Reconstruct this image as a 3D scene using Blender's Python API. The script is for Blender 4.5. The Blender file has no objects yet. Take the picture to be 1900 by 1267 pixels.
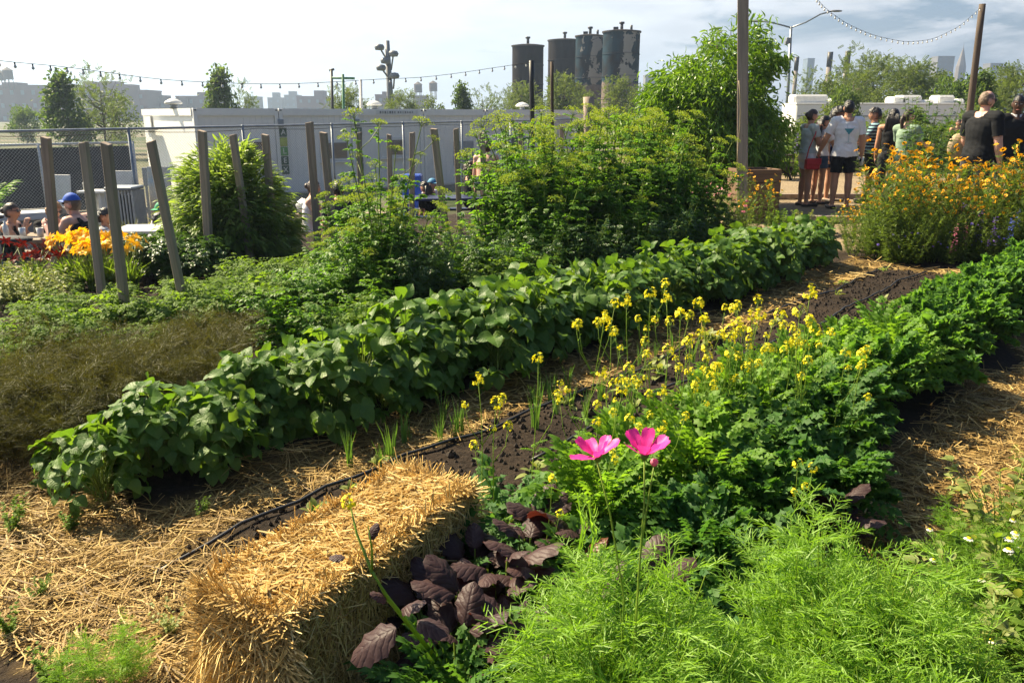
import bpy, bmesh, math, random
import numpy as np
from mathutils import Vector, Matrix, Euler
from mathutils.bvhtree import BVHTree
rng = np.random.default_rng(11)
random.seed(5)
scene = bpy.context.scene
COL = scene.collection
TAU = 2 * math.pi
# ---------------------------------------------------------------- camera model (pixels of the 1900 px photograph)
FPX = 1520.0; EYE = 1.55; HOR = 214.0
PITCH = math.atan((633.5 - HOR) / FPX); SP, CP = math.sin(PITCH), math.cos(PITCH)
# garden rows run along RS; RN is measured across them (away to the left)
AZ = math.radians(41.5); RS = np.array([math.sin(AZ), math.cos(AZ)]); RN = np.array([-math.cos(AZ), math.sin(AZ)])
def sstep(a, b, x):
    t = np.clip((np.asarray(x, float) - a) / (b - a), 0, 1); return t * t * (3 - 2 * t)
def zg(x, y):
    n = RN[0] * np.asarray(x, float) + RN[1] * np.asarray(y, float)
    return -0.75 * sstep(9.5, 11.3, n) * (1 - sstep(2, 6, x))
def ray(px, py):
    u = (px - 950) / FPX; v = (633.5 - py) / FPX
    return np.array([u, CP + v * SP, -SP + v * CP])
def G(px, py, z=0.0):
    """point z above the terrain seen at a photo pixel"""
    d = ray(px, py); t = (EYE - z) / -d[2]
    for i in range(60):
        p = d * t; t = .5 * t + .5 * (EYE - z - float(zg(p[0], p[1]))) / -d[2]
    p = d * t
    return np.array([p[0], p[1], EYE + p[2]])
def GL(px, py, h):
    """the same on the lower ground of the picnic area"""
    d = ray(px, py); p = d * ((EYE + .75 - h) / -d[2]); return np.array([p[0], p[1], h - .75])
def P(px, py, Y):
    d = ray(px, py); q = d * (Y / d[1]); return np.array([q[0], q[1], EYE + q[2]])
def NS(n, s):
    q = RN * n + RS * s; return q[0], q[1]
def unit(a):
    a = np.asarray(a, float); return a / (np.linalg.norm(a, axis=-1, keepdims=True) + 1e-12)
# ---------------------------------------------------------------- mesh builder
class MB:
    def __init__(s): s.v = []; s.q = []; s.t = []; s.qm = []; s.tm = []; s.uv = []; s.n = 0; s.g = []
    def add(s, v, q=None, t=None, mat=0, uv=None):
        v = np.asarray(v, float).reshape(-1, 3)
        if q is not None and len(q):
            q = np.asarray(q, int).reshape(-1, 4); s.q.append(q + s.n); s.qm.append(np.full(len(q), mat))
        if t is not None and len(t):
            t = np.asarray(t, int).reshape(-1, 3); s.t.append(t + s.n); s.tm.append(np.full(len(t), mat))
        s.v.append(v); s.uv.append(np.zeros((len(v), 2)) if uv is None else uv); s.n += len(v)
        return s
    def box(s, c, d, mat=0, R=None, bev=0.0):
        x, y, z = np.asarray(d, float) / 2
        if bev <= 0:
            v = np.array([[a * x, b * y, c_ * z] for a in (-1, 1) for b in (-1, 1) for c_ in (-1, 1)])
            q = [[0, 1, 3, 2], [4, 6, 7, 5], [0, 4, 5, 1], [2, 3, 7, 6], [0, 2, 6, 4], [1, 5, 7, 3]]
            if R is not None: v = v @ np.asarray(R).T
            return s.add(v + np.asarray(c), q, mat=mat)
        bm = bmesh.new(); bmesh.ops.create_cube(bm, size=1.0)
        for w in bm.verts: w.co = (w.co[0] * 2 * x, w.co[1] * 2 * y, w.co[2] * 2 * z)
        bmesh.ops.bevel(bm, geom=list(bm.edges), offset=bev, segments=1, affect='EDGES')
        bmesh.ops.triangulate(bm, faces=[f for f in bm.faces if len(f.verts) > 4])
        bm.verts.ensure_lookup_table()
        v = np.array([w.co[:] for w in bm.verts]); 
        q = [[w.index for w in f.verts] for f in bm.faces if len(f.verts) == 4]; t = [[w.index for w in f.verts] for f in bm.faces if len(f.verts) == 3]
        bm.free()
        if R is not None: v = v @ np.asarray(R).T
        return s.add(v + np.asarray(c), q, t, mat=mat)
    def tube(s, path, rad, sides=8, mat=0, cap=True, ell=None):
        path = np.asarray(path, float); k = len(path); rad = np.broadcast_to(np.asarray(rad, float), (k,))
        tan = unit(np.gradient(path, axis=0))
        ref = np.array([0, 0, 1.0]) if abs(tan[0][2]) < .9 else np.array([1.0, 0, 0])
        side = unit(np.cross(tan, ref)); up = np.cross(side, tan)
        a = np.arange(sides) / sides * TAU
        e = (1, 1) if ell is None else ell
        v = path[:, None] + rad[:, None, None] * (np.cos(a)[None, :, None] * side[:, None] * e[0] + np.sin(a)[None, :, None] * up[:, None] * e[1])
        i = np.arange(k - 1)[:, None] * sides; j = np.arange(sides)[None]; jn = (j + 1) % sides
        q = np.stack([i + j, i + jn, i + sides + jn, i + sides + j], -1).reshape(-1, 4)
        v = v.reshape(-1, 3); t = None
        if cap:
            v = np.vstack([v, path[:1], path[-1:]]); b = k * sides; j = np.arange(sides); jn = (j + 1) % sides
            t = np.vstack([np.stack([jn, j, np.full(sides, b)], -1), np.stack([j + (k - 1) * sides, jn + (k - 1) * sides, np.full(sides, b + 1)], -1)])
        return s.add(v, q, t, mat=mat)
    def lathe(s, prof, c=(0, 0, 0), sides=20, mat=0, sx=1, sy=1):
        prof = np.asarray(prof, float); a = np.arange(sides) / sides * TAU
        v = np.stack([prof[:, None, 0] * np.cos(a) * sx, prof[:, None, 0] * np.sin(a) * sy, np.broadcast_to(prof[:, None, 1], (len(prof), sides))], -1).reshape(-1, 3) + np.asarray(c)
        i = np.arange(len(prof) - 1)[:, None] * sides; j = np.arange(sides)[None]; jn = (j + 1) % sides
        return s.add(v, np.stack([i + j, i + jn, i + sides + jn, i + sides + j], -1).reshape(-1, 4), mat=mat)
    def ball(s, c, r, mat=0, nu=12, nv=8, R=None):
        th = np.linspace(0, math.pi, nv + 1); r = np.broadcast_to(np.asarray(r, float), (3,))
        a = np.arange(nu) / nu * TAU
        v = np.stack([np.sin(th)[:, None] * np.cos(a), np.sin(th)[:, None] * np.sin(a), np.broadcast_to(np.cos(th)[:, None], (nv + 1, nu))], -1).reshape(-1, 3) * r
        if R is not None: v = v @ np.asarray(R).T
        i = np.arange(nv)[:, None] * nu; j = np.arange(nu)[None]; jn = (j + 1) % nu
        return s.add(v + np.asarray(c), np.stack([i + j, i + nu + j, i + nu + jn, i + jn], -1).reshape(-1, 4), mat=mat)
    def mesh(s, name, mats, smooth=False):
        me = bpy.data.meshes.new(name)
        v = np.vstack(s.v) if s.v else np.zeros((0, 3)); uv = np.vstack(s.uv)
        q = np.vstack(s.q) if s.q else np.zeros((0, 4), int); t = np.vstack(s.t) if s.t else np.zeros((0, 3), int)
        me.vertices.add(len(v)); me.vertices.foreach_set('co', v.astype(np.float32).ravel())
        L = np.concatenate([q.ravel(), t.ravel()]); me.loops.add(len(L)); me.loops.foreach_set('vertex_index', L.astype(np.int32))
        ls = np.concatenate([np.arange(len(q)) * 4, len(q) * 4 + np.arange(len(t)) * 3])
        me.polygons.add(len(ls)); me.polygons.foreach_set('loop_start', ls.astype(np.int32))
        mi = np.concatenate(s.qm + s.tm) if (s.qm or s.tm) else np.zeros(0)
        me.polygons.foreach_set('material_index', mi.astype(np.int32))
        me.polygons.foreach_set('use_smooth', np.full(len(ls), smooth))
        if np.any(uv):
            lay = me.uv_layers.new(name='uv'); lay.data.foreach_set('uv', uv[L].astype(np.float32).ravel())
        for m in (mats if isinstance(mats, (list, tuple)) else [mats]): me.materials.append(m)
        me.update(calc_edges=True); me.validate()
        return me
# ---------------------------------------------------------------- objects
def link(name, data, parent=None, loc=None, rot=None, mat=None):
    o = bpy.data.objects.new(name, data); COL.objects.link(o)
    if parent is not None: o.parent = parent
    if mat is not None: o.matrix_local = mat
    if loc is not None: o.location = [float(a) for a in loc]
    if rot is not None: o.rotation_euler = rot
    return o
def tag(o, label=None, cat=None, group=None, kind=None):
    if label: o['label'] = label
    if cat: o['category'] = cat
    if group: o['group'] = group
    if kind: o['kind'] = kind
    return o
def thing(name, label, cat, loc=(0, 0, 0), rz=0.0, group=None, scale=1.0, tilt=(0, 0)):
    o = link(name, None, None, loc, (tilt[0], tilt[1], rz)); o.scale = (scale,) * 3; o.empty_display_size = .1
    return tag(o, label, cat, group)
def part(name, mb, mats, parent, smooth=False, loc=None, rot=None):
    return link(name, mb.mesh(name, mats, smooth), parent, loc, rot)
def place(proto, name, label, cat, loc, rz=None, scale=1.0, group=None, tilt=(0, 0)):
    """proto: list of (part name, mesh, local matrix or None)"""
    o = thing(name, label, cat, loc, random.random() * TAU if rz is None else rz, group, scale, tilt)
    for (nm, me, m) in proto: link(nm, me, o, mat=m)
    return o
# ---------------------------------------------------------------- templates & scattering
def leaf_tpl(prof, n=5, cols=2, fold=.12, droop=.25, wave=0., wf=3., curl=0., teeth=0., tf=9, notch=0.):
    t = np.linspace(0, 1, n + 1); u = np.linspace(-1, 1, 2 * cols + 1)
    T, U = np.meshgrid(t, u, indexing='ij')
    w = np.array([prof(a) for a in t])[:, None] * .5
    if teeth: w = w * (1 + teeth * (np.arange(n + 1)[:, None] % 2 * 2 - 1))
    X = U * w; Y = T - .08 * droop * T * T
    Z = fold * np.abs(U) * w * 2 - droop * T ** 2 + wave * np.sin(wf * TAU * T + 1.7 * np.sign(U)) * np.abs(U) ** 2 * np.minimum(1, w * 4)
    if notch: Y = Y - notch * (T > .93) * (1 - np.cos(3 * math.pi * U)) / 2
    if curl: Z = Z - curl * U ** 2 * w * 2
    v = np.stack([X, Y, Z], -1).reshape(-1, 3); m = 2 * cols + 1
    i = np.arange(n)[:, None] * m; j = np.arange(m - 1)[None]
    q = np.stack([i + j, i + j + 1, i + m + j + 1, i + m + j], -1).reshape(-1, 4)
    return dict(v=v, q=q, uv=np.stack([U, T], -1).reshape(-1, 2))
def tpl_xf(t, M, off=(0, 0, 0), s=1.0):
    return dict(v=(t['v'] * s) @ np.asarray(M).T + np.asarray(off), q=t['q'], uv=t['uv'])
def tpl_join(ts):
    v = []; q = []; uv = []; n = 0
    for t in ts: v.append(t['v']); q.append(t['q'] + n); uv.append(t['uv']); n += len(t['v'])
    return dict(v=np.vstack(v), q=np.vstack(q), uv=np.vstack(uv))
def rz(a): c, s = math.cos(a), math.sin(a); return np.array([[c, -s, 0], [s, c, 0], [0, 0, 1.]])
def rx(a): c, s = math.cos(a), math.sin(a); return np.array([[1., 0, 0], [0, c, -s], [0, s, c]])
def ry(a): c, s = math.cos(a), math.sin(a); return np.array([[c, 0, s], [0, 1., 0], [-s, 0, c]])
def scatter(mb, tpl, pos, d, nrm, sc, mat=0, roll=None):
    pos = np.atleast_2d(pos); N = len(pos)
    y = unit(np.broadcast_to(d, (N, 3))); x = unit(np.cross(y, np.broadcast_to(nrm, (N, 3)))); z = np.cross(x, y)
    if roll is not None:
        c, s = np.cos(roll)[:, None], np.sin(roll)[:, None]; x, z = x * c + z * s, z * c - x * s
    sc = np.broadcast_to(np.asarray(sc, float).reshape(-1, 1), (N, 1))
    v = tpl['v']; V = pos[:, None] + sc[:, None] * (v[None, :, :1] * x[:, None] + v[None, :, 1:2] * y[:, None] + v[None, :, 2:] * z[:, None])
    q = tpl['q'][None] + (np.arange(N) * len(v))[:, None, None]
    mb.add(V.reshape(-1, 3), q.reshape(-1, 4), mat=mat, uv=np.tile(tpl['uv'], (N, 1)))
def tubes(mb, paths, rad, sides=4, mat=0):
    paths = np.asarray(paths, float); N, k, _ = paths.shape; rad = np.broadcast_to(np.asarray(rad, float), (N, k))
    tan = unit(np.gradient(paths, axis=1)); ref = np.where(np.abs(tan[..., 2:]) < .9, np.array([0, 0, 1.]), np.array([1., 0, 0]))
    side = unit(np.cross(tan, ref)); up = np.cross(side, tan); a = np.arange(sides) / sides * TAU
    V = paths[:, :, None] + rad[:, :, None, None] * (np.cos(a)[:, None] * side[:, :, None] + np.sin(a)[:, None] * up[:, :, None])
    b = (np.arange(N) * k * sides)[:, None, None]; i = (np.arange(k - 1) * sides)[None, :, None]; j = np.arange(sides)[None, None]; jn = (j + 1) % sides
    q = np.stack([b + i + j, b + i + jn, b + i + sides + jn, b + i + sides + j], -1).reshape(-1, 4)
    mb.add(V.reshape(-1, 3), q, mat=mat)
def ribbons(mb, paths, wid, mat=0, ref=None):
    """flat blades along paths (N,k,3) of width (N,k)"""
    paths = np.asarray(paths, float); N, k, _ = paths.shape; wid = np.broadcast_to(np.asarray(wid, float), (N, k))
    tan = unit(np.gradient(paths, axis=1))
    r = unit(rng.normal(size=(N, 1, 3))) if ref is None else np.broadcast_to(ref, (N, 1, 3))
    side = unit(np.cross(tan, r))
    V = np.stack([paths - side * wid[..., None] / 2, paths + side * wid[..., None] / 2], 2)
    b = (np.arange(N) * k * 2)[:, None]; i = (np.arange(k - 1) * 2)[None]
    q = np.stack([b + i, b + i + 1, b + i + 3, b + i + 2], -1).reshape(-1, 4)
    mb.add(V.reshape(-1, 3), q, mat=mat, uv=np.tile(np.stack([np.tile([-1., 1.], k), np.repeat(np.linspace(0, 1, k), 2)], -1), (N, 1)))
def sph(n, zmin=-1., zmax=1.):
    z = rng.uniform(zmin, zmax, n); a = rng.uniform(0, TAU, n); r = np.sqrt(1 - z * z)
    return np.stack([r * np.cos(a), r * np.sin(a), z], -1)
# ---------------------------------------------------------------- materials
def nt(m): m.use_nodes = True; m.node_tree.nodes.clear(); return m.node_tree
class NB:
    def __init__(s, name): s.m = bpy.data.materials.new(name); s.t = nt(s.m); s.out = s.n('ShaderNodeOutputMaterial')
    def n(s, typ, **kw):
        nd = s.t.nodes.new(typ)
        for k, v in kw.items(): setattr(nd, k, v)
        return nd
    def l(s, a, b): s.t.links.new(a, b)
    def setv(s, sock, v):
        if hasattr(v, 'is_linked') or isinstance(v, bpy.types.NodeSocket): s.l(v, sock)
        else: sock.default_value = v
    def math(s, op, a, b=0.0, c=None):
        nd = s.t.nodes.new('ShaderNodeMath'); nd.operation = op; s.setv(nd.inputs[0], a); s.setv(nd.inputs[1], b)
        if c is not None: s.setv(nd.inputs[2], c)
        return nd.outputs[0]
    def mix(s, f, a, b):
        nd = s.t.nodes.new('ShaderNodeMix'); nd.data_type = 'RGBA'; s.setv(nd.inputs[0], f)
        for k, v in ((6, a), (7, b)):
            if isinstance(v, (tuple, list)): v = (*v[:3], 1.0)
            s.setv(nd.inputs[k], v)
        return nd.outputs[2]
    def noise(s, scale, detail=3., rough=.55, vec=None, dist=0.):
        nd = s.t.nodes.new('ShaderNodeTexNoise'); nd.inputs['Scale'].default_value = scale; nd.inputs['Detail'].default_value = detail
        nd.inputs['Roughness'].default_value = rough; nd.inputs['Distortion'].default_value = dist
        if vec is not None: s.l(vec, nd.inputs['Vector'])
        return nd.outputs['Fac']
    def ramp(s, f, *st):
        nd = s.t.nodes.new('ShaderNodeValToRGB'); s.l(f, nd.inputs[0]); e = nd.color_ramp.elements
        while len(e) < len(st): e.new(.5)
        for k, (p_, c) in enumerate(st):
            e[k].position = p_; e[k].color = (*c[:3], 1) if isinstance(c, (tuple, list)) else (c, c, c, 1)
        return nd.outputs[0]
    def coord(s, kind='Object'): return s.t.nodes.new('ShaderNodeTexCoord').outputs[kind]
    def geo(s, k): return s.t.nodes.new('ShaderNodeNewGeometry').outputs[k]
    def rnd(s): return s.t.nodes.new('ShaderNodeObjectInfo').outputs['Random']
    def scalev(s, vec, sc):
        nd = s.t.nodes.new('ShaderNodeMapping'); s.l(vec, nd.inputs[0]); nd.inputs['Scale'].default_value = sc; return nd.outputs[0]
    def bump(s, h, st=.3, d=.01):
        nd = s.t.nodes.new('ShaderNodeBump'); nd.inputs['Strength'].default_value = st; nd.inputs['Distance'].default_value = d; s.l(h, nd.inputs['Height']); return nd.outputs[0]
    def pbr(s, colr, rough=.6, metal=0., spec=.5, normal=None):
        nd = s.t.nodes.new('ShaderNodeBsdfPrincipled')
        if isinstance(colr, (tuple, list)): colr = (*colr[:3], 1.0)
        s.setv(nd.inputs['Base Color'], colr); s.setv(nd.inputs['Roughness'], rough)
        nd.inputs['Metallic'].default_value = metal; nd.inputs['Specular IOR Level'].default_value = spec
        if normal is not None: s.l(normal, nd.inputs['Normal'])
        return nd
    def done(s, sh): s.l(sh, s.out.inputs[0]); return s.m
def leaf_mat(name, c1, c2, trans=.4, rough=.45, spec=.4, tcol=None, vein=0., bump=0., bscale=60., veincol=None):
    if c2[1] > c2[0] * 1.15 and c2[1] > c2[2] and name != 'cosmos_leaf': c1, c2 = [(k[0] * 1.4, k[1] * 1.12, k[2] * .8) for k in (c1, c2)]; spec *= .75
    b = NB(name); r = b.geo('Random Per Island'); o = b.rnd()
    f = b.math('ADD', b.math('MULTIPLY', r, .75), b.math('MULTIPLY', o, .25))
    c = b.mix(f, c1, c2); nrm = None
    if name == 'cosmos_petal':
        sp0 = b.n('ShaderNodeSeparateXYZ'); b.l(b.coord('UV'), sp0.inputs[0]); ln0 = b.math('POWER', b.math('ABSOLUTE', b.math('SUBTRACT', b.math('FRACT', b.math('MULTIPLY', sp0.outputs[0], 4.5)), .5)), 2.); c = b.mix(b.math('MULTIPLY', ln0, 2.4), c, (.52, .015, .20)); c = b.mix(b.ramp(sp0.outputs[1], (.0, .75), (.28, 0.)), c, (.45, .01, .16))
    if vein or bump:
        hs = None
        if vein:
            uv = b.coord('UV'); sp = b.n('ShaderNodeSeparateXYZ'); b.l(uv, sp.inputs[0])
            au = b.math('ABSOLUTE', sp.outputs[0])
            w = b.math('FRACT', b.math('MULTIPLY', b.math('ADD', b.math('SUBTRACT', sp.outputs[1], b.math('MULTIPLY', au, .28)), b.math('MULTIPLY', b.noise(22., 2., .5, b.coord('Object')), .22)), 6.))
            ln = b.math('SUBTRACT', 1., b.math('MULTIPLY', b.math('ABSOLUTE', b.math('SUBTRACT', w, .5)), 2.))
            mid = b.math('SUBTRACT', 1., b.math('MINIMUM', b.math('MULTIPLY', au, 7.), 1.))
            vn = b.math('MAXIMUM', b.math('POWER', ln, 9.), mid)
            c = b.mix(b.math('MULTIPLY', vn, vein), c, veincol or tuple(min(1, k * 1.7 + .02) for k in c2))
            hs = b.math('MULTIPLY', b.math('SUBTRACT', b.math('SUBTRACT', 1., b.math('POWER', ln, 3.)), mid), .28 if vein < .3 else .7)
        if bump:
            nz = b.noise(bscale, 2., .6, b.coord('Object'))
            hs = nz if hs is None else b.math('ADD', b.math('MULTIPLY', hs, .7), nz)
        nrm = b.bump(hs, max(bump, .15), .006)
    p = b.pbr(c, rough, 0, spec, nrm)
    tr = b.n('ShaderNodeBsdfTranslucent')
    hs = b.n('ShaderNodeMix', data_type='RGBA', blend_type='MULTIPLY'); hs.inputs[0].default_value = 1.
    b.l(c, hs.inputs[6]); hs.inputs[7].default_value = (*(tcol or (2.2, 2.1, .9)), 1); b.l(hs.outputs[2], tr.inputs[0])
    mx = b.n('ShaderNodeMixShader'); mx.inputs[0].default_value = trans; b.l(p.outputs[0], mx.inputs[1]); b.l(tr.outputs[0], mx.inputs[2])
    return b.done(mx.outputs[0])
def plain(name, c1, c2=None, rough=.6, metal=0., spec=.4, scale=8., bump=0., bs=40., det=4.):
    b = NB(name); v = b.coord('Object'); c2 = c2 or tuple(k * .75 for k in c1)
    c = b.mix(b.ramp(b.noise(scale, det, .6, v), (.3, 0.), (.7, 1.)), c1, c2)
    nrm = b.bump(b.noise(bs, 3., .6, v), bump, .01) if bump else None
    return b.done(b.pbr(c, rough, metal, spec, nrm).outputs[0])
def wood(name, c1, c2, axis=2, s=1.0, rough=.8):
    b = NB(name); v = b.coord('Object'); sc = [38 * s, 38 * s, 38 * s]; sc[axis] = 1.6 * s
    vv = b.scalev(v, sc); g = b.noise(1., 5., .65, vv, .6)
    big = b.noise(1.4, 3., .5, v); k = b.noise(9., 1., .5, b.scalev(v, [1 if a != axis else .45 for a in range(3)]))
    c = b.mix(b.ramp(g, (.32, 0.), (.68, 1.)), c1, c2)
    c = b.mix(b.math('MULTIPLY', b.ramp(big, (.35, 0.), (.7, 1.)), .45), c, tuple(x * .55 for x in c1))
    c = b.mix(b.ramp(k, (.71, 0.), (.75, 1.)), c, (.035, .024, .017))
    o = b.rnd(); c = b.mix(b.math('MULTIPLY', o, .35), c, (.16, .13, .11))
    return b.done(b.pbr(c, rough, 0, .25, b.bump(g, .5, .006)).outputs[0])
# ================================================================ camera, light, sky, air
cam = bpy.data.cameras.new('camera'); cam.sensor_width = 36; cam.lens = 36 * FPX / 1900; cam.clip_start = .05; cam.clip_end = 8000
co = bpy.data.objects.new('camera', cam); COL.objects.link(co); co.location = (0, 0, EYE); co.rotation_euler = (math.pi / 2 - PITCH, 0, 0)
scene.camera = co
SUN_AZ = math.radians(-58); SUN_EL = math.radians(45)
SV = Vector((math.sin(SUN_AZ) * math.cos(SUN_EL), math.cos(SUN_AZ) * math.cos(SUN_EL), math.sin(SUN_EL)))
sl = bpy.data.lights.new('sun', 'SUN'); sl.energy = 5.0; sl.angle = math.radians(.55); sl.color = (1., .85, .58)
so = bpy.data.objects.new('sun', sl); COL.objects.link(so); so.rotation_euler = SV.to_track_quat('Z', 'Y').to_euler()
w = bpy.data.worlds.new('World'); scene.world = w; w.use_nodes = True; T = w.node_tree; T.nodes.clear()
class WB(NB):
    def __init__(s): s.t = T
wb = WB(); out = wb.n('ShaderNodeOutputWorld'); bg = wb.n('ShaderNodeBackground'); wb.l(bg.outputs[0], out.inputs[0])
sky = wb.n('ShaderNodeTexSky'); sky.sky_type = 'NISHITA'; sky.sun_disc = False; sky.sun_elevation = SUN_EL; sky.sun_rotation = SUN_AZ
sky.air_density = 1.2; sky.dust_density = 2.5; sky.ozone_density = 1.0
d = wb.coord('Generated'); sp = wb.n('ShaderNodeSeparateXYZ'); wb.l(d, sp.inputs[0])
zz = wb.math('ADD', wb.math('MAXIMUM', sp.outputs[2], 0.), .16)
cv = wb.n('ShaderNodeCombineXYZ'); wb.l(wb.math('DIVIDE', sp.outputs[0], zz), cv.inputs[0]); wb.l(wb.math('DIVIDE', sp.outputs[1], zz), cv.inputs[1]); cv.inputs[2].default_value = 3.3
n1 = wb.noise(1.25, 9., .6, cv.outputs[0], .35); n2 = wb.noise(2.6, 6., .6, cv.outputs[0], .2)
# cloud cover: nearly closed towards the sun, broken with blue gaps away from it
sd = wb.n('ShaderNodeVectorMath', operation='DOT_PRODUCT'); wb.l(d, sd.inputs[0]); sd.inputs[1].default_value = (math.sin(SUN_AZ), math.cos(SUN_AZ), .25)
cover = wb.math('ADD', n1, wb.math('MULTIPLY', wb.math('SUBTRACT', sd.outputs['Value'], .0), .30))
cover = wb.math('SUBTRACT', cover, wb.math('MULTIPLY', wb.math('MAXIMUM', wb.math('SUBTRACT', sp.outputs[2], .16), 0.), .45)); mask = wb.ramp(cover, (.44, 0.), (.55, 1.))  # clouds thinned overhead, out of view, to weaken the sky's fill light
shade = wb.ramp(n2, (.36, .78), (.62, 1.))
hs = wb.n('ShaderNodeMix', data_type='RGBA', blend_type='MULTIPLY'); hs.inputs[0].default_value = 1.
wb.l(shade, hs.inputs[7]); hs.inputs[6].default_value = (5.9, 5.9, 6.0, 1)
skyb = wb.n('ShaderNodeMix', data_type='RGBA', blend_type='MULTIPLY'); skyb.inputs[0].default_value = 1.; wb.l(sky.outputs[0], skyb.inputs[6]); skyb.inputs[7].default_value = (.29, .39, .54, 1)
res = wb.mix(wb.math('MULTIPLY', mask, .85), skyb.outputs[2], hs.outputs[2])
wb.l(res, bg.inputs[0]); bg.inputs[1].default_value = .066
scene.view_settings.view_transform = 'Standard'; scene.view_settings.look = 'None'; scene.view_settings.exposure = 1.78; scene.view_settings.gamma = 1.
cy = scene.cycles; cy.max_bounces = 8; cy.diffuse_bounces = 3; cy.glossy_bounces = 2; cy.transmission_bounces = 4; cy.transparent_max_bounces = 12; cy.volume_bounces = 0
cy.use_denoising = True; cy.sample_clamp_indirect = 4.; cy.caustics_reflective = False; cy.caustics_refractive = False
HAZE = True
if HAZE:
    hb = MB().box((0, 700, 57), (2900, 2900, 120))
    b = NB('haze_air'); pv = b.n('ShaderNodeVolumePrincipled'); pv.inputs['Color'].default_value = (.55, .72, 1., 1); pv.inputs['Density'].default_value = .0008; pv.inputs['Anisotropy'].default_value = .55
    b.l(pv.outputs[0], b.out.inputs['Volume'])
    tag(link('haze', hb.mesh('haze', b.m)), None, None, None, 'stuff')
# ================================================================ ground
def axis(fine0, fine1, step, far):
    a = list(np.arange(fine0, fine1 + 1e-6, step)); d_ = step; x = a[-1]
    while x < far: d_ *= 1.22; x += d_; a.append(x)
    d_ = step; x = a[0]
    while x > -far * .55: d_ *= 1.22; x -= d_; a.insert(0, x)
    return np.array(a)
gx = axis(-7, 8.5, .085, 1300); gy = axis(0.3, 13.5, .085, 1500)
gy = gy[gy > -600]
X, Y = np.meshgrid(gx, gy)
def vnoise(x, y, sc, seed=0):
    r = np.random.default_rng(seed); tb = r.random((256, 256)); xs = x * sc; ys = y * sc
    i = np.floor(xs).astype(int); j = np.floor(ys).astype(int); fx = xs - i; fy = ys - j; fx = fx * fx * (3 - 2 * fx); fy = fy * fy * (3 - 2 * fy)
    g = lambda a, c: tb[a % 256, c % 256]
    return (g(i, j) * (1 - fx) + g(i + 1, j) * fx) * (1 - fy) + (g(i, j + 1) * (1 - fx) + g(i + 1, j + 1) * fx) * fy
def bed(n): return sstep(1.72, 1.85, n) * (1 - sstep(2.62, 2.75, n)) + sstep(3.0, 3.1, n) * (1 - sstep(3.75, 3.9, n)) + sstep(.92, 1.02, n) * (1 - sstep(1.58, 1.7, n))
def straw_mask(x, y):
    n = RN[0] * x + RN[1] * y; s = RS[0] * x + RS[1] * y
    w_ = .12 * (vnoise(x, y, 2.2, 3) - .5) * 2; n = n + w_; s2 = s + w_ * 1.5
    band = lambda a, b_: sstep(a - .06, a + .06, n) * (1 - sstep(b_ - .06, b_ + .06, n))
    m = band(2.68, 3.1) * sstep(.3, .8, s) * (1 - sstep(8.9, 9.4, s))
    m = np.maximum(m, band(1.55, 4.4) * sstep(.60, .72, s2) * (1 - sstep(1.05, 1.25, s2)))
    m = np.maximum(m, band(1.5, 1.8) * sstep(3.2, 4.2, s) * (1 - sstep(8.6, 9.2, s)) * .75)
    m = np.maximum(m, band(.33, .95) * sstep(2.0, 2.5, s2) * (1 - sstep(8.3, 9, s)))
    m = np.maximum(m, band(.4, 3.1) * sstep(8.6, 8.9, s2) * (1 - sstep(9.1, 9.4, s2)))
    m = np.maximum(m, band(-1.2, .2) * sstep(3.6, 4.2, s2) * (1 - sstep(6., 7, s2)) * .5)
    return m
def gz(x, y):
    n = RN[0] * x + RN[1] * y; s = RS[0] * x + RS[1] * y
    near = sstep(0, 1, 1 - np.clip((np.hypot(x, y - 6) - 9) / 6, 0, 1))
    b_ = bed(n) * sstep(1.0, 1.4, s) * (1 - sstep(8.6, 9., s))
    return zg(x, y) + near * (.028 * (vnoise(x, y, 5., 1) - .5) + .02 * (vnoise(x, y, 11., 2) - .5) + .05 * b_)
Z = gz(X, Y)
ny, nx = X.shape; i = np.arange(ny - 1)[:, None] * nx; j = np.arange(nx - 1)[None]
gm = MB().add(np.stack([X, Y, Z], -1).reshape(-1, 3), np.stack([i + j, i + j + 1, i + nx + j + 1, i + nx + j], -1).reshape(-1, 4))
b = NB('garden_ground'); v = b.geo('Position')
at = b.n('ShaderNodeAttribute', attribute_name='straw'); at2 = b.n('ShaderNodeAttribute', attribute_name='chips'); at3 = b.n('ShaderNodeAttribute', attribute_name='far')
nz = b.noise(28., 6., .7, v); nb = b.noise(3.2, 4., .6, v)
soil = b.mix(b.ramp(nz, (.35, 0.), (.7, 1.)), (.010, .007, .005), (.040, .028, .019)); soil = b.mix(b.ramp(nb, (.45, 0.), (.7, .6)), soil, (.05, .034, .022))
st = b.mix(b.ramp(b.noise(60., 4., .7, v, 1.5), (.3, 0.), (.7, 1.)), (.07, .045, .018), (.28, .19, .075))
ch = b.mix(b.ramp(b.noise(22., 5., .7, v), (.3, 0.), (.7, 1.)), (.17, .125, .075), (.34, .265, .17))
ch = b.mix(b.ramp(b.noise(2., 3., .6, v), (.4, 0.), (.75, .5)), ch, (.13, .10, .07))
fa = b.mix(b.ramp(b.noise(.12, 5., .6, v), (.4, 0.), (.6, 1.)), (.045, .07, .022), (.17, .15, .11))
c = b.mix(at.outputs['Fac'], soil, st); c = b.mix(at2.outputs['Fac'], c, ch); c = b.mix(at3.outputs['Fac'], c, fa)
gmat = b.done(b.pbr(c, .95, 0, .15, b.bump(nz, .9, .03)).outputs[0])
gme = gm.mesh('ground', gmat, True)
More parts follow.
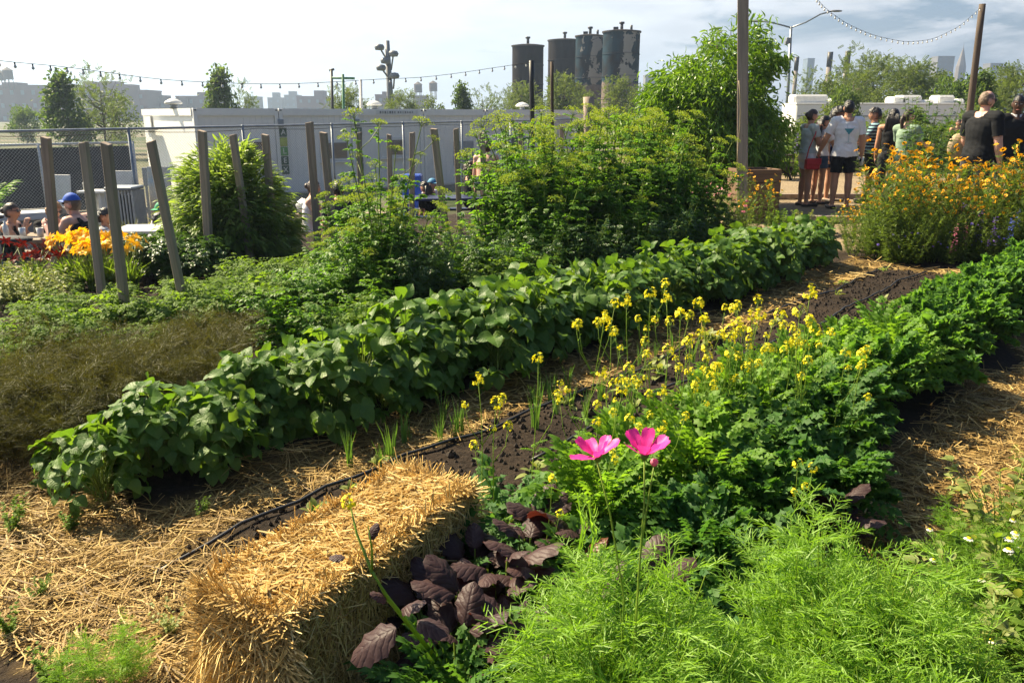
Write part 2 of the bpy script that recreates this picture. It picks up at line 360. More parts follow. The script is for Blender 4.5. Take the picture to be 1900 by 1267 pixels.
for nm, val in (('straw', straw_mask(X, Y)), ('chips', sstep(9.4, 10.2, Y + .35 * (vnoise(X, Y, 1.3, 8) - .5)) * sstep(1.8, 2.6, X) * (1 - sstep(45, 60, Y))), ('far', sstep(16, 24, np.hypot(X, Y)) * (1 - sstep(2, 5, X) * (1 - sstep(30, 45, Y))))):
    a = gme.attributes.new(nm, 'FLOAT', 'POINT'); a.data.foreach_set('value', val.ravel().astype(np.float32))
tag(link('ground', gme), None, None, None, 'structure')
# ---------------------------------------------------------------- loose straw on the paths
def straw_strands(N, xr, yr, lmin, lmax, wid, cover=1.0):
    x = rng.uniform(*xr, N); y = rng.uniform(*yr, N); m = straw_mask(x, y); k = rng.random(N) < m * cover
    x, y = x[k], y[k]; n = len(x); ang = rng.normal(0, .9, n) + AZ * .0 + rng.choice([0, 1.2, -1.0], n); L = rng.uniform(lmin, lmax, n)
    dx, dy = np.cos(ang), np.sin(ang); z0 = gz(x, y) + rng.uniform(.004, .032, n) ; sl_ = rng.normal(0, .10, n) + (rng.random(n) < .05) * rng.uniform(.2, .8, n)
    b_ = rng.normal(0, .18, n)
    p0 = np.stack([x - dx * L / 2, y - dy * L / 2, z0 - np.minimum(sl_, .02) * L / 2], -1); p1 = np.stack([x - dy * b_ * L * .3, y + dx * b_ * L * .3, z0 + .004], -1); p2 = np.stack([x + dx * L / 2, y + dy * L / 2, z0 + sl_ * L / 2], -1)
    return np.stack([p0, p1, p2], 1), (wid * rng.uniform(.6, 1.5, n))[:, None]
b = NB('dry_straw'); r = b.geo('Random Per Island')
c = b.ramp(r, (0., (.16, .10, .035)), (.35, (.27, .17, .055)), (.7, (.41, .28, .095)), (1., (.58, .43, .18)))
tr = b.n('ShaderNodeBsdfTranslucent'); b.l(c, tr.inputs[0]); mx = b.n('ShaderNodeMixShader'); mx.inputs[0].default_value = .18
b.l(b.pbr(c, .55, 0, .2).outputs[0], mx.inputs[1]); b.l(tr.outputs[0], mx.inputs[2]); STRAW = b.done(mx.outputs[0])
b = NB('bale_straw'); r = b.geo('Random Per Island'); c = b.ramp(r, (0., (.34, .21, .06)), (.3, (.58, .39, .13)), (.7, (.74, .52, .19)), (1., (.82, .65, .30)))
tr = b.n('ShaderNodeBsdfTranslucent'); b.l(c, tr.inputs[0]); mx = b.n('ShaderNodeMixShader'); mx.inputs[0].default_value = .15; b.l(b.pbr(c, .55, 0, .2).outputs[0], mx.inputs[1]); b.l(tr.outputs[0], mx.inputs[2]); BSTRAW = b.done(mx.outputs[0])
mb = MB()
for N, xr, yr, a0, a1, wd in ((30000, (-2.6, .6), (1.4, 4.2), .05, .20, .0034), (26000, (.2, 3.6), (1.6, 5.), .06, .22, .0038), (16000, (-1., 3.5), (4., 8.), .07, .24, .006), (9000, (1.5, 7), (5., 11.), .08, .25, .008)):
    pt, wi = straw_strands(N, xr, yr, a0, a1, wd); ribbons(mb, pt, wi, ref=unit(np.array([0, 0, 1.]) + .45 * rng.normal(size=(len(pt), 1, 3))))
# clods on the bare bed
N = 5200; s_ = rng.uniform(1., 9., N); n_ = rng.uniform(1.72, 2.72, N); cx_ = RN[0] * n_ + RS[0] * s_; cy_ = RN[1] * n_ + RS[1] * s_; r_ = rng.gamma(2., .0030, N) + .002
ico = MB().ball((0, 0, 0), 1, 0, 6, 4); bv = ico.v[0] * (1 + .25 * rng.normal(size=ico.v[0].shape)); bq = ico.q[0]; cm = MB()
cm.add((np.stack([cx_, cy_, gz(cx_, cy_) + r_ * .2], -1)[:, None] + bv[None] * r_[:, None, None] * np.array([1, 1, .7])).reshape(-1, 3), (bq[None] + (np.arange(N) * len(bv))[:, None, None]).reshape(-1, 4))
tag(link('soil_clods', cm.mesh('soil_clods', plain('soil_clod', (.035, .024, .016), (.012, .008, .006), .95))), 'loose dark clods of soil in the bare bed', None, None, 'stuff')
tag(link('loose_straw', mb.mesh('loose_straw', STRAW)), 'dry straw mulch strewn over the garden paths', None, None, 'stuff')
# ================================================================ foliage materials
M = {}
M['bean'] = leaf_mat('bean_leaf', (.035, .105, .022), (.075, .17, .035), .40, .50, .42, vein=.10, bump=.5, bscale=55, tcol=(2.4, 2.1, .7))
M['stem'] = leaf_mat('green_stem', (.07, .14, .03), (.13, .22, .05), .15, .5, .4)
M['dkstem'] = plain('dark_stem', (.06, .05, .025), (.10, .08, .04))
M['potato'] = leaf_mat('potato_leaf', (.045, .11, .02), (.10, .20, .035), .45, .62, .25, bump=.25)
M['lovage'] = leaf_mat('lovage_leaf', (.036, .115, .016), (.085, .205, .028), .46, .50, .35)
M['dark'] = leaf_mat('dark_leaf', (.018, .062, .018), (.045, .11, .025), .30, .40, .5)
M['willow'] = leaf_mat('willow_leaf', (.065, .14, .045), (.135, .24, .075), .45, .45, .4)
M['peach'] = leaf_mat('peach_leaf', (.035, .105, .012), (.10, .215, .02), .36, .38, .5)
M['kale'] = leaf_mat('kale_leaf', (.035, .12, .03), (.085, .21, .05), .42, .55, .3, bump=.5, bscale=90)
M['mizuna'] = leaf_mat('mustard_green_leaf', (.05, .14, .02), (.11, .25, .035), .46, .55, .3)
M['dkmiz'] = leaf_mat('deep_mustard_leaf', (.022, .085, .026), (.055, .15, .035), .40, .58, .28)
M['purple'] = leaf_mat('purple_mustard_leaf', (.030, .016, .018), (.068, .036, .034), .22, .55, .3, tcol=(2.6, .9, .5), vein=.4, bump=.4, bscale=45, veincol=(.03, .012, .016))
M['rust'] = leaf_mat('rusty_mustard_leaf', (.11, .03, .012), (.17, .06, .02), .45, .42, .4, tcol=(2.6, 1.1, .4), vein=.4, bump=.4, bscale=45, veincol=(.05, .015, .01))
M['cosmos'] = leaf_mat('cosmos_leaf', (.115, .225, .022), (.22, .37, .05), .40, .5, .3, tcol=(1.7, 1.75, .7))
M['fennel'] = leaf_mat('bronze_fennel_leaf', (.026, .042, .012), (.062, .078, .020), .35, .5, .3, tcol=(1.6, 1.4, .8))
M['mst'] = leaf_mat('mustard_stem', (.10, .20, .03), (.17, .30, .06), .25, .45, .4)
M['ylw'] = leaf_mat('mustard_petal', (.78, .64, .012), (.86, .78, .04), .35, .5, .2, tcol=(1.2, 1.2, .6))
M['umbel'] = leaf_mat('umbel_floret', (.22, .32, .03), (.36, .41, .045), .35, .5, .2, tcol=(1.3, 1.3, .6))
M['gold'] = leaf_mat('tickseed_petal', (.80, .36, .005), (.88, .48, .01), .30, .5, .2, tcol=(1.2, 1.0, .5))
M['maroon'] = plain('tickseed_centre', (.14, .03, .006), (.07, .015, .005))
M['lily'] = leaf_mat('daylily_petal', (.80, .40, .01), (.88, .56, .03), .35, .45, .25, tcol=(1.2, 1.1, .5))
M['red'] = leaf_mat('dark_red_petal', (.09, .008, .007), (.16, .018, .012), .3, .5, .2, tcol=(1.4, .8, .6))
M['pink'] = leaf_mat('cosmos_petal', (.80, .045, .33), (.88, .075, .42), .38, .45, .25, tcol=(1.1, .9, 1.1))
M['rose'] = leaf_mat('pale_pink_petal', (.60, .16, .25), (.72, .30, .38), .35, .5, .2, tcol=(1.1, .9, 1.))
M['violet'] = leaf_mat('violet_petal', (.16, .08, .42), (.26, .15, .55), .35, .5, .2, tcol=(1.1, .9, 1.1))
M['blue'] = leaf_mat('blue_petal', (.08, .12, .55), (.16, .20, .62), .35, .5, .2, tcol=(1., 1., 1.1))
M['white'] = leaf_mat('white_petal', (.7, .7, .66), (.8, .8, .74), .3, .5, .2, tcol=(1., 1., .95))
M['fine'] = leaf_mat('fine_flower_foliage', (.036, .085, .022), (.085, .15, .035), .40, .5, .3)
M['grassy'] = leaf_mat('ornamental_grass_blade', (.10, .13, .03), (.24, .24, .07), .4, .45, .4)
M['onion'] = leaf_mat('onion_leaf', (.05, .14, .04), (.09, .21, .06), .3, .35, .5)
M['silver'] = leaf_mat('grey_green_leaf', (.10, .16, .06), (.17, .24, .10), .35, .5, .3)
M['tree'] = leaf_mat('tree_leaf', (.035, .075, .028), (.075, .125, .05), .40, .5, .3)
M['treedk'] = leaf_mat('dark_tree_leaf', (.03, .075, .03), (.07, .13, .045), .40, .5, .3)
M['bark'] = plain('bark', (.11, .085, .06), (.05, .04, .03), .9, bump=.6)
# ---------------------------------------------------------------- leaf shapes
ovate = lambda w: (lambda t: w * 2.38 * max(t, 1e-4) ** .5 * max(1 - t, 0) ** .8 + .01 * (1 - t))
lance = lambda w: (lambda t: w * max(math.sin(math.pi * min(t, 1) ** .8), 0) ** .8 + .01 * (1 - t))
strap = lambda w: (lambda t: w * (1 - t ** 4) * min(1, t * 6 + .4) + .004)
petal = lambda w: (lambda t: w * (.18 + .82 * math.sin(min(1, t * 1.25) * math.pi / 2)) * (1 - max(0, (t - .8) / .2) ** 2 * .55))
L_bean = leaf_tpl(ovate(.82), 6, 2, .10, .30, .05, 1.3)
L_ov = leaf_tpl(ovate(.62), 4, 1, .15, .28)
L_ovs = leaf_tpl(ovate(.6), 3, 1, .15, .2)
L_lance = leaf_tpl(lance(.24), 4, 1, .2, .35)
L_peach = leaf_tpl(lance(.25), 4, 1, .3, .45)
L_tiny = leaf_tpl(lance(.42), 2, 1, .15, .15)
L_kale = leaf_tpl(lambda t: .72 * min(1, .25 + t * 1.6) * max(1 - t, 0) ** .32 + .02, 20, 4, .16, .34, .15, 8.3, teeth=.08)
L_frill = leaf_tpl(lambda t: (.30 + .34 * t) * min(1, .3 + t * 2) * (1 if t < .8 else (1 - t) * 4 + .2), 18, 3, .10, .36, .11, 7.3, teeth=.16)
L_must = leaf_tpl(lambda t: .62 * 2.2 * max(t, 1e-4) ** .45 * max(1 - t, 0) ** .6 + .02, 11, 3, -.08, .42, .045, 3.2, curl=.15, teeth=.05)
def tripl(t): return tpl_join([tpl_xf(t, np.eye(3), (0, .16, 0)), tpl_xf(t, rz(1.2) @ ry(.2), (-.02, .03, 0), .88), tpl_xf(t, rz(-1.2) @ ry(-.2), (.02, .03, 0), .88)])
def pinnate(t, pairs, l0=.42, ang=.95, s0=.5, term=.5, droop=.18):
    o = []
    for k in range(pairs):
        f_ = .15 + .72 * k / max(1, pairs - 1); s_ = s0 * (1 - .35 * abs(f_ - .45))
        for sg in (-1, 1): o.append(tpl_xf(t, rz(sg * ang * (1.1 - .4 * f_)) @ rx(-.25), (0, f_, -droop * f_ * f_), s_))
    o.append(tpl_xf(t, rx(-.3), (0, .88, -droop * .8), term)); return tpl_join(o)
C_potato = pinnate(L_ovs, 3, s0=.42, term=.5); C_lov = pinnate(tripl(leaf_tpl(lance(.55), 4, 1, .15, .2, teeth=.25)), 2, s0=.42, term=.42)
C_miz = pinnate(leaf_tpl(lance(.46), 5, 1, .12, .35, .07, 2.5, teeth=.42), 5, s0=.30, term=.32, droop=.3)
C_locust = pinnate(L_tiny, 7, s0=.26, term=.2, droop=.25)
def ruffled(pairs, s0):
    o = []
    for k in range(pairs):
        f_ = .12 + .85 * k / pairs
        for sg in (-1, 1):
            for m_ in range(2): o.append(tpl_xf(L_curl, rz(sg * (1.2 - .5 * f_) + rng.normal(0, .3)) @ rx(rng.uniform(-.9, 1.1)) @ ry(rng.normal(0, .7)), (sg * .10 * m_, f_, -.3 * f_ * f_ + rng.normal(0, .02)), s0 * rng.uniform(.7, 1.2)))
    o.append(tpl_xf(leaf_tpl(lance(.34), 5, 1, .3, .3), np.eye(3))); return tpl_join(o)
L_curl = leaf_tpl(ovate(1.1), 3, 1, .45, .7, .25, 1.3)
C_kale = [ruffled(10, .21) for _ in range(3)]
def rib_tpl(paths, wid):
    mb = MB(); ribbons(mb, np.asarray(paths), np.asarray(wid)); return dict(v=np.vstack(mb.v), q=np.vstack(mb.q), uv=np.vstack(mb.uv))
def thread_leaf(pairs, w, sub=2, droop=.3, ang=.75, ln=.42):
    ps = []; ws = []
    def seg(p, d, L, w_, dz):
        t = np.linspace(0, 1, 3)[:, None]; ps.append(p + d * L * t + np.array([0, 0, -dz]) * L * t * t); ws.append(w_ * np.array([1, .9, .35])); return ps[-1]
    main = seg(np.zeros(3), np.array([0, 1., 0]), 1., w * 1.2, droop)
    for k in range(pairs):
        f_ = .15 + .8 * k / pairs; p0 = np.array([0, f_, -droop * f_ * f_])
        for sg in (-1, 1):
            a = ang + rng.normal(0, .12); d_ = unit(np.array([sg * math.sin(a), math.cos(a), rng.normal(.05, .2)])); L = ln * (1 - .55 * f_) * rng.uniform(.8, 1.15); q = seg(p0, d_, L, w, .2)
            for m_ in range(sub):
                g = .3 + .3 * m_; p1 = p0 + d_ * L * g; a2 = a + rng.choice([-1, 1]) * .6; d2 = unit(np.array([sg * math.sin(a2), math.cos(a2), rng.normal(.1, .25)])); seg(p1, d2, L * (.62 - .15 * m_), w * .85, .2)
    return rib_tpl(ps, ws)
T_cos = [thread_leaf(6, .021, 2) for _ in range(3)]
T_fen = [thread_leaf(8, .009, 3, .25, .8, .5) for _ in range(2)]
T_fine = thread_leaf(3, .03, 1)
# ---------------------------------------------------------------- builders
def stems_fn(n, H, spread, k=6, r0=.0, arch=0., hj=.2):
    """n stems from the foot: (n,k,3) paths"""
    a = rng.uniform(0, TAU, n); h = H * rng.uniform(1 - hj, 1, n); sp_ = spread * np.sqrt(rng.uniform(0.02, 1, n)); t = np.linspace(0, 1, k)
    rad = r0 * rng.uniform(.2, 1, n)[:, None] + sp_[:, None] * (t ** (1.3))[None]
    z = h[:, None] * (t - arch * t ** 3)[None]
    return np.stack([np.cos(a)[:, None] * rad, np.sin(a)[:, None] * rad, z], -1)
def on_paths(paths, per, f0=.2, f1=1.):
    N, k, _ = paths.shape; f = rng.uniform(f0, f1, (N, per)) * (k - 1); i = np.minimum(f.astype(int), k - 2); u = (f - i)[..., None]
    r = np.arange(N)[:, None]; p = paths[r, i] * (1 - u) + paths[r, i + 1] * u; tg = unit(paths[r, i + 1] - paths[r, i])
    return p.reshape(-1, 3), tg.reshape(-1, 3), (f / (k - 1)).ravel()
def leafy(tpls, mats, n, H, spread, per, size, f0=.15, up=.5, droop=.0, arch=0., sr=.004, stem_m='stem', hj=.25, szf=.4, r0=.0, sides=4, k=6, flat=1.):
    paths = stems_fn(n, H, spread, k, r0, arch, hj); sm_ = MB(); tubes(sm_, paths, sr * np.linspace(1, .45, k)[None], sides)
    p, tg, f = on_paths(paths, per, f0); a = rng.uniform(0, TAU, len(p)); side = np.stack([np.cos(a), np.sin(a), np.zeros(len(p))], -1)
    out_ = unit(p * np.array([1, 1, 0]) + 1e-3); d_ = side + .5 * out_ + tg * up + np.array([0, 0, -droop]) + rng.normal(0, .15, (len(p), 3))
    nr = np.array([0, 0, flat]) + tg * .5 + rng.normal(0, .3, (len(p), 3)); sc = size * (1 - szf * f) * rng.uniform(.7, 1.15, len(p))
    fm = MB(); tpls = tpls if isinstance(tpls, list) else [tpls]; w_ = rng.integers(0, len(tpls), len(p))
    for i_, t in enumerate(tpls): s_ = w_ == i_; scatter(fm, t, p[s_], d_[s_], nr[s_], sc[s_])
    return sm_, fm, paths
def proto_leafy(nm, leafm, *a, **k):
    smat = k.get('stem_m', 'stem'); s_, f_, ps = leafy(*a, **k)
    return [('stem', s_.mesh(nm + '_stem', M[smat], True), None), ('foliage', f_.mesh(nm + '_foliage', M[leafm], True), None)]
def bean_proto():
    n = 46; o = sph(n, .0, 1.); rr = rng.uniform(.7, 1., n)[:, None]; p = o * np.array([.23, .23, .34]) * rr + np.array([0, 0, .14]); p[:, 2] -= rng.uniform(0, .1, n) * (o[:, 2] < .45)
    hz = unit(o * np.array([1, 1, 0]) + rng.normal(0, .15, (n, 3)) * np.array([1, 1, 0])); a = .15 + .95 * (1 - o[:, 2:]) + rng.normal(0, .38, (n, 1))
    d_ = hz * np.cos(a) + np.array([0, 0, -1.]) * np.sin(a); nr = np.array([0, 0, 1.]) + hz * .6 + rng.normal(0, .38, (n, 3)); s_ = .102 * rng.uniform(.45, 1., n) ** .6
    fm = MB(); y = unit(d_); x = unit(np.cross(y, nr)); z = np.cross(x, y)
    scatter(fm, L_bean, p + y * .012, y, nr, s_)
    for sg in (-1, 1): scatter(fm, L_bean, p - y * .004, unit(y * .35 + sg * x * .95 + rng.normal(0, .1, (n, 3))), nr + sg * x * .35, s_ * .92)
    t = np.linspace(0, 1, 5)[None, :, None]; p0 = np.stack([rng.normal(0, .02, n), rng.normal(0, .02, n), rng.uniform(.0, .15, n)], -1)
    pa = p0[:, None] * (1 - t) + p[:, None] * t + np.array([0, 0, .07]) * np.sin(t * math.pi); sm_ = MB(); tubes(sm_, pa, .0022)
    return [('stem', sm_.mesh('bean_stem', M['stem'], True), None), ('foliage', fm.mesh('bean_foliage', M['bean'], True), None)]
def head_leaves(tpl, n, R, H, size, tilt0=.1, tilt1=1.2, base=.04):
    """rosette / mounding plant: stalked leaves that arch outwards"""
    a = rng.uniform(0, TAU, n); f = rng.random(n); el = tilt0 + (tilt1 - tilt0) * f
    tipr = R * (.25 + .75 * (1 - f)); z = H * (.45 + .5 * f); o = np.stack([np.cos(a), np.sin(a), np.zeros(n)], -1)
    p = o * (tipr * .55)[:, None] + np.stack([np.zeros(n), np.zeros(n), z * .75], -1)
    d_ = o * np.cos(el)[:, None] + np.array([0, 0, 1.]) * np.sin(el)[:, None] + rng.normal(0, .15, (n, 3)); nr = np.array([0, 0, 1.]) - o * np.sin(el)[:, None] * .9 + rng.normal(0, .2, (n, 3))
    fm = MB(); tpls = tpl if isinstance(tpl, list) else [tpl]; w_ = rng.integers(0, len(tpls), n); sc = size * rng.uniform(.7, 1.15, n)
    for i_, t in enumerate(tpls): k = w_ == i_; scatter(fm, t, p[k], d_[k], nr[k], sc[k])
    t = np.linspace(0, 1, 4)[None, :, None]; p0 = o[:, None] * .02 + np.array([0, 0, base]); sm_ = MB(); tubes(sm_, p0 * (1 - t) + p[:, None] * t + np.array([0, 0, .03]) * np.sin(t * math.pi), .0035)
    return sm_, fm
def umbel_mesh(R, n=11, m=16):
    mb = MB(); a = np.arange(n) * 2.4; r = np.sqrt((np.arange(n) + .5) / n); tip = np.stack([np.cos(a) * r * R, np.sin(a) * r * R, R * (.75 - .35 * r * r)], -1); t = np.linspace(0, 1, 4)[None, :, None]
    tubes(mb, tip[:, None] * t + np.array([0, 0, .15 * R]) * np.sin(t * math.pi), .0013, 3, 0)
    for q in tip:
        o = sph(m, -.1, 1.); scatter(mb, leaf_tpl(lance(.9), 2, 1, .2, .1), q + o * R * .20, o + rng.normal(0, .4, (m, 3)), rng.normal(size=(m, 3)), R * .15, 1)
    return mb.mesh('flower_head', [M['stem'], M['umbel']], False)
UMB = [umbel_mesh(.070, 12, 12), umbel_mesh(.052, 10, 10)]
def T4(p, d=(0, 0, 1), s=1.0):
    z = Vector(np.asarray(d, float)).normalized(); q = z.to_track_quat('Z', 'Y').to_matrix().to_4x4()
    return Matrix.Translation(Vector([float(a) for a in p])) @ q @ Matrix.Rotation(random.random() * TAU, 4, 'Z') @ Matrix.Scale(s, 4)
def lovage_proto(H, n=8, spread=.28, per=28, numb=9):
    s_, f_, ps = leafy([C_lov, C_lov], None, n, H, spread, per, .24, f0=.06, up=.45, droop=.15, sr=.008, hj=.35, szf=.7, k=8, r0=.06, sides=5)
    pr = []; tips = ps[:, -1]; nb = 0; bm_ = MB()
    for i_ in range(n):
        d_ = unit(ps[i_, -1] - ps[i_, -2]); pr.append(('flower_head', UMB[0], T4(tips[i_], d_, rng.uniform(.8, 1.2))))
        for k in range(2):
            if nb + n >= numb: break
            nb += 1; q = ps[i_, -2 - k]; a = rng.uniform(0, TAU); e = q + np.array([math.cos(a) * .16, math.sin(a) * .16, rng.uniform(.08, .2)])
            s_.tube(np.array([q, (q + e) / 2 + [0, 0, -.02], e]), .003, 4); pr.append(('flower_head', UMB[1], T4(e, (.3 * math.cos(a), .3 * math.sin(a), 1), rng.uniform(.7, 1.1))))
    st = s_.mesh('lovage_stem', M['stem'], True)
    return [('stem', st, None), ('foliage', f_.mesh('lovage_foliage', M['lovage'], True), None)] + pr
def raceme(R):
    mb = MB(); pt = leaf_tpl(petal(.85), 2, 1, .1, .25); n = 12; o = sph(n, -.55, .95); p = o * R * np.array([1, 1, 1.25])
    tubes(mb, np.stack([np.tile([0, 0, -R * 1.2], (n, 1)), p * .5 + [0, 0, -.3 * R], p], 1), .0008, 3, 1)
    for i_ in range(n):
        up_ = unit(o[i_] + [0, 0, .5]); x = unit(np.cross(up_, [.3, .5, .1])); y = np.cross(up_, x)
        for k in range(4):
            a = k * math.pi / 2 + .4; d_ = x * math.cos(a) + y * math.sin(a) + up_ * .35; scatter(mb, pt, p[i_], d_, up_, R * .40, 0)
    q = np.array([0, 0, R * .75]) + sph(8) * R * .22
    for c in q: mb.ball(c, R * .09, 1, 5, 3)
    return mb.mesh('blossom', [M['ylw'], M['mst']], False)
RAC = [raceme(.030), raceme(.023), raceme(.018)]
def mustard_proto(H, br):
    mb = MB(); lf = MB(); pr = []; k = 7; t = np.linspace(0, 1, k); w_ = rng.normal(0, .06, 2); main = np.stack([w_[0] * t ** 2 + .012 * np.sin(t * 6), w_[1] * t ** 2, H * t], -1)
    mb.tube(main, .0038 * (1 - .6 * t), 5); pr.append(('blossom', RAC[0], T4(main[-1], main[-1] - main[-2])))
    for b_ in range(br):
        f_ = rng.uniform(.45, .85); q = main[int(f_ * (k - 1))]; a = rng.uniform(0, TAU); L = H * rng.uniform(.16, .38) ; e = q + np.array([math.cos(a) * L * .4, math.sin(a) * L * .4, L])
        mid = (q + e) / 2 + np.array([math.cos(a), math.sin(a), 0]) * .03; pa = np.array([q, mid, e]); mb.tube(pa, [.0025, .0018, .0012], 4); pr.append(('blossom', RAC[1 + b_ % 2], T4(e, e - mid)))
        n = 5; u = rng.uniform(.35, .95, n)[:, None]; p = mid * (1 - u) + e * u; ang = rng.uniform(0, TAU, n); d_ = np.stack([np.cos(ang), np.sin(ang), np.full(n, .8)], -1); scatter(lf, leaf_tpl(lance(.07), 2, 1, .1, .1), p, d_, [0, 0, 1.], .035)
    n = 8; u = rng.uniform(.12, .75, n); p = np.stack([np.interp(u, t, main[:, c]) for c in range(3)], -1); ang = rng.uniform(0, TAU, n); d_ = np.stack([np.cos(ang), np.sin(ang), rng.uniform(.1, .8, n)], -1)
    scatter(lf, C_miz, p, d_, [0, 0, 1.], .10 * (1.2 - u)); n = 10; u = rng.uniform(.7, .98, n); p = np.stack([np.interp(u, t, main[:, c]) for c in range(3)], -1); ang = rng.uniform(0, TAU, n); d_ = np.stack([np.cos(ang), np.sin(ang), np.full(n, .6)], -1); scatter(lf, leaf_tpl(lance(.06), 2, 1, .1, .1), p, d_, [0, 0, 1.], .04)
    return [('stem', mb.mesh('mustard_stem', M['mst'], True), None), ('foliage', lf.mesh('mustard_foliage', M['mizuna'], True), None)] + pr
def daisy(R, mats, np_=8, disc=.3, cup=.25, w=.62):
    mb = MB(); pt = leaf_tpl(petal(w), 3, 1, .06, .25)
    for k in range(np_):
        a = k / np_ * TAU + rng.normal(0, .07); c_ = cup + rng.normal(0, .12); scatter(mb, pt, np.array([math.cos(a), math.sin(a), 0]) * R * .12, np.array([math.cos(a), math.sin(a), c_]), np.array([0, 0, 1.]), R * .9)
    mb.lathe([(R * disc * 1.25, .02 * R), (R * disc, .10 * R), (R * disc * .6, .2 * R), (.0001, .24 * R)], sides=9, mat=1)
    return mb.mesh('flower', mats, True)
DAI = [daisy(.026, [M['gold'], M['maroon']], 8, .36), daisy(.023, [M['gold'], M['maroon']], 7, .36, .45)]
def tick_proto(H, n=10, spread=.26):
    s_, f_, ps = leafy([T_fine, L_tiny], None, n, H, spread, 46, .085, f0=.05, up=.8, sr=.0026, hj=.3, szf=.25, k=7, r0=.08)
    pr = [('foliage', f_.mesh('tickseed_foliage', M['fine'], True), None)]
    bs = s_
    for i_ in range(n):
        d_ = unit(ps[i_, -1] - ps[i_, -2]); pr.append(('flower', DAI[i_ % 2], T4(ps[i_, -1], d_ + rng.normal(0, .7, 3) + [-.3, -.4, .2], rng.uniform(.85, 1.15))))
        q = ps[i_, -2]; e = q + np.array([rng.normal(0, .06), rng.normal(0, .06), rng.uniform(.06, .16)]); bs.tube(np.array([q, (q + e) / 2, e]), .0016, 3); pr.append(('flower', DAI[(i_ + 1) % 2], T4(e, rng.normal(0, .7, 3) + [-.3, -.5, .8], rng.uniform(.8, 1.1))))
    pr.insert(0, ('stem', bs.mesh('tickseed_stem', M['fine'], True), None))
    return pr
def crown_tree(name, H, tr, crown, nc, per, tpl, size, leafm, droop=.2, lobes=None, z0=.25, trunk_m='bark', limb_n=9, sig=.22, flat=.4, shape='oval', trunks=1):
    """tapered trunk, limbs reaching leaf clumps spread through the crown's volume"""
    rx_, rz_ = crown; cz = H - rz_; tm = MB(); lm = MB(); fm = MB()
    o = sph(nc, -.95, .98); rr = rng.uniform(.35, 1., nc) ** .6; c = o * rr[:, None] * np.array([rx_, rx_, rz_]); 
    if shape == 'cone': c[:, :2] *= np.clip(1.15 - (c[:, 2:] + rz_) / (2 * rz_), .12, 1)
    c[:, 2] += cz; c[:, :2] *= rng.uniform(.8, 1.15, (nc, 1))
    if lobes:
        wts = np.array([l[3] ** 2 * l[4] for l in lobes]); pick = rng.choice(len(lobes), nc, p=wts / wts.sum()); c = o * (rr[:, None]) * np.array([[l[3], l[3] * 1., l[4]] for l in lobes])[pick] + np.array([l[:3] for l in lobes])[pick]
    for k in range(trunks):
        b0 = np.array([0, 0, -.1]) if trunks == 1 else np.array([rng.normal(0, .15), rng.normal(0, .15), -.1]); tp = np.array([rng.normal(0, .06) * H * .5, rng.normal(0, .06) * H * .5, H * .82]); t = np.linspace(0, 1, 7)[:, None]
        tm.tube(b0 * (1 - t) + tp * t + np.stack([np.sin(t[:, 0] * 5 + k) * .03 * H * .3, np.cos(t[:, 0] * 4 + k) * .02 * H * .3, 0 * t[:, 0]], -1), tr * (1 - .85 * t[:, 0]), 8)
    order = rng.permutation(nc)[:limb_n * 3]
    for q in c[order]:
        zb = max(z0 * H * .5, min(q[2] - .3 * np.hypot(q[0], q[1]) - .1 * H, .75 * H)); p0 = np.array([0, 0, zb]); mid = (p0 + q) / 2 + np.array([0, 0, -.04 * H]) + rng.normal(0, .02 * H, 3); lm.tube(np.array([p0, mid, q]), [tr * .4, tr * .22, tr * .06], 5)
    sgm = sig * rng.uniform(.6, 1.3, nc)
    p = np.repeat(c, per, 0) + np.clip(rng.normal(size=(nc * per, 3)), -1.7, 1.7) * np.repeat(sgm, per)[:, None] * np.array([1, 1, .8]); out_ = unit(p - np.repeat(c, per, 0) * .6 - np.array([0, 0, cz * .4]))
    d_ = out_ * .6 + rng.normal(0, .6, p.shape) + np.array([0, 0, -droop]); nr = np.array([0, 0, flat]) + rng.normal(0, .6, p.shape); scatter(fm, tpl, p, d_, nr, size * rng.uniform(.6, 1.2, len(p)))
    return [('trunk', tm.mesh(name + '_trunk', M[trunk_m], True), None), ('limbs', lm.mesh(name + '_limbs', M[trunk_m], True), None), ('crown', fm.mesh(name + '_crown', M[leafm], False), None)]
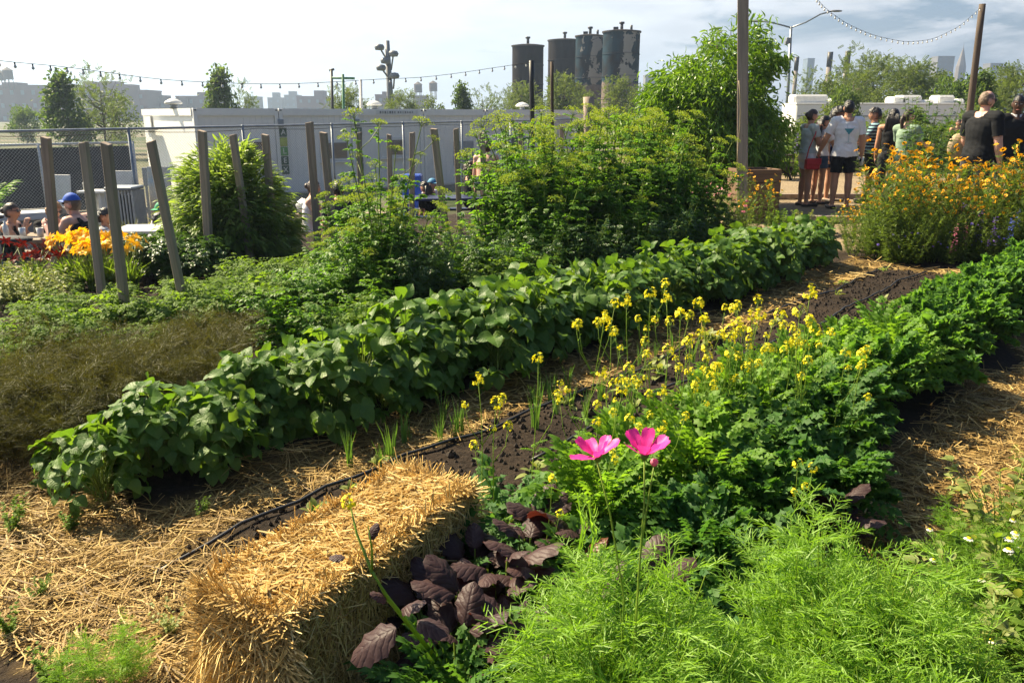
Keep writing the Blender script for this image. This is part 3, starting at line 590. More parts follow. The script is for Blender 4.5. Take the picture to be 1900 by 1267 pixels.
# ================================================================ straw bale
def bale():
    L, W, H = .80, .29, .40; t = thing('straw_bale', 'golden straw bale lying at the near end of the vegetable beds', 'straw bale', (-.462, 2.112, float(gz(np.array(-.475), np.array(2.145)))), -math.radians(30))
    bm = bmesh.new(); bmesh.ops.create_cube(bm, size=1.0); bmesh.ops.subdivide_edges(bm, edges=bm.edges[:], cuts=9, use_grid_fill=True)
    v = np.array([w.co[:] for w in bm.verts]); q = [[w.index for w in f.verts] for f in bm.faces]; bm.free()
    v = np.sign(v) * np.minimum(np.abs(v), .49) * np.array([W, L, H]) * .985 + [0, 0, H / 2]; v += rng.normal(0, .006, v.shape)
    b = NB('bale_core'); n_ = b.noise(90., 4., .7, b.coord('Object'), 1.); c = b.mix(b.ramp(n_, (.35, 0.), (.7, 1.)), (.10, .06, .02), (.45, .30, .10)); core = b.done(b.pbr(c, .9, 0, .1, b.bump(n_, 1., .02)).outputs[0])
    part('core', MB().add(v, q), core, t)
    mb = MB()
    def strands(p, d_, L_, w_, sag=.0, bend=.12):
        n = len(p); d_ = unit(d_); u = np.linspace(-.5, .5, 3)[None, :, None]; pa = p[:, None] + d_[:, None] * u * L_[:, None, None] + rng.normal(0, 1, (n, 1, 3)) * bend * L_[:, None, None] * (u * u * 4 - .3) * .4
        pa[..., 2] -= sag * (u[..., 0] + .5) ** 2 * L_[:, None]; tubes(mb, pa, (w_ * rng.uniform(.6, 1.4, n))[:, None] * np.array([1, 1, .8]), 3)
    hw, hl = W / 2, L / 2
    n = 6500; x = rng.uniform(-hw, hw, n) * 1.02; y = rng.uniform(-hl, hl, n) * 1.02; rise = .004 * np.cos(x / hw * 1.4) + .016 * (vnoise(x + 5, y + 5, 9., 4) - .5)
    a = rng.uniform(0, TAU, n) * .5 + rng.choice([0, 1.0], n); p = np.stack([x, y, H - .012 + rise + rng.uniform(-.012, .014, n)], -1); d_ = np.stack([np.cos(a), np.sin(a), rng.normal(0, .12, n)], -1); strands(p, d_, rng.uniform(.04, .13, n), .0019)
    n = 700; sdg = rng.choice([-1, 1], n); e = rng.random(n) < .5   # fringe along the top edges
    x = np.where(e, sdg * hw, rng.uniform(-hw, hw, n)); y = np.where(e, rng.uniform(-hl, hl, n), sdg * hl); o = np.stack([np.where(e, sdg, 0), np.where(e, 0, sdg), 0 * x], -1)
    strands(np.stack([x, y, H - rng.uniform(-.005, .05, n)], -1), o * .6 + rng.normal(0, .6, (n, 3)), rng.uniform(.03, .09, n), .0017, .1)
    for sgn in (-1, 1):
        n = 3600; y = rng.uniform(-hl, hl, n); z = rng.uniform(.0, H, n); p = np.stack([sgn * (hw + rng.uniform(-.012, .012, n)), y, z], -1); d_ = np.stack([sgn * rng.uniform(-.05, .22, n), rng.normal(0, .7, n), rng.normal(-.45, .55, n)], -1); strands(p, d_, rng.uniform(.05, .15, n), .0016, .15)
        n = 3400; x = rng.uniform(-hw, hw, n); z = rng.uniform(0, H, n); p = np.stack([x, sgn * (hl + rng.uniform(-.015, .012, n)), z], -1)
        fan = np.stack([(x / hw) * .9 + rng.normal(0, .35, n), np.full(n, sgn * .16), (z - H * .62) / H * 1.5 + rng.normal(0, .3, n)], -1); strands(p, fan, rng.uniform(.06, .19, n), .0017, .12)
    n = 260; p = np.stack([rng.uniform(-hw, hw, n), -hl - rng.uniform(0, .05, n), rng.uniform(.02, .3, n)], -1); strands(p, np.stack([rng.normal(0, .5, n), np.full(n, -.6), np.full(n, -.9)], -1) + rng.normal(0, .3, (n, 3)), rng.uniform(.12, .28, n), .0018, .2)
    part('straw', mb, BSTRAW, t)
bale()
# spill of straw round the foot of the bale belongs to the loose straw on the path
# ================================================================ rows
def ground(n, s):
    x, y = NS(n, s); return (x, y, float(gz(np.array(x), np.array(y))) - .01)
beans = [bean_proto() for _ in range(6)]; bi = 0
for ln_ in (3.24, 3.36, 3.50):
    s = 1.17 + (.1 if ln_ == 3.36 else 0)
    while s < 8.75:
        n = ln_ + rng.normal(0, .06); sc = rng.uniform(.76, 1.15) * (.98 + .08 * math.sin(s * 2.1)) * (.72 + .28 * float(sstep(1.1, 2.4, s)))
        first = s < 1.26 and ln_ == 3.22
        place(beans[bi % 6], 'bean_plant', 'bean plant at the near end of the bean row, hanging over the straw' if first else 'bush bean plant with broad heart shaped leaves in the long dense row', 'bean plant', ground(n, s), None, sc, None if first else 'bush beans in the long row'); bi += 1; s += .225 * rng.uniform(.85, 1.15)
# curly kale, mustard greens
def hl_proto(nm, leafm, stemm, *a, **k):
    s_, f_ = head_leaves(*a, **k); return [('stem', s_.mesh(nm + '_stem', M[stemm], True), None), ('foliage', f_.mesh(nm + '_foliage', M[leafm], True), None)]
kales = [hl_proto('kale', 'kale', 'stem', C_kale, 34, .24, .38, .19, .0, 1.25) for _ in range(4)]
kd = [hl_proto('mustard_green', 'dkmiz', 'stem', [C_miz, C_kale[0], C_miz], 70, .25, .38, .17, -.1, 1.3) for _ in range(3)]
kl = [hl_proto('mizuna', 'mizuna', 'stem', [C_miz], 120, .25, .40, .17, .0, 1.35) for _ in range(3)]
s = 2.15; k_ = 0
while s < 8.8:
    for n0 in ((1.06, 1.28, 1.50) if s < 3.5 else (1.27, 1.41, 1.55)):
        n = n0 + rng.normal(0, .04); ss = s + rng.uniform(-.1, .1); mixk = (s - 3.9) / 1.2 + (1.3 - n) * .6 + rng.normal(0, .25)
        if n0 == 1.55 and s > 4.6: continue
        if mixk > .5: place(kales[k_ % 4], 'curly_kale', 'curly kale plant with tightly ruffled leaves in the bed beside the straw path', 'kale', ground(n, ss), None, rng.uniform(.75, 1.02), 'curly kale in the right hand bed')
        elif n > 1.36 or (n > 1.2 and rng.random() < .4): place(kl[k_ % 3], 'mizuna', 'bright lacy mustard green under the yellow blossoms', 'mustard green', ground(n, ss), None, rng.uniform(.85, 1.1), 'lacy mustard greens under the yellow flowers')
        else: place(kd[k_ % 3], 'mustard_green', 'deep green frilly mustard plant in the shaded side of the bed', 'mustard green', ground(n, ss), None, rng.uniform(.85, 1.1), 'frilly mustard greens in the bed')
        k_ += 1
    s += .27
# purple mustard in front, by the bale
pur = []
for q in range(4):
    s_, f_ = head_leaves(L_must, 11, .20, .36, .115, -.3, 1.2); pur.append([('stem', s_.mesh('purple_stem', M['stem'], True), None), ('foliage', f_.mesh('purple_foliage', M['purple'], True), None)])
for q, (px, py, z) in enumerate([(930, 1040, .3), (870, 1120, .28), (1020, 930, .34), (985, 905, .38), (880, 1010, .32), (1005, 1010, .36), (950, 1170, .25), (1060, 1080, .28), (810, 1180, .15), (1075, 960, .33), (1560, 910, .3), (1200, 1080, .3), (980, 1000, .3), (1500, 880, .3), (850, 1240, .15), (1000, 1240, .2), (1545, 925, .25)]):
    g = G(px, py, z); place(pur[q % 4], 'purple_mustard', 'purple mustard plant with crinkled leaves between straw bale and feathery greens' if px < 1300 else 'purple leaved mustard plant among the deep green mustard by the straw path', 'purple mustard', (g[0], g[1], float(gz(g[0], g[1])) - .01), None, rng.uniform(.85, 1.12), 'purple mustard beside the bale' if px < 1300 else 'purple mustard among the greens')
s_, f_ = head_leaves(L_must, 5, .16, .42, .10, .1, 1.1); g = G(1050, 960, .4)
place([('stem', s_.mesh('rust_stem', M['stem'], True), None), ('foliage', f_.mesh('rust_foliage', M['rust'], True), None)], 'purple_mustard', 'mustard plant with backlit rust orange leaves behind the purple ones', 'purple mustard', (g[0], g[1], 0))
low = [hl_proto('low_green', 'dkmiz', 'stem', [C_miz], 40, .22, .26, .17, -.1, 1.2) for _ in range(2)]
for q in range(50):
    px = rng.uniform(790, 1440); py = rng.uniform(930, 1260); 
    if px < 830 and py > 1060: continue
    g = G(px, py, .2); place(low[q % 2], 'mustard_green', 'low dark mustard green filling the ground between purple leaves', 'mustard green', (g[0], g[1], 0), None, rng.uniform(.7, 1.1), 'low mustard greens under the purple mustard')
# flowering mustard
must = [mustard_proto(h, b_) for h, b_ in ((1., 2), (1., 3), (1., 1), (1., 2), (1., 4), (1., 3))]
HEADS = [(895, 705, .70), (912, 735, .66), (990, 660, .72), (1050, 685, .68), (1090, 572, .80), (1127, 600, .76), (1125, 710, .64), (1158, 675, .66), (1180, 548, .82), (1192, 580, .76), (1187, 700, .62), (1215, 537, .84), (1248, 550, .82), (1230, 640, .70), (1245, 715, .62), (1335, 540, .84), (1370, 568, .80), (1395, 572, .78), (1277, 565, .8), (1310, 585, .76), (1345, 600, .74), (1380, 600, .74), (1418, 595, .74), (1265, 628, .7), (1295, 660, .66), (1345, 620, .72), (1365, 650, .66), (1400, 620, .7), (1455, 640, .66), (1465, 605, .7), (1480, 600, .7), (1507, 527, .92), (1498, 570, .84), (1522, 585, .8), (1220, 770, .58), (1300, 700, .6), (1340, 665, .62), (1160, 770, .56), (1100, 780, .56), (1010, 880, .5), (1560, 655, .66), (1590, 648, .66), (1488, 858, .5), (1512, 856, .48), (1320, 640, .68), (1430, 570, .76)]
for q, (px, py, z) in enumerate(HEADS):
    g = G(px, py, z); pr = must[2 + 0 * q] if z < .55 else must[q % 6]
    place(pr, 'flowering_mustard', 'tall thin mustard plant topped with small yellow blossoms', 'mustard flower', (g[0], g[1], 0), None, z * .97, 'yellow flowering mustard above the greens')
# one bolting stem leans across the bale
def leaning_stem():
    t = thing('flowering_mustard', 'thin purple leaved mustard stem leaning in front of the straw bale', 'mustard flower', (0, 0, 0)); p = np.array([G(855, 1250, .05), P(720, 1110, 1.62), P(690, 1060, 1.62), P(662, 990, 1.66), P(648, 930, 1.7)]); p[0][2] = 0
    m = MB(); m.tube(p, [.006, .005, .004, .003, .0015], 6); m.tube(np.array([p[2], P(690, 1020, 1.6), P(683, 975, 1.6)]), [.003, .0025, .001], 5); part('stem', m, M['mst'], t, True)
    l = MB()
    for (px, py, sc, d_) in ((735, 1165, .13, (-1, -.2, -.3)), (745, 1130, .07, (.4, -.3, .6)), (718, 1110, .05, (-.3, -.5, .8)), (775, 1150, .08, (.6, -.4, .2)), (640, 1035, .035, (-1, 0, .4)), (684, 1000, .04, (.3, -.2, 1))): scatter(l, L_must, P(px, py, 1.62)[None], np.array([d_], float), np.array([[.2, -.3, 1.]]), sc)
    part('foliage', l, M['purple'], t, True); link('blossom', RAC[2], t, mat=T4(p[-1], (0, 0, 1), .9))
leaning_stem()
# ================================================================ cosmos
def cosmos_proto(H, n=7, spread=.16, per=13):
    s_, f_, ps = leafy(T_cos, None, n, H, spread, per, .185, f0=.25, up=.9, droop=.05, sr=.003, hj=.35, szf=.25, k=7, r0=.03, flat=.4)
    return [('stem', s_.mesh('cosmos_stem', M['mst'], True), None), ('foliage', f_.mesh('cosmos_foliage', M['cosmos'], False), None)]
cosm = [cosmos_proto(.66) for _ in range(4)]
spots = []
for (px0, px1, py0, py1, n, z) in ((1085, 1235, 1040, 1110, 7, .64), (1075, 1260, 1120, 1260, 8, .58), (1530, 1650, 985, 1050, 6, .64), (1480, 1740, 1050, 1110, 6, .60), (1470, 1880, 1120, 1250, 12, .58), (1640, 1760, 1060, 1120, 2, .58), (1090, 1900, 1290, 1360, 12, .56)):
    for _ in range(n): spots.append((rng.uniform(px0, px1), rng.uniform(py0, py1), z))
for q, (px, py, z) in enumerate(spots):
    g = G(px, py, z); place(cosm[q % 4], 'cosmos_plant', 'bright feathery cosmos plant with thread like leaves in the foreground', 'cosmos', (g[0], g[1], 0), None, z / .66 * rng.uniform(.9, 1.08), 'feathery cosmos foliage in the foreground')
for (px, py, sc) in ((170, 1225, .32), (215, 1240, .36), (250, 1215, .3), (120, 1245, .28)):
    g = G(px, py, .1); place(cosm[0], 'cosmos_plant', 'small feathery seedling on the straw in the bottom left corner', 'cosmos', (g[0], g[1], 0), None, sc, 'feathery seedlings in the bottom left corner')
def cosmos_flower():
    base = (.27, 1.38, 0.); t = thing('cosmos_flower', 'cosmos plant with two open magenta flowers and one pink bud', 'cosmos', base); B = np.array(base)
    pt = leaf_tpl(lambda u: .50 * (.2 + .8 * math.sin(min(1, u * 1.35) * math.pi / 2)) * (1 - .35 * max(0, (u - .75) / .25) ** 2), 9, 3, .10, -.10, .03, 2., notch=.05)
    discm = plain('cosmos_disc', (.75, .35, .02), (.55, .2, .01), bump=.6, bs=400); sep = M['stem']
    for (px, py, Y, tilt, R, az0, foot, cups) in ((1108, 846, 1.43, (-.25, -.10, 1), .047, .2, (1158, 1110), (.25, .35, .9, 1.1, .3, .2, .15, .9)), (1196, 842, 1.40, (.04, -.12, 1), .050, .5, (1185, 1070), (.7, .9, 1.1, .8, .5, .75, .6, 1.0))):
        c = P(px, py, Y); f0 = P(foot[0], foot[1], Y - .03); p3 = np.array([f0[0], f0[1] + .02, .02])
        st = MB(); st.tube(np.array([p3, f0, f0 * .4 + c * .6 + [.004, 0, 0], c - [0, 0, .012]]) - B, [.0026, .0022, .0019, .0016], 6); part('stem', st, M['mst'], t, True)
        z = unit(np.array(tilt)); x = unit(np.cross(z, [0, 1., 0.2])); y = np.cross(z, x)
        fl = MB(); fl.lathe([(.0001, -.014), (.004, -.012), (.0085, -.004), (.0095, .001), (.0001, .001)], sides=10); f = link('flower', fl.mesh('flower', sep, True), t, mat=Matrix.Translation(Vector(c - B)) @ Matrix((x, y, z)).transposed().to_4x4())
        for k in range(8):
            a = k / 8 * TAU + az0; m_ = MB(); cu = cups[k] + rng.normal(0, .06); scatter(m_, pt, np.array([[math.cos(a) * .006, math.sin(a) * .006, 0]]), np.array([[math.cos(a), math.sin(a), cu]]), np.array([[0, 0, 1.]]) - .6 * cu * np.array([[math.cos(a), math.sin(a), 0]]), R); part('petal', m_, M['pink'], f, True)
        d_ = MB().lathe([(.0075, 0), (.0075, .004), (.005, .008), (.0001, .0095)], sides=12)
        for o in sph(26, .2, 1.): d_.ball(o * np.array([.0068, .0068, .0085]), .0014, 0, 5, 3)
        part('disc', d_, discm, f, True)
    c = P(1214, 857, 1.41); st = MB(); f0 = P(1190, 1010, 1.39); st.tube(np.array([[f0[0] - .02, f0[1], .05], f0, c * .7 + f0 * .3, c - [0, 0, .008]]) - B, [.0024, .002, .0017, .0015], 6); part('stem', st, M['mst'], t, True)
    part('bud', MB().lathe([(.0001, -.009), (.0055, -.006), (.0078, 0), (.006, .005), (.0001, .0075)], c - B, 12), M['rose'], t, True)
cosmos_flower()
# ================================================================ drip hoses, shoots, weeds
rub = plain('black_hose', (.02, .021, .024), (.035, .035, .04), .45)
for (n0, s0, s1, lb) in ((2.60, 1.0, 9.1, 'black drip hose along the edge of the bare soil bed, passing behind the straw bale'), (2.22, 2.6, 9.0, 'black drip hose along the middle of the bare soil bed')):
    ss = np.linspace(s0, s1, 60); nn = n0 + .03 * np.sin(ss * 1.7 + n0 * 9) + .02 * np.sin(ss * 4.1); x = RN[0] * nn + RS[0] * ss; y = RN[1] * nn + RS[1] * ss
    tag(link('drip_hose', MB().tube(np.stack([x, y, gz(x, y) + .018], -1), .0072, 7).mesh('drip_hose', rub, True)), lb, 'hose')
def tuft(n, H, w, lean=.5, m='onion', k=4):
    a = rng.uniform(0, TAU, n); h = H * rng.uniform(.5, 1, n); t = np.linspace(0, 1, k)[None]; ln_ = lean * rng.uniform(.1, 1, n)[:, None] * h[:, None]; r = rng.uniform(0, .02, n)[:, None]
    pa = np.stack([np.cos(a)[:, None] * (r + ln_ * t ** 2), np.sin(a)[:, None] * (r + ln_ * t ** 2), h[:, None] * (t - .25 * lean * t ** 3)], -1); mb = MB(); ribbons(mb, pa, w * np.array([1, .95, .7, .1])[None] if k == 4 else w); return mb.mesh('blades', M[m], False)
on = [tuft(16, .24, .006, .25) for _ in range(3)]
for q in range(32):
    s = rng.uniform(1.9, 4.6); n = rng.choice([2.7, 2.42, 2.85], p=[.4, .35, .25]) + rng.normal(0, .05); g = ground(n, s)
    tag(link('onion_shoot', on[q % 3], None, g, (0, 0, rng.uniform(0, 6))), 'tuft of thin green onion shoots sprouting beside the drip hose', 'onion', 'onion shoots along the hose').scale = (rng.uniform(.5, 1),) * 3
seed = [hl_proto('seedling', 'silver', 'stem', L_ov, 7, .07, .09, .06, .1, 1.1) for _ in range(2)]
for q in range(40):
    s = rng.uniform(1.2, 8.6); n = rng.choice([2.5, 2.1, 1.85]) + rng.normal(0, .06); place(seed[q % 2], 'seedling', 'small grey green seedling in the bare soil bed', 'seedling', ground(n, s), None, rng.uniform(.6, 1.2), 'seedlings in the bare soil bed')
weed = [proto_leafy('weed', m, L_ov, None, 9, .3, .16, 16, .055, sr=.0025, up=.6) for m in ('potato', 'silver', 'potato')]
for q, (n, s, sc) in enumerate([(1.75, 1.15, .35), (2.25, .95, .4), (3.3, .85, .5), (3.15, 1.0, .45), (2.0, 1.25, .3), (2.9, 1.4, .3), (2.6, .62, .4), (2.1, .55, .35), (2.75, .75, .3), (1.6, 3.3, .6), (1.68, 4.2, .6), (1.7, 5.2, .6), (1.72, 6.3, .6), (1.7, 7.4, .7)]):
    place(weed[q % 3], 'weed', 'small weed growing through the straw', 'weed', ground(n, s), None, sc, 'weeds in the straw')
fern = proto_leafy('chamomile', 'mizuna', [T_fine, T_fine], None, 12, .34, .2, 40, .08, sr=.002, up=.7)
cham = daisy(.014, [M['white'], M['ylw']], 10, .4, -.1)
for q in range(44):
    px = rng.uniform(1790, 2080); py = rng.uniform(850, 1180); z = .28
    if px < 1960 - (py - 850) * .35 and py < 900: continue
    g = G(px, py, z)
    if q % 3 == 2:
        pr = list(fern) + [('flower', cham, T4((rng.normal(0, .12), rng.normal(0, .12), rng.uniform(.26, .36)))) for _ in range(2)]; place(pr, 'chamomile', 'feathery chamomile with tiny white daisies at the right edge', 'chamomile', (g[0], g[1], 0), None, rng.uniform(.8, 1.1), 'chamomile at the right edge')
    else: place(weed[q % 3], 'weed', 'leafy pale green weed clump beside the straw path at the right edge', 'weed', (g[0], g[1], 0), None, rng.uniform(.9, 1.35), 'leafy weeds at the right edge')
g = G(330, 1265, .05); place(weed[0], 'weed', 'bright green weed by the foot of the straw bale', 'weed', (g[0] - .35, g[1], 0), None, .5)
# ================================================================ left beds
fen = []
for q in range(3):
    s_, f_, ps = leafy(T_fen, None, 9, .58, .26, 12, .26, f0=.25, up=.8, droop=.0, sr=.003, hj=.3, szf=.25, r0=.08, flat=.3); fen.append([('stem', s_.mesh('fennel_stem', M['dkstem'], True), None), ('foliage', f_.mesh('fennel_foliage', M['fennel'], False), None)])
for q in range(48):
    n = rng.uniform(3.8, 4.75); s = rng.uniform(.0, 2.3); place(fen[q % 3], 'bronze_fennel', 'hazy bronze fennel plant in the dark row behind the beans', 'fennel', ground(n, s), None, rng.uniform(.6, .82), 'bronze fennel row')
pots = [proto_leafy('potato', 'potato', [C_potato], None, 12, .50, .30, 13, .20, f0=.25, up=.35, droop=.1, sr=.005, r0=.05) for _ in range(4)]
bsh = [proto_leafy('tomato', 'lovage', [C_lov, C_potato], None, 11, .62, .28, 15, .18, f0=.15, up=.4, droop=.1, sr=.005, r0=.05) for _ in range(3)]
for q in range(165):
    n = rng.uniform(4.9, 8.7); s = rng.uniform(-.9, 4.6)
    x, y = NS(n, s)
    if x < -5.8 or (x > -.9 and n < 6.2): continue
    if abs(n - 7.15) < .22: continue
    if x < -1.55 or s < 2.0: place(pots[q % 4], 'potato_plant', 'sprawling potato plant with pale toothed leaves among the wooden stakes', 'potato plant', ground(n, s), None, rng.uniform(.5, .8) * (1 - .55 * float(sstep(6.3, 7.3, n))), 'potato plants among the stakes')
    else: place(bsh[q % 3], 'leafy_vegetable', 'bushy leafy vegetable plant behind the bean row', 'vegetable plant', ground(n, s), None, rng.uniform(.7, 1.05), 'leafy vegetables behind the bean row')
# plants right behind the bean row
for q in range(30):
    n = rng.uniform(4.2, 5.4); s = rng.uniform(2.7, 8.3); place((bsh + pots)[q % 7], 'leafy_vegetable', 'low leafy vegetable in the shade behind the bean row', 'vegetable plant', ground(n, s), None, rng.uniform(.6, .9), 'low vegetables behind the bean row')
# lovage with yellow umbels
lov = [lovage_proto(1.0, 8, .30), lovage_proto(1.0, 9, .36), lovage_proto(1.0, 7, .26)]
tall = lovage_proto(1.74, 6, .34, 18, 14)
g = G(712, 590); place(tall, 'lovage', 'tallest lovage with open yellow flower heads, standing alone before the white cabins', 'lovage', (g[0], g[1], 0), .6, 1.0)
for q, (px, py, H) in enumerate([(690, 560, 1.05), (740, 575, .95), (655, 540, .9), (770, 560, .95), (700, 600, .8), (665, 590, .8), (620, 560, .6), (815, 545, .6), (725, 545, .95), (950, 500, 1.45), (1000, 490, 1.55), (1050, 500, 1.5), (905, 510, 1.2), (985, 470, 1.62), (1090, 480, 1.45), (1140, 470, 1.6), (1180, 475, 1.55), (1225, 480, 1.5), (1120, 500, 1.2), (1260, 470, 1.3), (1195, 455, 1.6), (1040, 460, 1.55), (1290, 470, 1.1), (860, 530, .6), (830, 520, .55), (1020, 520, 1.1), (1160, 505, 1.1)]):
    g = G(px, py); place(lov[q % 3], 'lovage', 'dense glossy lovage with yellow green flower heads in front of the peach tree' if px > 880 else 'leafy lovage around the foot of the tallest one', 'lovage', (g[0], g[1], float(gz(g[0], g[1])) - .02), None, H, 'dense stand of lovage' if px > 880 else 'lovage round the tallest one')
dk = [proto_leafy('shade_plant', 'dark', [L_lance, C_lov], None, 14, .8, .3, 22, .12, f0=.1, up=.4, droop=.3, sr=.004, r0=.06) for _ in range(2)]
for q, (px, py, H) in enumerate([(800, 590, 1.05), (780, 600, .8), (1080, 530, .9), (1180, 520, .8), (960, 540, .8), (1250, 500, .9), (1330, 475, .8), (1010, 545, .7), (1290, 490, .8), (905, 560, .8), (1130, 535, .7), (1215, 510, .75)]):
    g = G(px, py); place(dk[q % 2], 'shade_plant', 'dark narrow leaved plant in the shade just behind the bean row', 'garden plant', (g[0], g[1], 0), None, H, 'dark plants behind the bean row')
# dome of arching narrow leaves, low dark bush
def dome(n, R, Hd):
    o = sph(n, .0, 1.); tip = o * np.array([R, R, Hd]) * rng.uniform(.8, 1.02, n)[:, None]; t = np.linspace(0, 1, 8); rr = tip[:, None, :2] * (t ** .75)[None, :, None] * .96; z = tip[:, None, 2] * (1.25 * t - .25 * t ** 4)[None, :, None][..., 0]
    pa = np.concatenate([rr, z[..., None]], -1); s_ = MB(); tubes(s_, pa, .0045 * np.linspace(1, .4, 8)[None], 4); p, tg, f = on_paths(pa, 46, .42, 1.); p = p + rng.normal(0, .035, p.shape); a = rng.uniform(0, TAU, len(p)); sd_ = np.stack([np.cos(a), np.sin(a), 0 * a], -1); f_ = MB()
    scatter(f_, L_lance, p, sd_ * .55 + unit(p * np.array([1, 1, .2])) * .7 + tg * .5 + np.array([0, 0, -.30]), np.array([0, 0, 1.]) + rng.normal(0, .35, p.shape), .105 * rng.uniform(.7, 1.15, len(p))); return s_, f_
s_, f_ = dome(420, .84, 1.34)
g = G(440, 512); place([('stem', s_.mesh('s', M['stem'], True), None), ('foliage', f_.mesh('dome_foliage', M['willow'], True), None)], 'willow_leaved_shrub', 'large rounded shrub of arching narrow leaves between the grey stakes', 'shrub', (g[0] * 1.13, g[1] * 1.13, float(gz(g[0] * 1.13, g[1] * 1.13))), 0, .98)
peo = [proto_leafy('peony', 'dark', [C_lov], None, 22, .62, .38, 15, .24, f0=.3, up=.3, droop=.05, sr=.005, r0=.06) for _ in range(2)]
for q, (px, py, sc) in enumerate([(300, 520, 1.), (350, 525, .95), (270, 505, .9), (335, 500, .9)]):
    g = G(px, py); place(peo[q % 2], 'peony_bush', 'low dark green bush beside the orange lilies', 'shrub', (g[0], g[1], float(gz(g[0], g[1]))), None, sc * .72, 'low dark bushes beside the lilies')
# day lilies
def lily_flower(m):
    mb = MB(); pt = leaf_tpl(lance(.42), 5, 1, .1, .55)
    for k in range(6): a = k / 6 * TAU; scatter(mb, pt, np.array([[0, 0, .01]]), np.array([[math.cos(a), math.sin(a), .9]]), np.array([[-math.cos(a), -math.sin(a), .8]]), .058 if k % 2 else .066)
    return mb.mesh('flower', M[m], True)
def lily_proto(m, H, nf):
    lv = tuft(46, H * .95, .016, .75, 'potato'); st = MB(); pr = []
    for k in range(nf):
        a = rng.uniform(0, TAU); e = np.array([math.cos(a) * rng.uniform(.03, .22), math.sin(a) * rng.uniform(.03, .22), H * rng.uniform(.95, 1.25)]); st.tube(np.array([[0, 0, 0], e * [.5, .5, .55], e]), .003, 4); pr.append(('flower', LF[m], T4(e, (math.cos(a) * .6 - .2, math.sin(a) * .6 - .5, .7), rng.uniform(.85, 1.15))))
    return [('foliage', lv, None), ('stem', st.mesh('lily_stem', M['stem'], True), None)] + pr
LF = {'lily': lily_flower('lily'), 'red': lily_flower('red')}
lil = [lily_proto('lily', .36, 5) for _ in range(3)]; rl = [lily_proto('red', .27, 4) for _ in range(2)]
for q in range(16):
    g = G(rng.uniform(115, 265), rng.uniform(515, 545)); place(lil[q % 3], 'orange_daylily', 'clump of golden orange lilies between the leaning stakes', 'daylily', (g[0], g[1], float(gz(g[0], g[1]))), None, rng.uniform(.9, 1.1), 'orange lilies in front of the picnic table')
for q in range(9):
    g = G(rng.uniform(-10, 100), rng.uniform(520, 545)); place(rl[q % 2], 'red_daylily', 'dark red lilies beside the picnic table at the left edge', 'daylily', (g[0], g[1], float(gz(g[0], g[1]))), None, rng.uniform(.9, 1.15), 'dark red lilies at the left edge')
sil = [proto_leafy('grey_leaf', 'silver', [L_ov], None, 14, .5, .3, 18, .08, f0=.2, up=.5, sr=.004, r0=.05)]
for q in range(14):
    g = G(rng.uniform(-40, 110), rng.uniform(535, 580)); place(sil[0], 'grey_leaved_plant', 'pale grey green leafy plant below the red lilies', 'garden plant', (g[0], g[1], float(gz(g[0], g[1]))), None, rng.uniform(.5, .7), 'grey green plants below the red lilies')
# ================================================================ tickseed border on the right
tk = [tick_proto(1., 9, .28) for _ in range(4)]
for q in range(100):
    px = rng.uniform(1545, 1960); 
    z = rng.uniform(.6, 1.36) + .12 * (px > 1850); y0 = 8.95 + rng.random() * 1.75; X0 = (px - 950) / 1520 * (y0 * 1.04); 
    if X0 < 3.9 + .1 * (y0 - 9): continue
    edge = min(1, .62 + (px - 1545) / 260); gap = .84 if 1690 < px < 1850 else 1.
    place(tk[q % 4], 'tickseed', 'tall tickseed covered in golden flowers with brown centres along the right hand border', 'tickseed', (X0, y0, 0), None, z * edge * gap, 'golden tickseed in the right hand border')
for q, (px, py, H) in enumerate([(1395, 440, .85), (1412, 450, .75), (1380, 445, .6)]):
    g = G(px, py); place(tk[q], 'tickseed', 'small tickseed with a few golden flowers by the tall pole', 'tickseed', (g[0], g[1], 0), None, H, 'tickseed by the tall pole')
und = [proto_leafy('border_plant', 'fine', [L_tiny, T_fine], None, 12, .6, .28, 42, .07, f0=.05, up=.6, sr=.003, r0=.1) for _ in range(2)]
for q in range(60):
    x = rng.uniform(3.9, 7.2); y = rng.uniform(8.75, 9.6) + (x - 4) * .08; place(und[q % 2], 'border_plant', 'fine leaved plant under the golden flowers of the border', 'garden plant', (x, y, 0), None, rng.uniform(.6, 1.1), 'fine leaved undergrowth of the border')
def spike(m, H):
    mb = MB(); n = 46; t = rng.uniform(.35, 1, n); a = rng.uniform(0, TAU, n); r = .03 * (1.15 - t); p = np.stack([np.cos(a) * r, np.sin(a) * r, H * t], -1); scatter(mb, leaf_tpl(petal(.9), 2, 1, .2, .2), p, np.stack([np.cos(a), np.sin(a), 0 * a + .3], -1) + rng.normal(0, .3, (n, 3)), [0, 0, 1.], .028)
    st = MB().tube(np.array([[0, 0, 0], [0.01, 0, H * .5], [0, 0, H * .97]]), .003, 4); lf = MB(); k = 22; a = rng.uniform(0, TAU, k); scatter(lf, T_fine, np.stack([0 * a, 0 * a, rng.uniform(.05, .5, k) * H], -1), np.stack([np.cos(a), np.sin(a), 0 * a + .4], -1), [0, 0, 1.], .1)
    return [('stem', st.mesh('spike_stem', M['fine'], True), None), ('foliage', lf.mesh('spike_foliage', M['fine'], False), None), ('flower_spike', mb.mesh('flower_spike', M[m], True), None)]
sp_ = {m: spike(m, .62) for m in ('rose', 'violet', 'blue')}
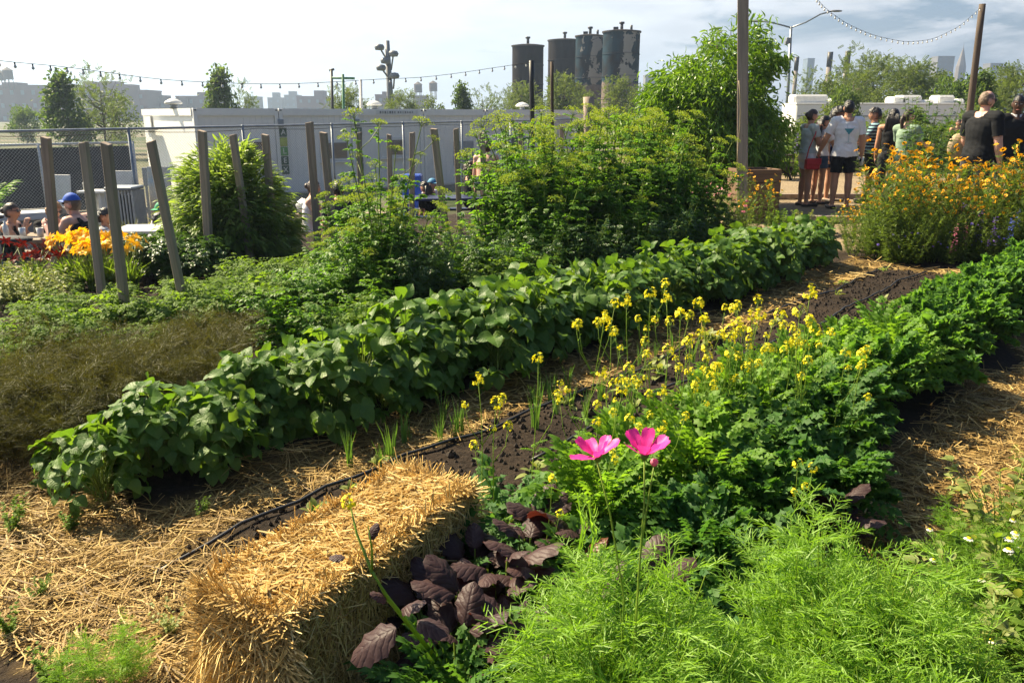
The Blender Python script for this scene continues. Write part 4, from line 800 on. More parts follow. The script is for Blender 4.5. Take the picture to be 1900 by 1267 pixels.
for q, (px, py, m) in enumerate([(1748, 470, 'rose'), (1762, 480, 'rose'), (1785, 478, 'violet'), (1800, 470, 'rose'), (1760, 455, 'rose'), (1742, 490, 'rose'), (1778, 465, 'violet'), (1852, 478, 'blue'), (1858, 468, 'blue'), (1880, 480, 'blue'), (1810, 485, 'violet'), (1755, 466, 'violet'), (1840, 488, 'blue'), (1870, 470, 'rose')]):
    g = G(px, py); cn = {'rose': 'pink', 'violet': 'violet', 'blue': 'blue'}[m]; place(sp_[m], 'larkspur', cn + ' larkspur spike at the foot of the golden border', 'larkspur', (g[0], g[1] - .25, 0), None, rng.uniform(.7, 1.1), cn + ' larkspur in the border')
dot = daisy(.018, [M['violet'], M['blue']], 9, .4, .2)
for q in range(26):
    pr = [und[q % 2][1]] + [('flower', dot, T4((rng.normal(0, .16), rng.normal(0, .16), rng.uniform(.2, .5)), (rng.normal(0, .4), -.6, .8))) for _ in range(3)]; x = rng.uniform(4.0, 6.4); place(pr, 'cornflower', 'low cornflower with small mauve blooms at the shaded edge of the border', 'cornflower', (x, rng.uniform(8.65, 9.0) + (x - 4) * .05, 0), None, rng.uniform(.6, .9), 'low cornflowers at the border edge')
s_, f_, ps = leafy([L_ov], None, 30, 1.95, .40, 46, .10, f0=.1, up=.4, droop=.15, sr=.005, hj=.3, szf=.3, k=7, r0=.12); c = P(1722, 240, 11.0)
place([('stem', s_.mesh('hib_stem', M['stem'], True), None), ('foliage', f_.mesh('hib_foliage', M['dark'], True), None)], 'leafy_shrub', 'tall upright leafy shrub rising out of the golden border beside the older man', 'shrub', (c[0], 11.0, 0), 0, .92)
# pink flowers and low plants before the planter
pk = daisy(.03, [M['rose'], M['maroon']], 8, .3, .1)
for q in range(12):
    g = G(rng.uniform(1270, 1370), rng.uniform(425, 455)); pr = [und[q % 2][0], und[q % 2][1]] + [('flower', pk, T4((rng.normal(0, .14), rng.normal(0, .14), rng.uniform(.42, .62)), (rng.normal(0, .4), -.5, .8))) for _ in range(3)]; place(pr, 'pink_flowering_plant', 'low plant with small pink flowers left of the tall pole', 'flowering plant', (g[0], g[1], 0), None, rng.uniform(.8, 1.15), 'pink flowers left of the tall pole')
for q in range(12):
    g = G(rng.uniform(1400, 1560), rng.uniform(425, 440)); place(weed[q % 3], 'weed', 'green weed at the far end of the bean row', 'weed', (g[0], g[1], 0), None, rng.uniform(.8, 1.2), 'weeds beyond the bean row')
# peach tree
pt_ = crown_tree('peach', 3.2, .075, (1.30, 1.45), 215, 190, L_peach, .125, 'peach', .75, sig=.15, limb_n=14, flat=.3, lobes=[(.35, 0, 1.95, .78, .95), (-.45, -.1, 1.55, .85, .85), (-.1, -.1, .95, 1.15, .75), (.65, .1, 1.35, .75, .8), (-1.0, 0, 1.2, .6, .6), (-.7, 0, 1.75, .5, .5)])
c = P(1318, 300, 14.6); place(pt_, 'peach_tree', 'bushy peach tree with drooping bright leaves left of the tall pole', 'tree', (c[0], 14.6, 0), .4, 1.03)
# ================================================================ materials of built things
W_OLD = wood('weathered_wood', (.42, .34, .275), (.25, .195, .155)); W_TAN = wood('tan_wood', (.42, .33, .26), (.26, .20, .15)); W_DK = wood('dark_wood', (.10, .07, .05), (.05, .036, .028))
W_TBL = wood('table_wood', (.36, .29, .22), (.24, .18, .13), axis=0)
STEEL = plain('galvanised_steel', (.30, .33, .36), (.20, .22, .25), .45, .6); WHITE = plain('white_paint', (.66, .66, .64), (.56, .57, .56), .5); CAB = plain('cabin_panel', (.80, .79, .76), (.74, .73, .71), .45, scale=1.2)
TRIM = plain('cabin_trim', (.80, .79, .76), (.74, .74, .72), .45); BLACK = plain('black_metal', (.02, .02, .022), (.035, .035, .035), .5); DKGLASS = plain('dark_glass', (.03, .035, .045), (.05, .055, .06), .12, 0, .6)
SCREEN = plain('dark_screen_cloth', (.018, .021, .030), (.030, .034, .044), .8, scale=3.); NAVY = plain('navy_paint', (.012, .02, .06), (.02, .03, .085), .45); CONC = plain('concrete', (.34, .33, .30), (.24, .23, .21), .85, bump=.3)
GREYP = plain('grey_panel', (.20, .23, .27), (.25, .28, .31), .4); LAMPGREY = plain('lamp_grey', (.22, .23, .25), (.16, .17, .19), .5)
# ================================================================ wooden stakes
STK = [(105, 495, 85, 255, 25), (192, 570, 155, 264, 24), (238, 622, 197, 266, 27), (350, 608, 280, 262, 24), (390, 502, 375, 243, 23), (466, 490, 432, 250, 20), (512, 480, 492, 250, 20), (592, 478, 574, 227, 21), (623, 482, 600, 246, 21), (672, 470, 666, 246, 15), (727, 460, 722, 250, 13), (764, 425, 765, 246, 15), (832, 470, 805, 239, 20), (855, 465, 846, 239, 15), (903, 440, 894, 246, 16), (968, 400, 966, 228, 14), (1044, 400, 1042, 235, 12), (1074, 385, 1078, 224, 17)]
ORD = 'first second third fourth fifth sixth seventh eighth ninth tenth eleventh twelfth thirteenth fourteenth fifteenth sixteenth seventeenth eighteenth'.split()
for k, (bx, by, tx, ty, wpx) in enumerate(STK):
    g = G(bx, by); Y = g[1]; g[2] = float(zg(g[0], g[1])); tp = P(tx, ty, Y - (.25 if 195 < tx < 290 else .08)); w_ = wpx / 1560 * Y * .60
    d_ = tp - g; L = np.linalg.norm(d_); z = unit(d_); x = unit(np.cross([0.15, 1., 0], z)); y = np.cross(z, x)
    b_ = MB().box((0, 0, L / 2 - .1), (w_, w_ * .8, L + .2), bev=.004); v = b_.v[0]; top = v[:, 2] > L - .05; v[top, 2] += .014 * v[top, 0] / w_ * (1 if k % 2 else -1)
    me = b_.mesh('wooden_stake', W_OLD if k % 4 else W_TAN)
    o = link('wooden_stake', me, mat=Matrix.Translation(Vector(g)) @ Matrix((x, y, z)).transposed().to_4x4())
    tag(o, '%s weathered wooden stake counted from the left, standing in the vegetable beds' % ORD[k], 'stake', 'wooden stakes in the beds')
def pole(name, label, base, top, r, mat, grp=None, sides=10, taper=.85, wob=.0):
    t = np.linspace(0, 1, 7)[:, None]; b0 = np.asarray(base, float); t0 = np.asarray(top, float); pa = b0 * (1 - t) + t0 * t; pa[:, 0] += wob * np.sin(t[:, 0] * 5)
    return tag(link(name, MB().tube(pa - b0, r * np.linspace(1, taper, 7), sides).mesh(name, mat, True), None, b0), label, 'pole', grp)
def beam(name, label, base, top, w_, mat, rzz=.2, grp=None):
    g = np.asarray(base, float); d_ = np.asarray(top, float) - g; L = np.linalg.norm(d_); z = unit(d_); x = unit(np.cross([math.sin(rzz), math.cos(rzz), 0], z)); y = np.cross(z, x)
    o = link(name, MB().box((0, 0, L / 2), (w_, w_, L), bev=.006).mesh(name, mat), mat=Matrix.Translation(Vector(g)) @ Matrix((x, y, z)).transposed().to_4x4()); return tag(o, label, 'post', grp)
g = G(1377, 425); t = P(1379, -60, g[1] + .1); main_pole = beam('timber_pole', 'tall square timber pole rising out of the picture beside the planter boxes', g, t, .135, W_OLD, .35)
# rope running down the tall pole
pa = [P(1371 + 3 * math.sin(k * .9), 150 + k * 30, g[1] - .09) for k in range(10)]; tag(link('rope', MB().tube(np.array(pa), .008, 5).mesh('rope', plain('rope', (.35, .27, .15)), True)), 'thin tan rope hanging down the tall timber pole', 'rope')
b1 = P(1092, 400, 13.); b1[2] = 0; pole('timber_post', 'tall timber post in front of the painted tanks', (P(1097, 395, 12.5)[0], 12.5, 0), P(1092, 180, 12.5), .085, W_OLD, taper=.95)
pole('lamp_wire_pole', 'leaning timber pole on the right that carries a string of bulbs', (P(1800, 230, 18.)[0], 18., 0), P(1823, 8, 18.), .075, W_DK)
pole('black_pole', 'black metal pole in front of the leftmost tank, carrying string bulbs', (P(990, 300, 15.5)[0], 15.5, 0), P(986, 113, 15.5), .045, BLACK, taper=1); pole('black_pole', 'thin dark pole between the two left tanks', (P(1027, 300, 15.)[0], 15., 0), P(1024, 115, 15.), .03, W_DK, taper=1)
# ================================================================ strings of bulbs
cable = plain('black_cable', (.015, .015, .015)); GLS = plain('bulb_glass', (.75, .75, .72), (.65, .65, .62), .15)
def string(label, pts, n, bs, grp, mat_b=GLS):
    pts = np.asarray(pts, float); t = np.linspace(0, 1, len(pts)); tt = np.linspace(0, 1, 60); c = np.stack([np.interp(tt, t, pts[:, k]) for k in range(3)], -1)
    for _ in range(6): c[1:-1] = (c[:-2] + c[2:] + c[1:-1] * 2) / 4
    th = thing('string_lights', label, 'string lights', c[0]); part('cable', MB().tube(c - c[0], .008 * bs / .05 * .7, 4), cable, th, True)
    bm_ = MB().lathe([(.0001, -2.1 * bs), (.5 * bs, -1.75 * bs), (.55 * bs, -1.3 * bs), (.28 * bs, -.75 * bs), (.2 * bs, -.6 * bs)], sides=8, mat=0); bm_.lathe([(.25 * bs, -.75 * bs), (.28 * bs, -.5 * bs), (.25 * bs, .05 * bs), (.0001, .08 * bs)], sides=8, mat=1); me = bm_.mesh('bulb', [mat_b, cable], True)
    for k in range(n):
        f_ = (k + .5) / n * 59; i_ = int(f_); q = c[i_] * (1 - f_ + i_) + c[min(59, i_ + 1)] * (f_ - i_); link('bulb', me, th, loc=q - c[0])
string('string of clear bulbs sagging from the left edge across the sky to the black pole', [P(-60, 104, 9.), P(0, 114, 9.3), P(100, 122, 9.8), P(180, 132, 10.2), P(290, 148, 10.8), P(400, 154, 11.4), P(500, 157, 12.), P(600, 154, 12.6), P(700, 147, 13.3), P(780, 145, 13.8), P(860, 135, 14.4), P(930, 124, 15.), P(986, 116, 15.5)], 34, .032, None)
string('string of bulbs hanging between the top edge and the leaning pole on the right', [P(1505, -15, 13.), P(1530, 15, 13.4), P(1570, 44, 14.), P(1620, 66, 14.8), P(1680, 79, 15.7), P(1730, 74, 16.5), P(1780, 50, 17.4), P(1822, 13, 18.)], 40, .027, None)
# ================================================================ chain link fence
def fence():
    A = P(-80, 246, 13.8); B_ = P(1100, 221, 33.); A0 = np.array([A[0], A[1], float(zg(A[0], A[1]))]); ln_ = B_[:2] - A[:2]; L = np.linalg.norm(ln_); u = ln_ / L
    th = thing('chain_link_fence', 'chain link fence with a steel top rail running past the picnic tables to the cabins', 'fence', A0); f = lambda d_, z: np.stack([u[0] * d_, u[1] * d_, z], -1)
    top = lambda d_: (A[2] - A0[2]) + (B_[2] - A[2]) * d_ / L; dd = np.linspace(0, L, 30)
    part('top_rail', MB().tube(f(dd, top(dd)), .024, 8), STEEL, th, True)
    sag = top(dd) - .05 - .05 * np.abs(np.sin(dd * 1.0)); part('tension_wire', MB().tube(f(dd, sag), .006, 4), cable, th, True)
    for d_ in np.arange(.3, L, 2.75): part('post', MB().tube(f(np.array([d_, d_]), np.array([-.3, float(top(d_)) + .03])), .030, 8), STEEL, th, True)
    st = .062; H = 2.1; x0 = np.arange(-H, L, st); ps = []
    for sg in (1, -1):
        a = x0 if sg == 1 else x0 + H; za = np.full(len(x0), -.1); b_ = a + sg * H; tA = top(np.clip(a, 0, L)); 
        lo = np.clip(np.where(sg == 1, -a, (a - L)), 0, H) / H; hi = 1 - np.clip(np.where(sg == 1, b_ - L, -b_), 0, H) / H; k = hi > lo + .02; a, lo, hi = a[k], lo[k], hi[k]
        for q in (0,): ps.append(np.stack([f(a + sg * H * lo, lo * (top(a) + .0)), f(a + sg * H * hi, hi * top(np.clip(a + sg * H * hi, 0, L)))], 1))
    mm = MB(); tubes(mm, np.concatenate(ps), .0021, 3); part('wire_mesh', mm, STEEL, th)
fence()
def dark_fence():
    a = P(-60, 271, 19.); b_ = P(248, 267, 21.5); th = thing('screened_fence', 'low fence covered in dark cloth with a white top rail behind the picnic tables', 'fence', (a[0], a[1], -.75)); u = b_[:2] - a[:2]; L = np.linalg.norm(u); u /= L; R = np.array([[u[0], -u[1], 0], [u[1], u[0], 0], [0, 0, 1.]]); H = a[2] + .75
    part('screen', MB().box(np.array([u[0] * L / 2, u[1] * L / 2, H / 2 - .03]), (L, .03, H - .1), R=R), SCREEN, th); part('rail', MB().tube(np.array([[0, 0, H], [u[0] * L, u[1] * L, H]]), .035, 6), WHITE, th, True)
    for k in np.linspace(.1, 1, 4): part('post', MB().tube(np.array([[u[0] * L * k, u[1] * L * k - .05, -.2], [u[0] * L * k, u[1] * L * k - .05, H]]), .03, 6), WHITE, th, True)
dark_fence()
# ================================================================ office cabins
def text_mesh(s, size, mat, ext=.006):
    cu = bpy.data.curves.new('lettering', 'FONT'); cu.body = s; cu.size = size; cu.extrude = ext; cu.align_x = 'CENTER'; cu.align_y = 'CENTER'; o = bpy.data.objects.new('tmp', cu); COL.objects.link(o)
    bpy.context.view_layer.update(); me = bpy.data.meshes.new_from_object(o.evaluated_get(bpy.context.evaluated_depsgraph_get())); bpy.data.objects.remove(o); me.materials.clear(); me.materials.append(mat); me.name = 'lettering'; return me
YG = plain('lime_tile', (.38, .45, .05)); GN = plain('green_tile', (.10, .34, .07)); DKG = plain('deep_green_tile', (.012, .07, .03)); LTW = plain('white_lettering', (.75, .75, .72)); LTD = plain('grey_lettering', (.14, .15, .17))
def cabins():
    c0 = P(357, 201, 23.5); zb = -.85; az = math.radians(54); u = np.array([math.sin(az), math.cos(az), 0]); nb = np.array([-math.cos(az), math.sin(az), 0]); Lm = 2.44; H = c0[2] - zb; D = 6.0
    R = np.array([u, nb, [0, 0, 1.]]).T
    feats = ['left end cabin with a bare white side wall and one window', 'second cabin from the left with a window and lettered tiles', 'third cabin from the left, half hidden by the tall lovage', 'fourth cabin from the left with a grey panel', 'fifth cabin from the left with a small window', 'right end cabin beside the black pole']
    for k in range(6):
        o = np.array([c0[0], c0[1], zb]) + u * Lm * k; th = thing('office_cabin', 'white flat roofed ' + feats[k], 'office cabin', o, 0, 'row of white office cabins'); B3 = Matrix(R.tolist()).to_4x4()
        def pt(nm, mb, mat, parent=th, sm=False): o2 = part(nm, mb, mat, parent, sm); return o2
        def bx(c, d_): return MB().box(R @ np.array(c), d_, R=R, bev=.008)
        W_ = Lm - .02
        wl = MB()   # ribbed wall panels
        for q in range(12): wl.box(R @ np.array([.12 + (W_ - .24) * (q + .5) / 12, .045, H * .5]), ((W_ - .24) / 12 - .004, .03, H - .3), R=R)
        wl.box(R @ np.array([W_ / 2, D / 2 + .04, H * .5]), (W_ - .06, D - .12, H - .2), R=R)
        pt('wall', wl, CAB)
        rf = MB(); rf.box(R @ np.array([W_ / 2, .04, H - .10]), (W_ - .22, .14, .20), R=R); rf.box(R @ np.array([W_ / 2, D / 2, H - .03]), (W_ - .05, D - .3, .05), R=R); rf.box(R @ np.array([.02, D / 2, H - .10]), (.10, D - .2, .2), R=R); pt('roof', rf, TRIM)
        for x in (.055, W_ - .055):
            cp = MB().box(R @ np.array([x, .055, H / 2]), (.11, .17, H - .002), R=R, bev=.01); cp.box(R @ np.array([x, .0, H - .05]), (.06, .07, .03), mat=1, R=R); part('corner_post', cp, [TRIM, BLACK], th)
        if k in (0, 1, 2, 4):
            wx, wz = {0: (1.62, 1.42), 1: (1.70, 1.35), 2: (1.3, 1.4), 4: (1.25, 1.4)}[k]; fr = pt('window', bx([wx, .01, wz], (.92, .10, .62)), WHITE); part('pane', bx([wx + .08, -.045, wz], (.62, .03, .46)), DKGLASS, fr); part('sill', bx([wx, -.03, wz - .34], (1.0, .14, .05)), TRIM, fr)
            if k == 0: part('blind', bx([wx - .30, -.05, wz], (.16, .02, .46)), WHITE, fr)
        if k == 3: pt('grey_panel', bx([1.55, .02, 1.15], (.8, .05, .8)), GREYP)
        if k in (1, 2):
            for q, (ch, mt) in enumerate(zip('ALLEX', (DKG, YG, GN, DKG, DKG))):
                if k == 2 and q in (1, 2): continue
                z = H - .68 - q * .27; tl = pt('sign_tile', bx([.075, -.045, z], (.22, .03, .25)), mt); me = text_mesh(ch if q != 1 else '', .22, LTW) if q != 1 else None
                if me is None: continue
                o2 = link('lettering', me, tl); o2.matrix_local = Matrix.Translation(Vector(R @ np.array([.075, -.062, z]))) @ B3 @ Matrix.Rotation(math.pi / 2, 4, 'X')
        if k >= 1: pt('junction_box', bx([.03, -.05, H - .42], (.16, .06, .22)), GREYP)
        if k == 2:
            pl = pt('name_strip', bx([1.45, -.035, H - .10], (1.5, .012, .13)), WHITE); lt = MB()
            for q, w0 in enumerate((.05, .03, .05, .02, .05, .04, .03, .05, .04, .02, .04, .03, .04, .03)): lt.box(R @ np.array([.86 + q * .085 + .04 * (q > 6), -.044, H - .10]), (w0, .006, .065 if q < 7 else .045), R=R)
            part('lettering', lt, LTD, pl)
        if k == 0:
            sh = MB().box(R @ np.array([-.3, 4.6, H - .62]), (.5, 1.5, .05), R=R); sh.box(R @ np.array([-.03, 5.2, H - .45]), (.04, .9, .45), R=R); pt('awning', sh, WHITE)
    for (px, py, Y, lb) in ((322, 196, 25., 'roof vent on the end cabin near its left corner'), (694, 191, 28.5, 'roof vent near the middle of the cabin row'), (969, 191, 32., 'roof vent on the right end of the cabin row')):
        c = P(px, py, Y); c[2] = c0[2] + .02; v = thing('roof_vent', 'white mushroom shaped ' + lb, 'roof vent', c); part('pipe', MB().tube(np.array([[0, 0, -.03], [0, 0, .12]]), .10, 10), STEEL, v, True); part('cap', MB().lathe([(.22, .10), (.26, .13), (.22, .18), (.12, .24), (.0001, .27)], sides=16), WHITE, v, True)
cabins()
# ================================================================ things by the cabins and the tables
def board(name, label, px0, px1, py0, py1, Y, mat, th_=.03, lean=.18, fr=None):
    a = P((px0 + px1) / 2, py1, Y); w_ = (px1 - px0) / 1560 * Y; h = (py1 - py0) / 1560 * Y * 1.02; z0 = float(zg(a[0], a[1])); h = max(h, 0); th = thing(name, label, 'board', (a[0], Y, z0))
    part('panel', MB().box((0, h * lean * .5, a[2] - z0 + h / 2), (w_, th_, h), R=rx(-lean), bev=.005), mat, th)
    for s in (-1, 1): part('leg', MB().box((s * (w_ / 2 - .03), .05, (a[2] - z0) / 2), (.05, .04, max(.05, a[2] - z0)), bev=.004), fr or mat, th)
board('sign_board', 'plain white board leaning behind the woman with sunglasses', 95, 134, 326, 396, 16., WHITE); board('sign_board', 'squarer white board standing behind the slatted bin', 208, 247, 318, 352, 17., WHITE)
b = NB('painted_canvas'); v = b.coord('Object'); c = b.mix(b.ramp(b.noise(3., 4., .6, v), (.3, 0.), (.6, 1.)), (.30, .45, .60), (.55, .52, .45)); sp2 = b.n('ShaderNodeSeparateXYZ'); b.l(v, sp2.inputs[0]); c = b.mix(b.ramp(b.math('SUBTRACT', 1.2, sp2.outputs[2]), (.45, 0.), (.8, 1.)), c, (.50, .38, .24)); CANV = b.done(b.pbr(c, .7).outputs[0])
board('canvas_banner', 'pale blue and sand coloured banner leaning against the end of the cabins', 281, 324, 311, 402, 18., CANV, .02, .04); board('grey_board', 'narrow grey board beside the pale blue banner', 267, 281, 312, 345, 18.3, GREYP, .04, .0)
def bin_():
    a = P(238, 412, 14.5); w_ = .44; th = thing('slatted_bin', 'pale slatted litter bin between two stakes', 'litter bin', (a[0], 14.5, -.75)); H = .66
    part('lid', MB().box((0, 0, H + .42), (w_ + .05, w_ + .05, .06), bev=.015), STEEL, th); part('liner', MB().box((0, 0, H * .5 + .2), (w_ - .1, w_ - .1, H + .2)), BLACK, th); s = MB()
    for q in range(9):
        for sd in (-1, 1): x = (q / 8 - .5) * w_; s.box((x, sd * w_ / 2, H * .5 + .2), (.028, .02, H + .36)); s.box((sd * (w_ / 2 + .012), x, H * .5 + .2), (.02, .028, H + .36))
    part('slats', s, plain('slat_paint', (.50, .50, .46), (.4, .4, .37)), th)
bin_()
def hedge_grass():
    for k, (px, py, Y, H, lb) in enumerate(((243, 428, 13.2, .62, 'tawny ornamental grass in front of the slatted bin'), (262, 430, 13.0, .5, 'second tawny grass clump right of the slatted bin'), (332, 408, 14.2, .72, 'yellow green ornamental grass between the green cap and the domed shrub'))):
        c = P(px, py, Y); o = link('ornamental_grass', tuft(260, H, .008, .55, 'grassy'), None, (c[0], Y, float(zg(c[0], Y)))); tag(o, lb, 'grass clump'); 
        if k != 2: o.scale = (2.2, 2.2, 1.3)
        else: o.scale = (1.5, 1.5, 1.1)
hedge_grass()
def ledge():
    a = P(-40, 405, 13.6); b_ = P(96, 398, 14.2); u = unit(b_[:2] - a[:2]); L = np.linalg.norm(b_[:2] - a[:2]); R = np.array([[u[0], -u[1], 0], [u[1], u[0], 0], [0, 0, 1.]]); th = thing('concrete_bench', 'long pale concrete bench behind the bicycle wheel', 'bench', (a[0], a[1], -.75)); H = a[2] + .75
    part('seat', MB().box(np.array([u[0] * L / 2, u[1] * L / 2, H]), (L, .5, .12), R=R, bev=.01), WHITE, th); part('base', MB().box(np.array([u[0] * L / 2, u[1] * L / 2, H / 2 - .03]), (L, .4, H - .06), R=R), CONC, th)
    a2 = P(-40, 383, 15.6); part('backrest', MB().box(np.array([u[0] * L / 2, u[1] * L / 2 + .8, a2[2] + .75]), (L, .1, .12), R=R, bev=.01), CONC, th)
ledge()
def bicycle():
    c = P(22, 428, 11.6); z0 = float(zg(c[0], 11.6)); th = thing('bicycle', 'parked bicycle whose rear wheel shows behind the picnic table at the left edge', 'bicycle', (c[0], 11.6, z0), .12); rub_ = plain('tyre_rubber', (.02, .02, .02))
    def ring(x, R_, r, nm, mat, parent): a = np.linspace(0, TAU, 41); o = part(nm, MB().tube(np.stack([x + R_ * np.cos(a), 0 * a, .34 + R_ * np.sin(a)], -1), r, 6, cap=False), mat, parent, True); return o
    for x in (0, -1.02):
        wh = part('wheel', MB().ball((x, 0, .34), .03, 0, 8, 5), STEEL, th, True); ring(x, .33, .018, 'tyre', rub_, wh); ring(x, .305, .010, 'rim', STEEL, wh); sp_m = MB()
        for q in range(18): a = q / 18 * TAU; sp_m.tube(np.array([[x, 0, .34], [x + .3 * math.cos(a), 0, .34 + .3 * math.sin(a)]]), .0012, 3, cap=False)
        part('spokes', sp_m, STEEL, wh)
    fr = MB()
    for a, b_ in (((0, 0, .34), (-.22, 0, .85)), ((0, 0, .34), (-.42, 0, .30)), ((-.42, 0, .30), (-.22, 0, .85)), ((-.22, 0, .8), (-.82, 0, .84)), ((-.42, 0, .30), (-.85, 0, .76)), ((-.82, 0, .9), (-1.02, 0, .34))): fr.tube(np.array([a, b_]), .016, 6)
    part('frame', fr, BLACK, th, True); part('saddle', MB().ball((-.20, 0, .92), (.13, .06, .035)), BLACK, th, True); part('handlebar', MB().tube(np.array([[-.72, -.28, 1.0], [-.82, 0, .96], [-.72, .28, 1.0]]), .013, 6), BLACK, th, True)
bicycle()
def picnic(label, c, rz_, L, mat_top, z0=None, mat=None):
    z0 = float(zg(c[0], c[1])) if z0 is None else z0; th = thing('picnic_table', label, 'picnic table', (c[0], c[1], z0), rz_); mat = mat or W_TBL; tp = MB(); 
    for q in range(5): tp.box((0, (q - 2) * .148, .735), (L, .14, .045), bev=.005)
    part('tabletop', tp, mat_top, th)
    for s in (-1, 1):
        part('bench', MB().box((0, s * .68, .44), (L, .24, .045), bev=.006), mat, th)
        part('leg', MB().box((s * (L / 2 - .3), 0, .36), (.07, .10, .7), R=np.eye(3)).box((s * (L / 2 - .3) + .052, 0, .385), (.04, 1.5, .09)).box((s * (L / 2 - .3), .42, .2), (.066, .09, .44)).box((s * (L / 2 - .3), -.42, .2), (.066, .09, .44)), mat, th)
    return th
t1 = GL(105, 440, .75); picnic('long weathered picnic table by the orange lilies where the man in the blue cap sits', (t1[0] + .05, t1[1] + .1), .14, 1.75, W_TBL)
t2 = GL(300, 433, .75); picnic('white topped picnic table below the green cap', (t2[0] + .1, t2[1] + .2), .10, 1.5, WHITE); t3 = GL(605, 397, .75); picnic('weathered picnic table with a white bag on it, behind the leaning stakes', (t3[0] + .2, t3[1] + .2), .12, 1.5, W_TBL); t4 = GL(815, 366, .75); picnic('navy blue picnic table behind the stakes', (t4[0], t4[1]), .10, 1.9, NAVY, mat=NAVY)
def small_table():
    c = P(182, 365, 15.5); th = thing('white_side_table', 'small white side table with a bottle beside the stakes', 'table', (c[0], 15.5, -.75)); H = c[2] + .75 + .1; part('tabletop', MB().box((0, 0, H), (.55, .45, .04), bev=.005), WHITE, th); part('shelf', MB().box((0, 0, H - .45), (.5, .4, .03), bev=.004), WHITE, th)
    for s in (-1, 1): part('leg', MB().box((s * .1, 0, H / 2), (.05, .3, H - .04)), WHITE, th)
    tag(link('bottle', MB().lathe([(.0001, 0), (.045, 0), (.045, .14), (.015, .2), (.015, .25), (.0001, .25)], sides=12).mesh('bottle', WHITE, True), None, (c[0] - .18, 15.45, -.75 + H + .02)), 'white bottle standing on the small side table', 'bottle')
small_table()
CLEAR = plain('clear_plastic', (.55, .62, .66), (.5, .56, .6), .1, 0, .8)
def on_table(name, lb, cat, px, py, mb_, mat, h=.78):
    g = GL(px, py, h); return tag(link(name, mb_.mesh(name, mat, True), None, g), lb, cat)
on_table('plastic_bottle', 'clear plastic water bottle on the table beside the woman at the left edge', 'bottle', 13, 441, MB().lathe([(.0001, 0), (.035, 0), (.035, .13), (.014, .18), (.014, .21), (.0001, .21)], sides=12), CLEAR); on_table('plastic_cup', 'clear plastic cup on the table in front of the woman with sunglasses', 'cup', 43, 440, MB().lathe([(.0001, 0), (.032, 0), (.042, .12), (.04, .12), (.03, .005)], sides=12), CLEAR)
on_table('paper_cup', 'white cup on the long table beside the stake', 'cup', 76, 440, MB().lathe([(.0001, 0), (.035, 0), (.045, .12), (.043, .12), (.03, .005)], sides=12), WHITE); on_table('dark_cloth_bag', 'dark cloth bag lying on the table at the left edge', 'bag', 20, 449, MB().ball((0, 0, .03), (.28, .14, .05), 0, 14, 8), plain('dark_cloth', (.02, .022, .03), (.035, .035, .045), .8))
bg_ = MB().ball((0, 0, .12), (.15, .12, .13), 0, 16, 10); bg_.v[0] += rng.normal(0, .012, bg_.v[0].shape); on_table('white_bag', 'crumpled white bag on the table in front of the woman with a bun', 'bag', 566, 398, bg_, WHITE, .74)
bg2 = MB().ball((0, 0, .1), (.22, .15, .12), 0, 14, 8); on_table('black_bag', 'black bag on the table left of the white bag', 'bag', 545, 397, bg2, BLACK, .74)
bb = P(735, 372, 15.); tag(link('blue_bin', MB().box((0, 0, .5), (.4, .4, 1.0), bev=.03).mesh('blue_bin', plain('blue_plastic', (.01, .05, .30), (.012, .06, .36), .4)), None, (bb[0], 17.6, -.65)), 'bright blue bin behind the navy picnic table', 'bin')
# palm-like leafy plant at left edge
pl = hl_proto('banana', 'lovage', 'stem', [pinnate(L_lance, 6, s0=.5, term=.4)], 26, .6, 1.25, .55, .0, 1.1); c = P(5, 420, 15.); place(pl, 'leafy_pot_plant', 'bright leafy plant with drooping fronds at the left edge', 'potted plant', (c[0] - .3, 15., -.75), 0, .95)
# fire pit, planters
def firepit():
    c = G(1448, 334); th = thing('fire_pit', 'barrel shaped black fire basket on three legs standing on the wood chips', 'fire pit', c); iron = plain('rusty_iron', (.05, .035, .028), (.025, .02, .018), .7, .5)
    prof = [(.20, .16), (.27, .28), (.285, .42), (.27, .56), (.25, .62)]; n = 22; m = MB()
    for q in range(n): a = q / n * TAU; m.tube(np.array([[r * math.cos(a), r * math.sin(a), z] for r, z in prof]), .018 if q % 2 else .012, 5)
    part('staves', m, iron, th, True)
    for r, z in ((.285, .42), (.262, .60), (.225, .2)): a = np.linspace(0, TAU, 33); part('hoop', MB().tube(np.stack([r * np.cos(a), r * np.sin(a), z + 0 * a], -1), .018, 6, cap=False), iron, th, True)
    part('bowl', MB().lathe([(.0001, .15), (.19, .17), (.25, .29), (.24, .34), (.0001, .30)], sides=20), iron, th, True)
    for q in range(3): a = q / 3 * TAU - .5; part('leg', MB().tube(np.array([[.16 * math.cos(a), .16 * math.sin(a), .2], [.26 * math.cos(a), .26 * math.sin(a), .0]]), .035, 6), iron, th, True)
firepit()
def planter(lb, px, py, w_, H, Y):
    c = P(px, py, Y); th = thing('wooden_planter', lb, 'planter', (c[0], Y, 0), .15); pm = wood('planter_board', (.22, .13, .075), (.11, .065, .04), axis=0); n = 4
    for sx, sy, rr in ((0, -1, 0), (0, 1, 0), (-1, 0, 1), (1, 0, 1)):
        m = MB()
        for q in range(n): m.box((sx * w_ / 2, sy * w_ / 2, H * (q + .5) / n), ((w_ - .01, .035, H / n - .008) if not rr else (.035, w_ - .08, H / n - .008)), bev=.004)
        part('side', m, pm, th)
    part('soil', MB().box((0, 0, H - .1), (w_ - .08, w_ - .08, .04)), plain('potting_soil', (.03, .02, .015)), th)
planter('square timber planter box touching the tall pole', 1393, 400, .58, .78, 12.6); planter('smaller lighter planter box behind the square one', 1416, 380, .36, .72, 13.3)
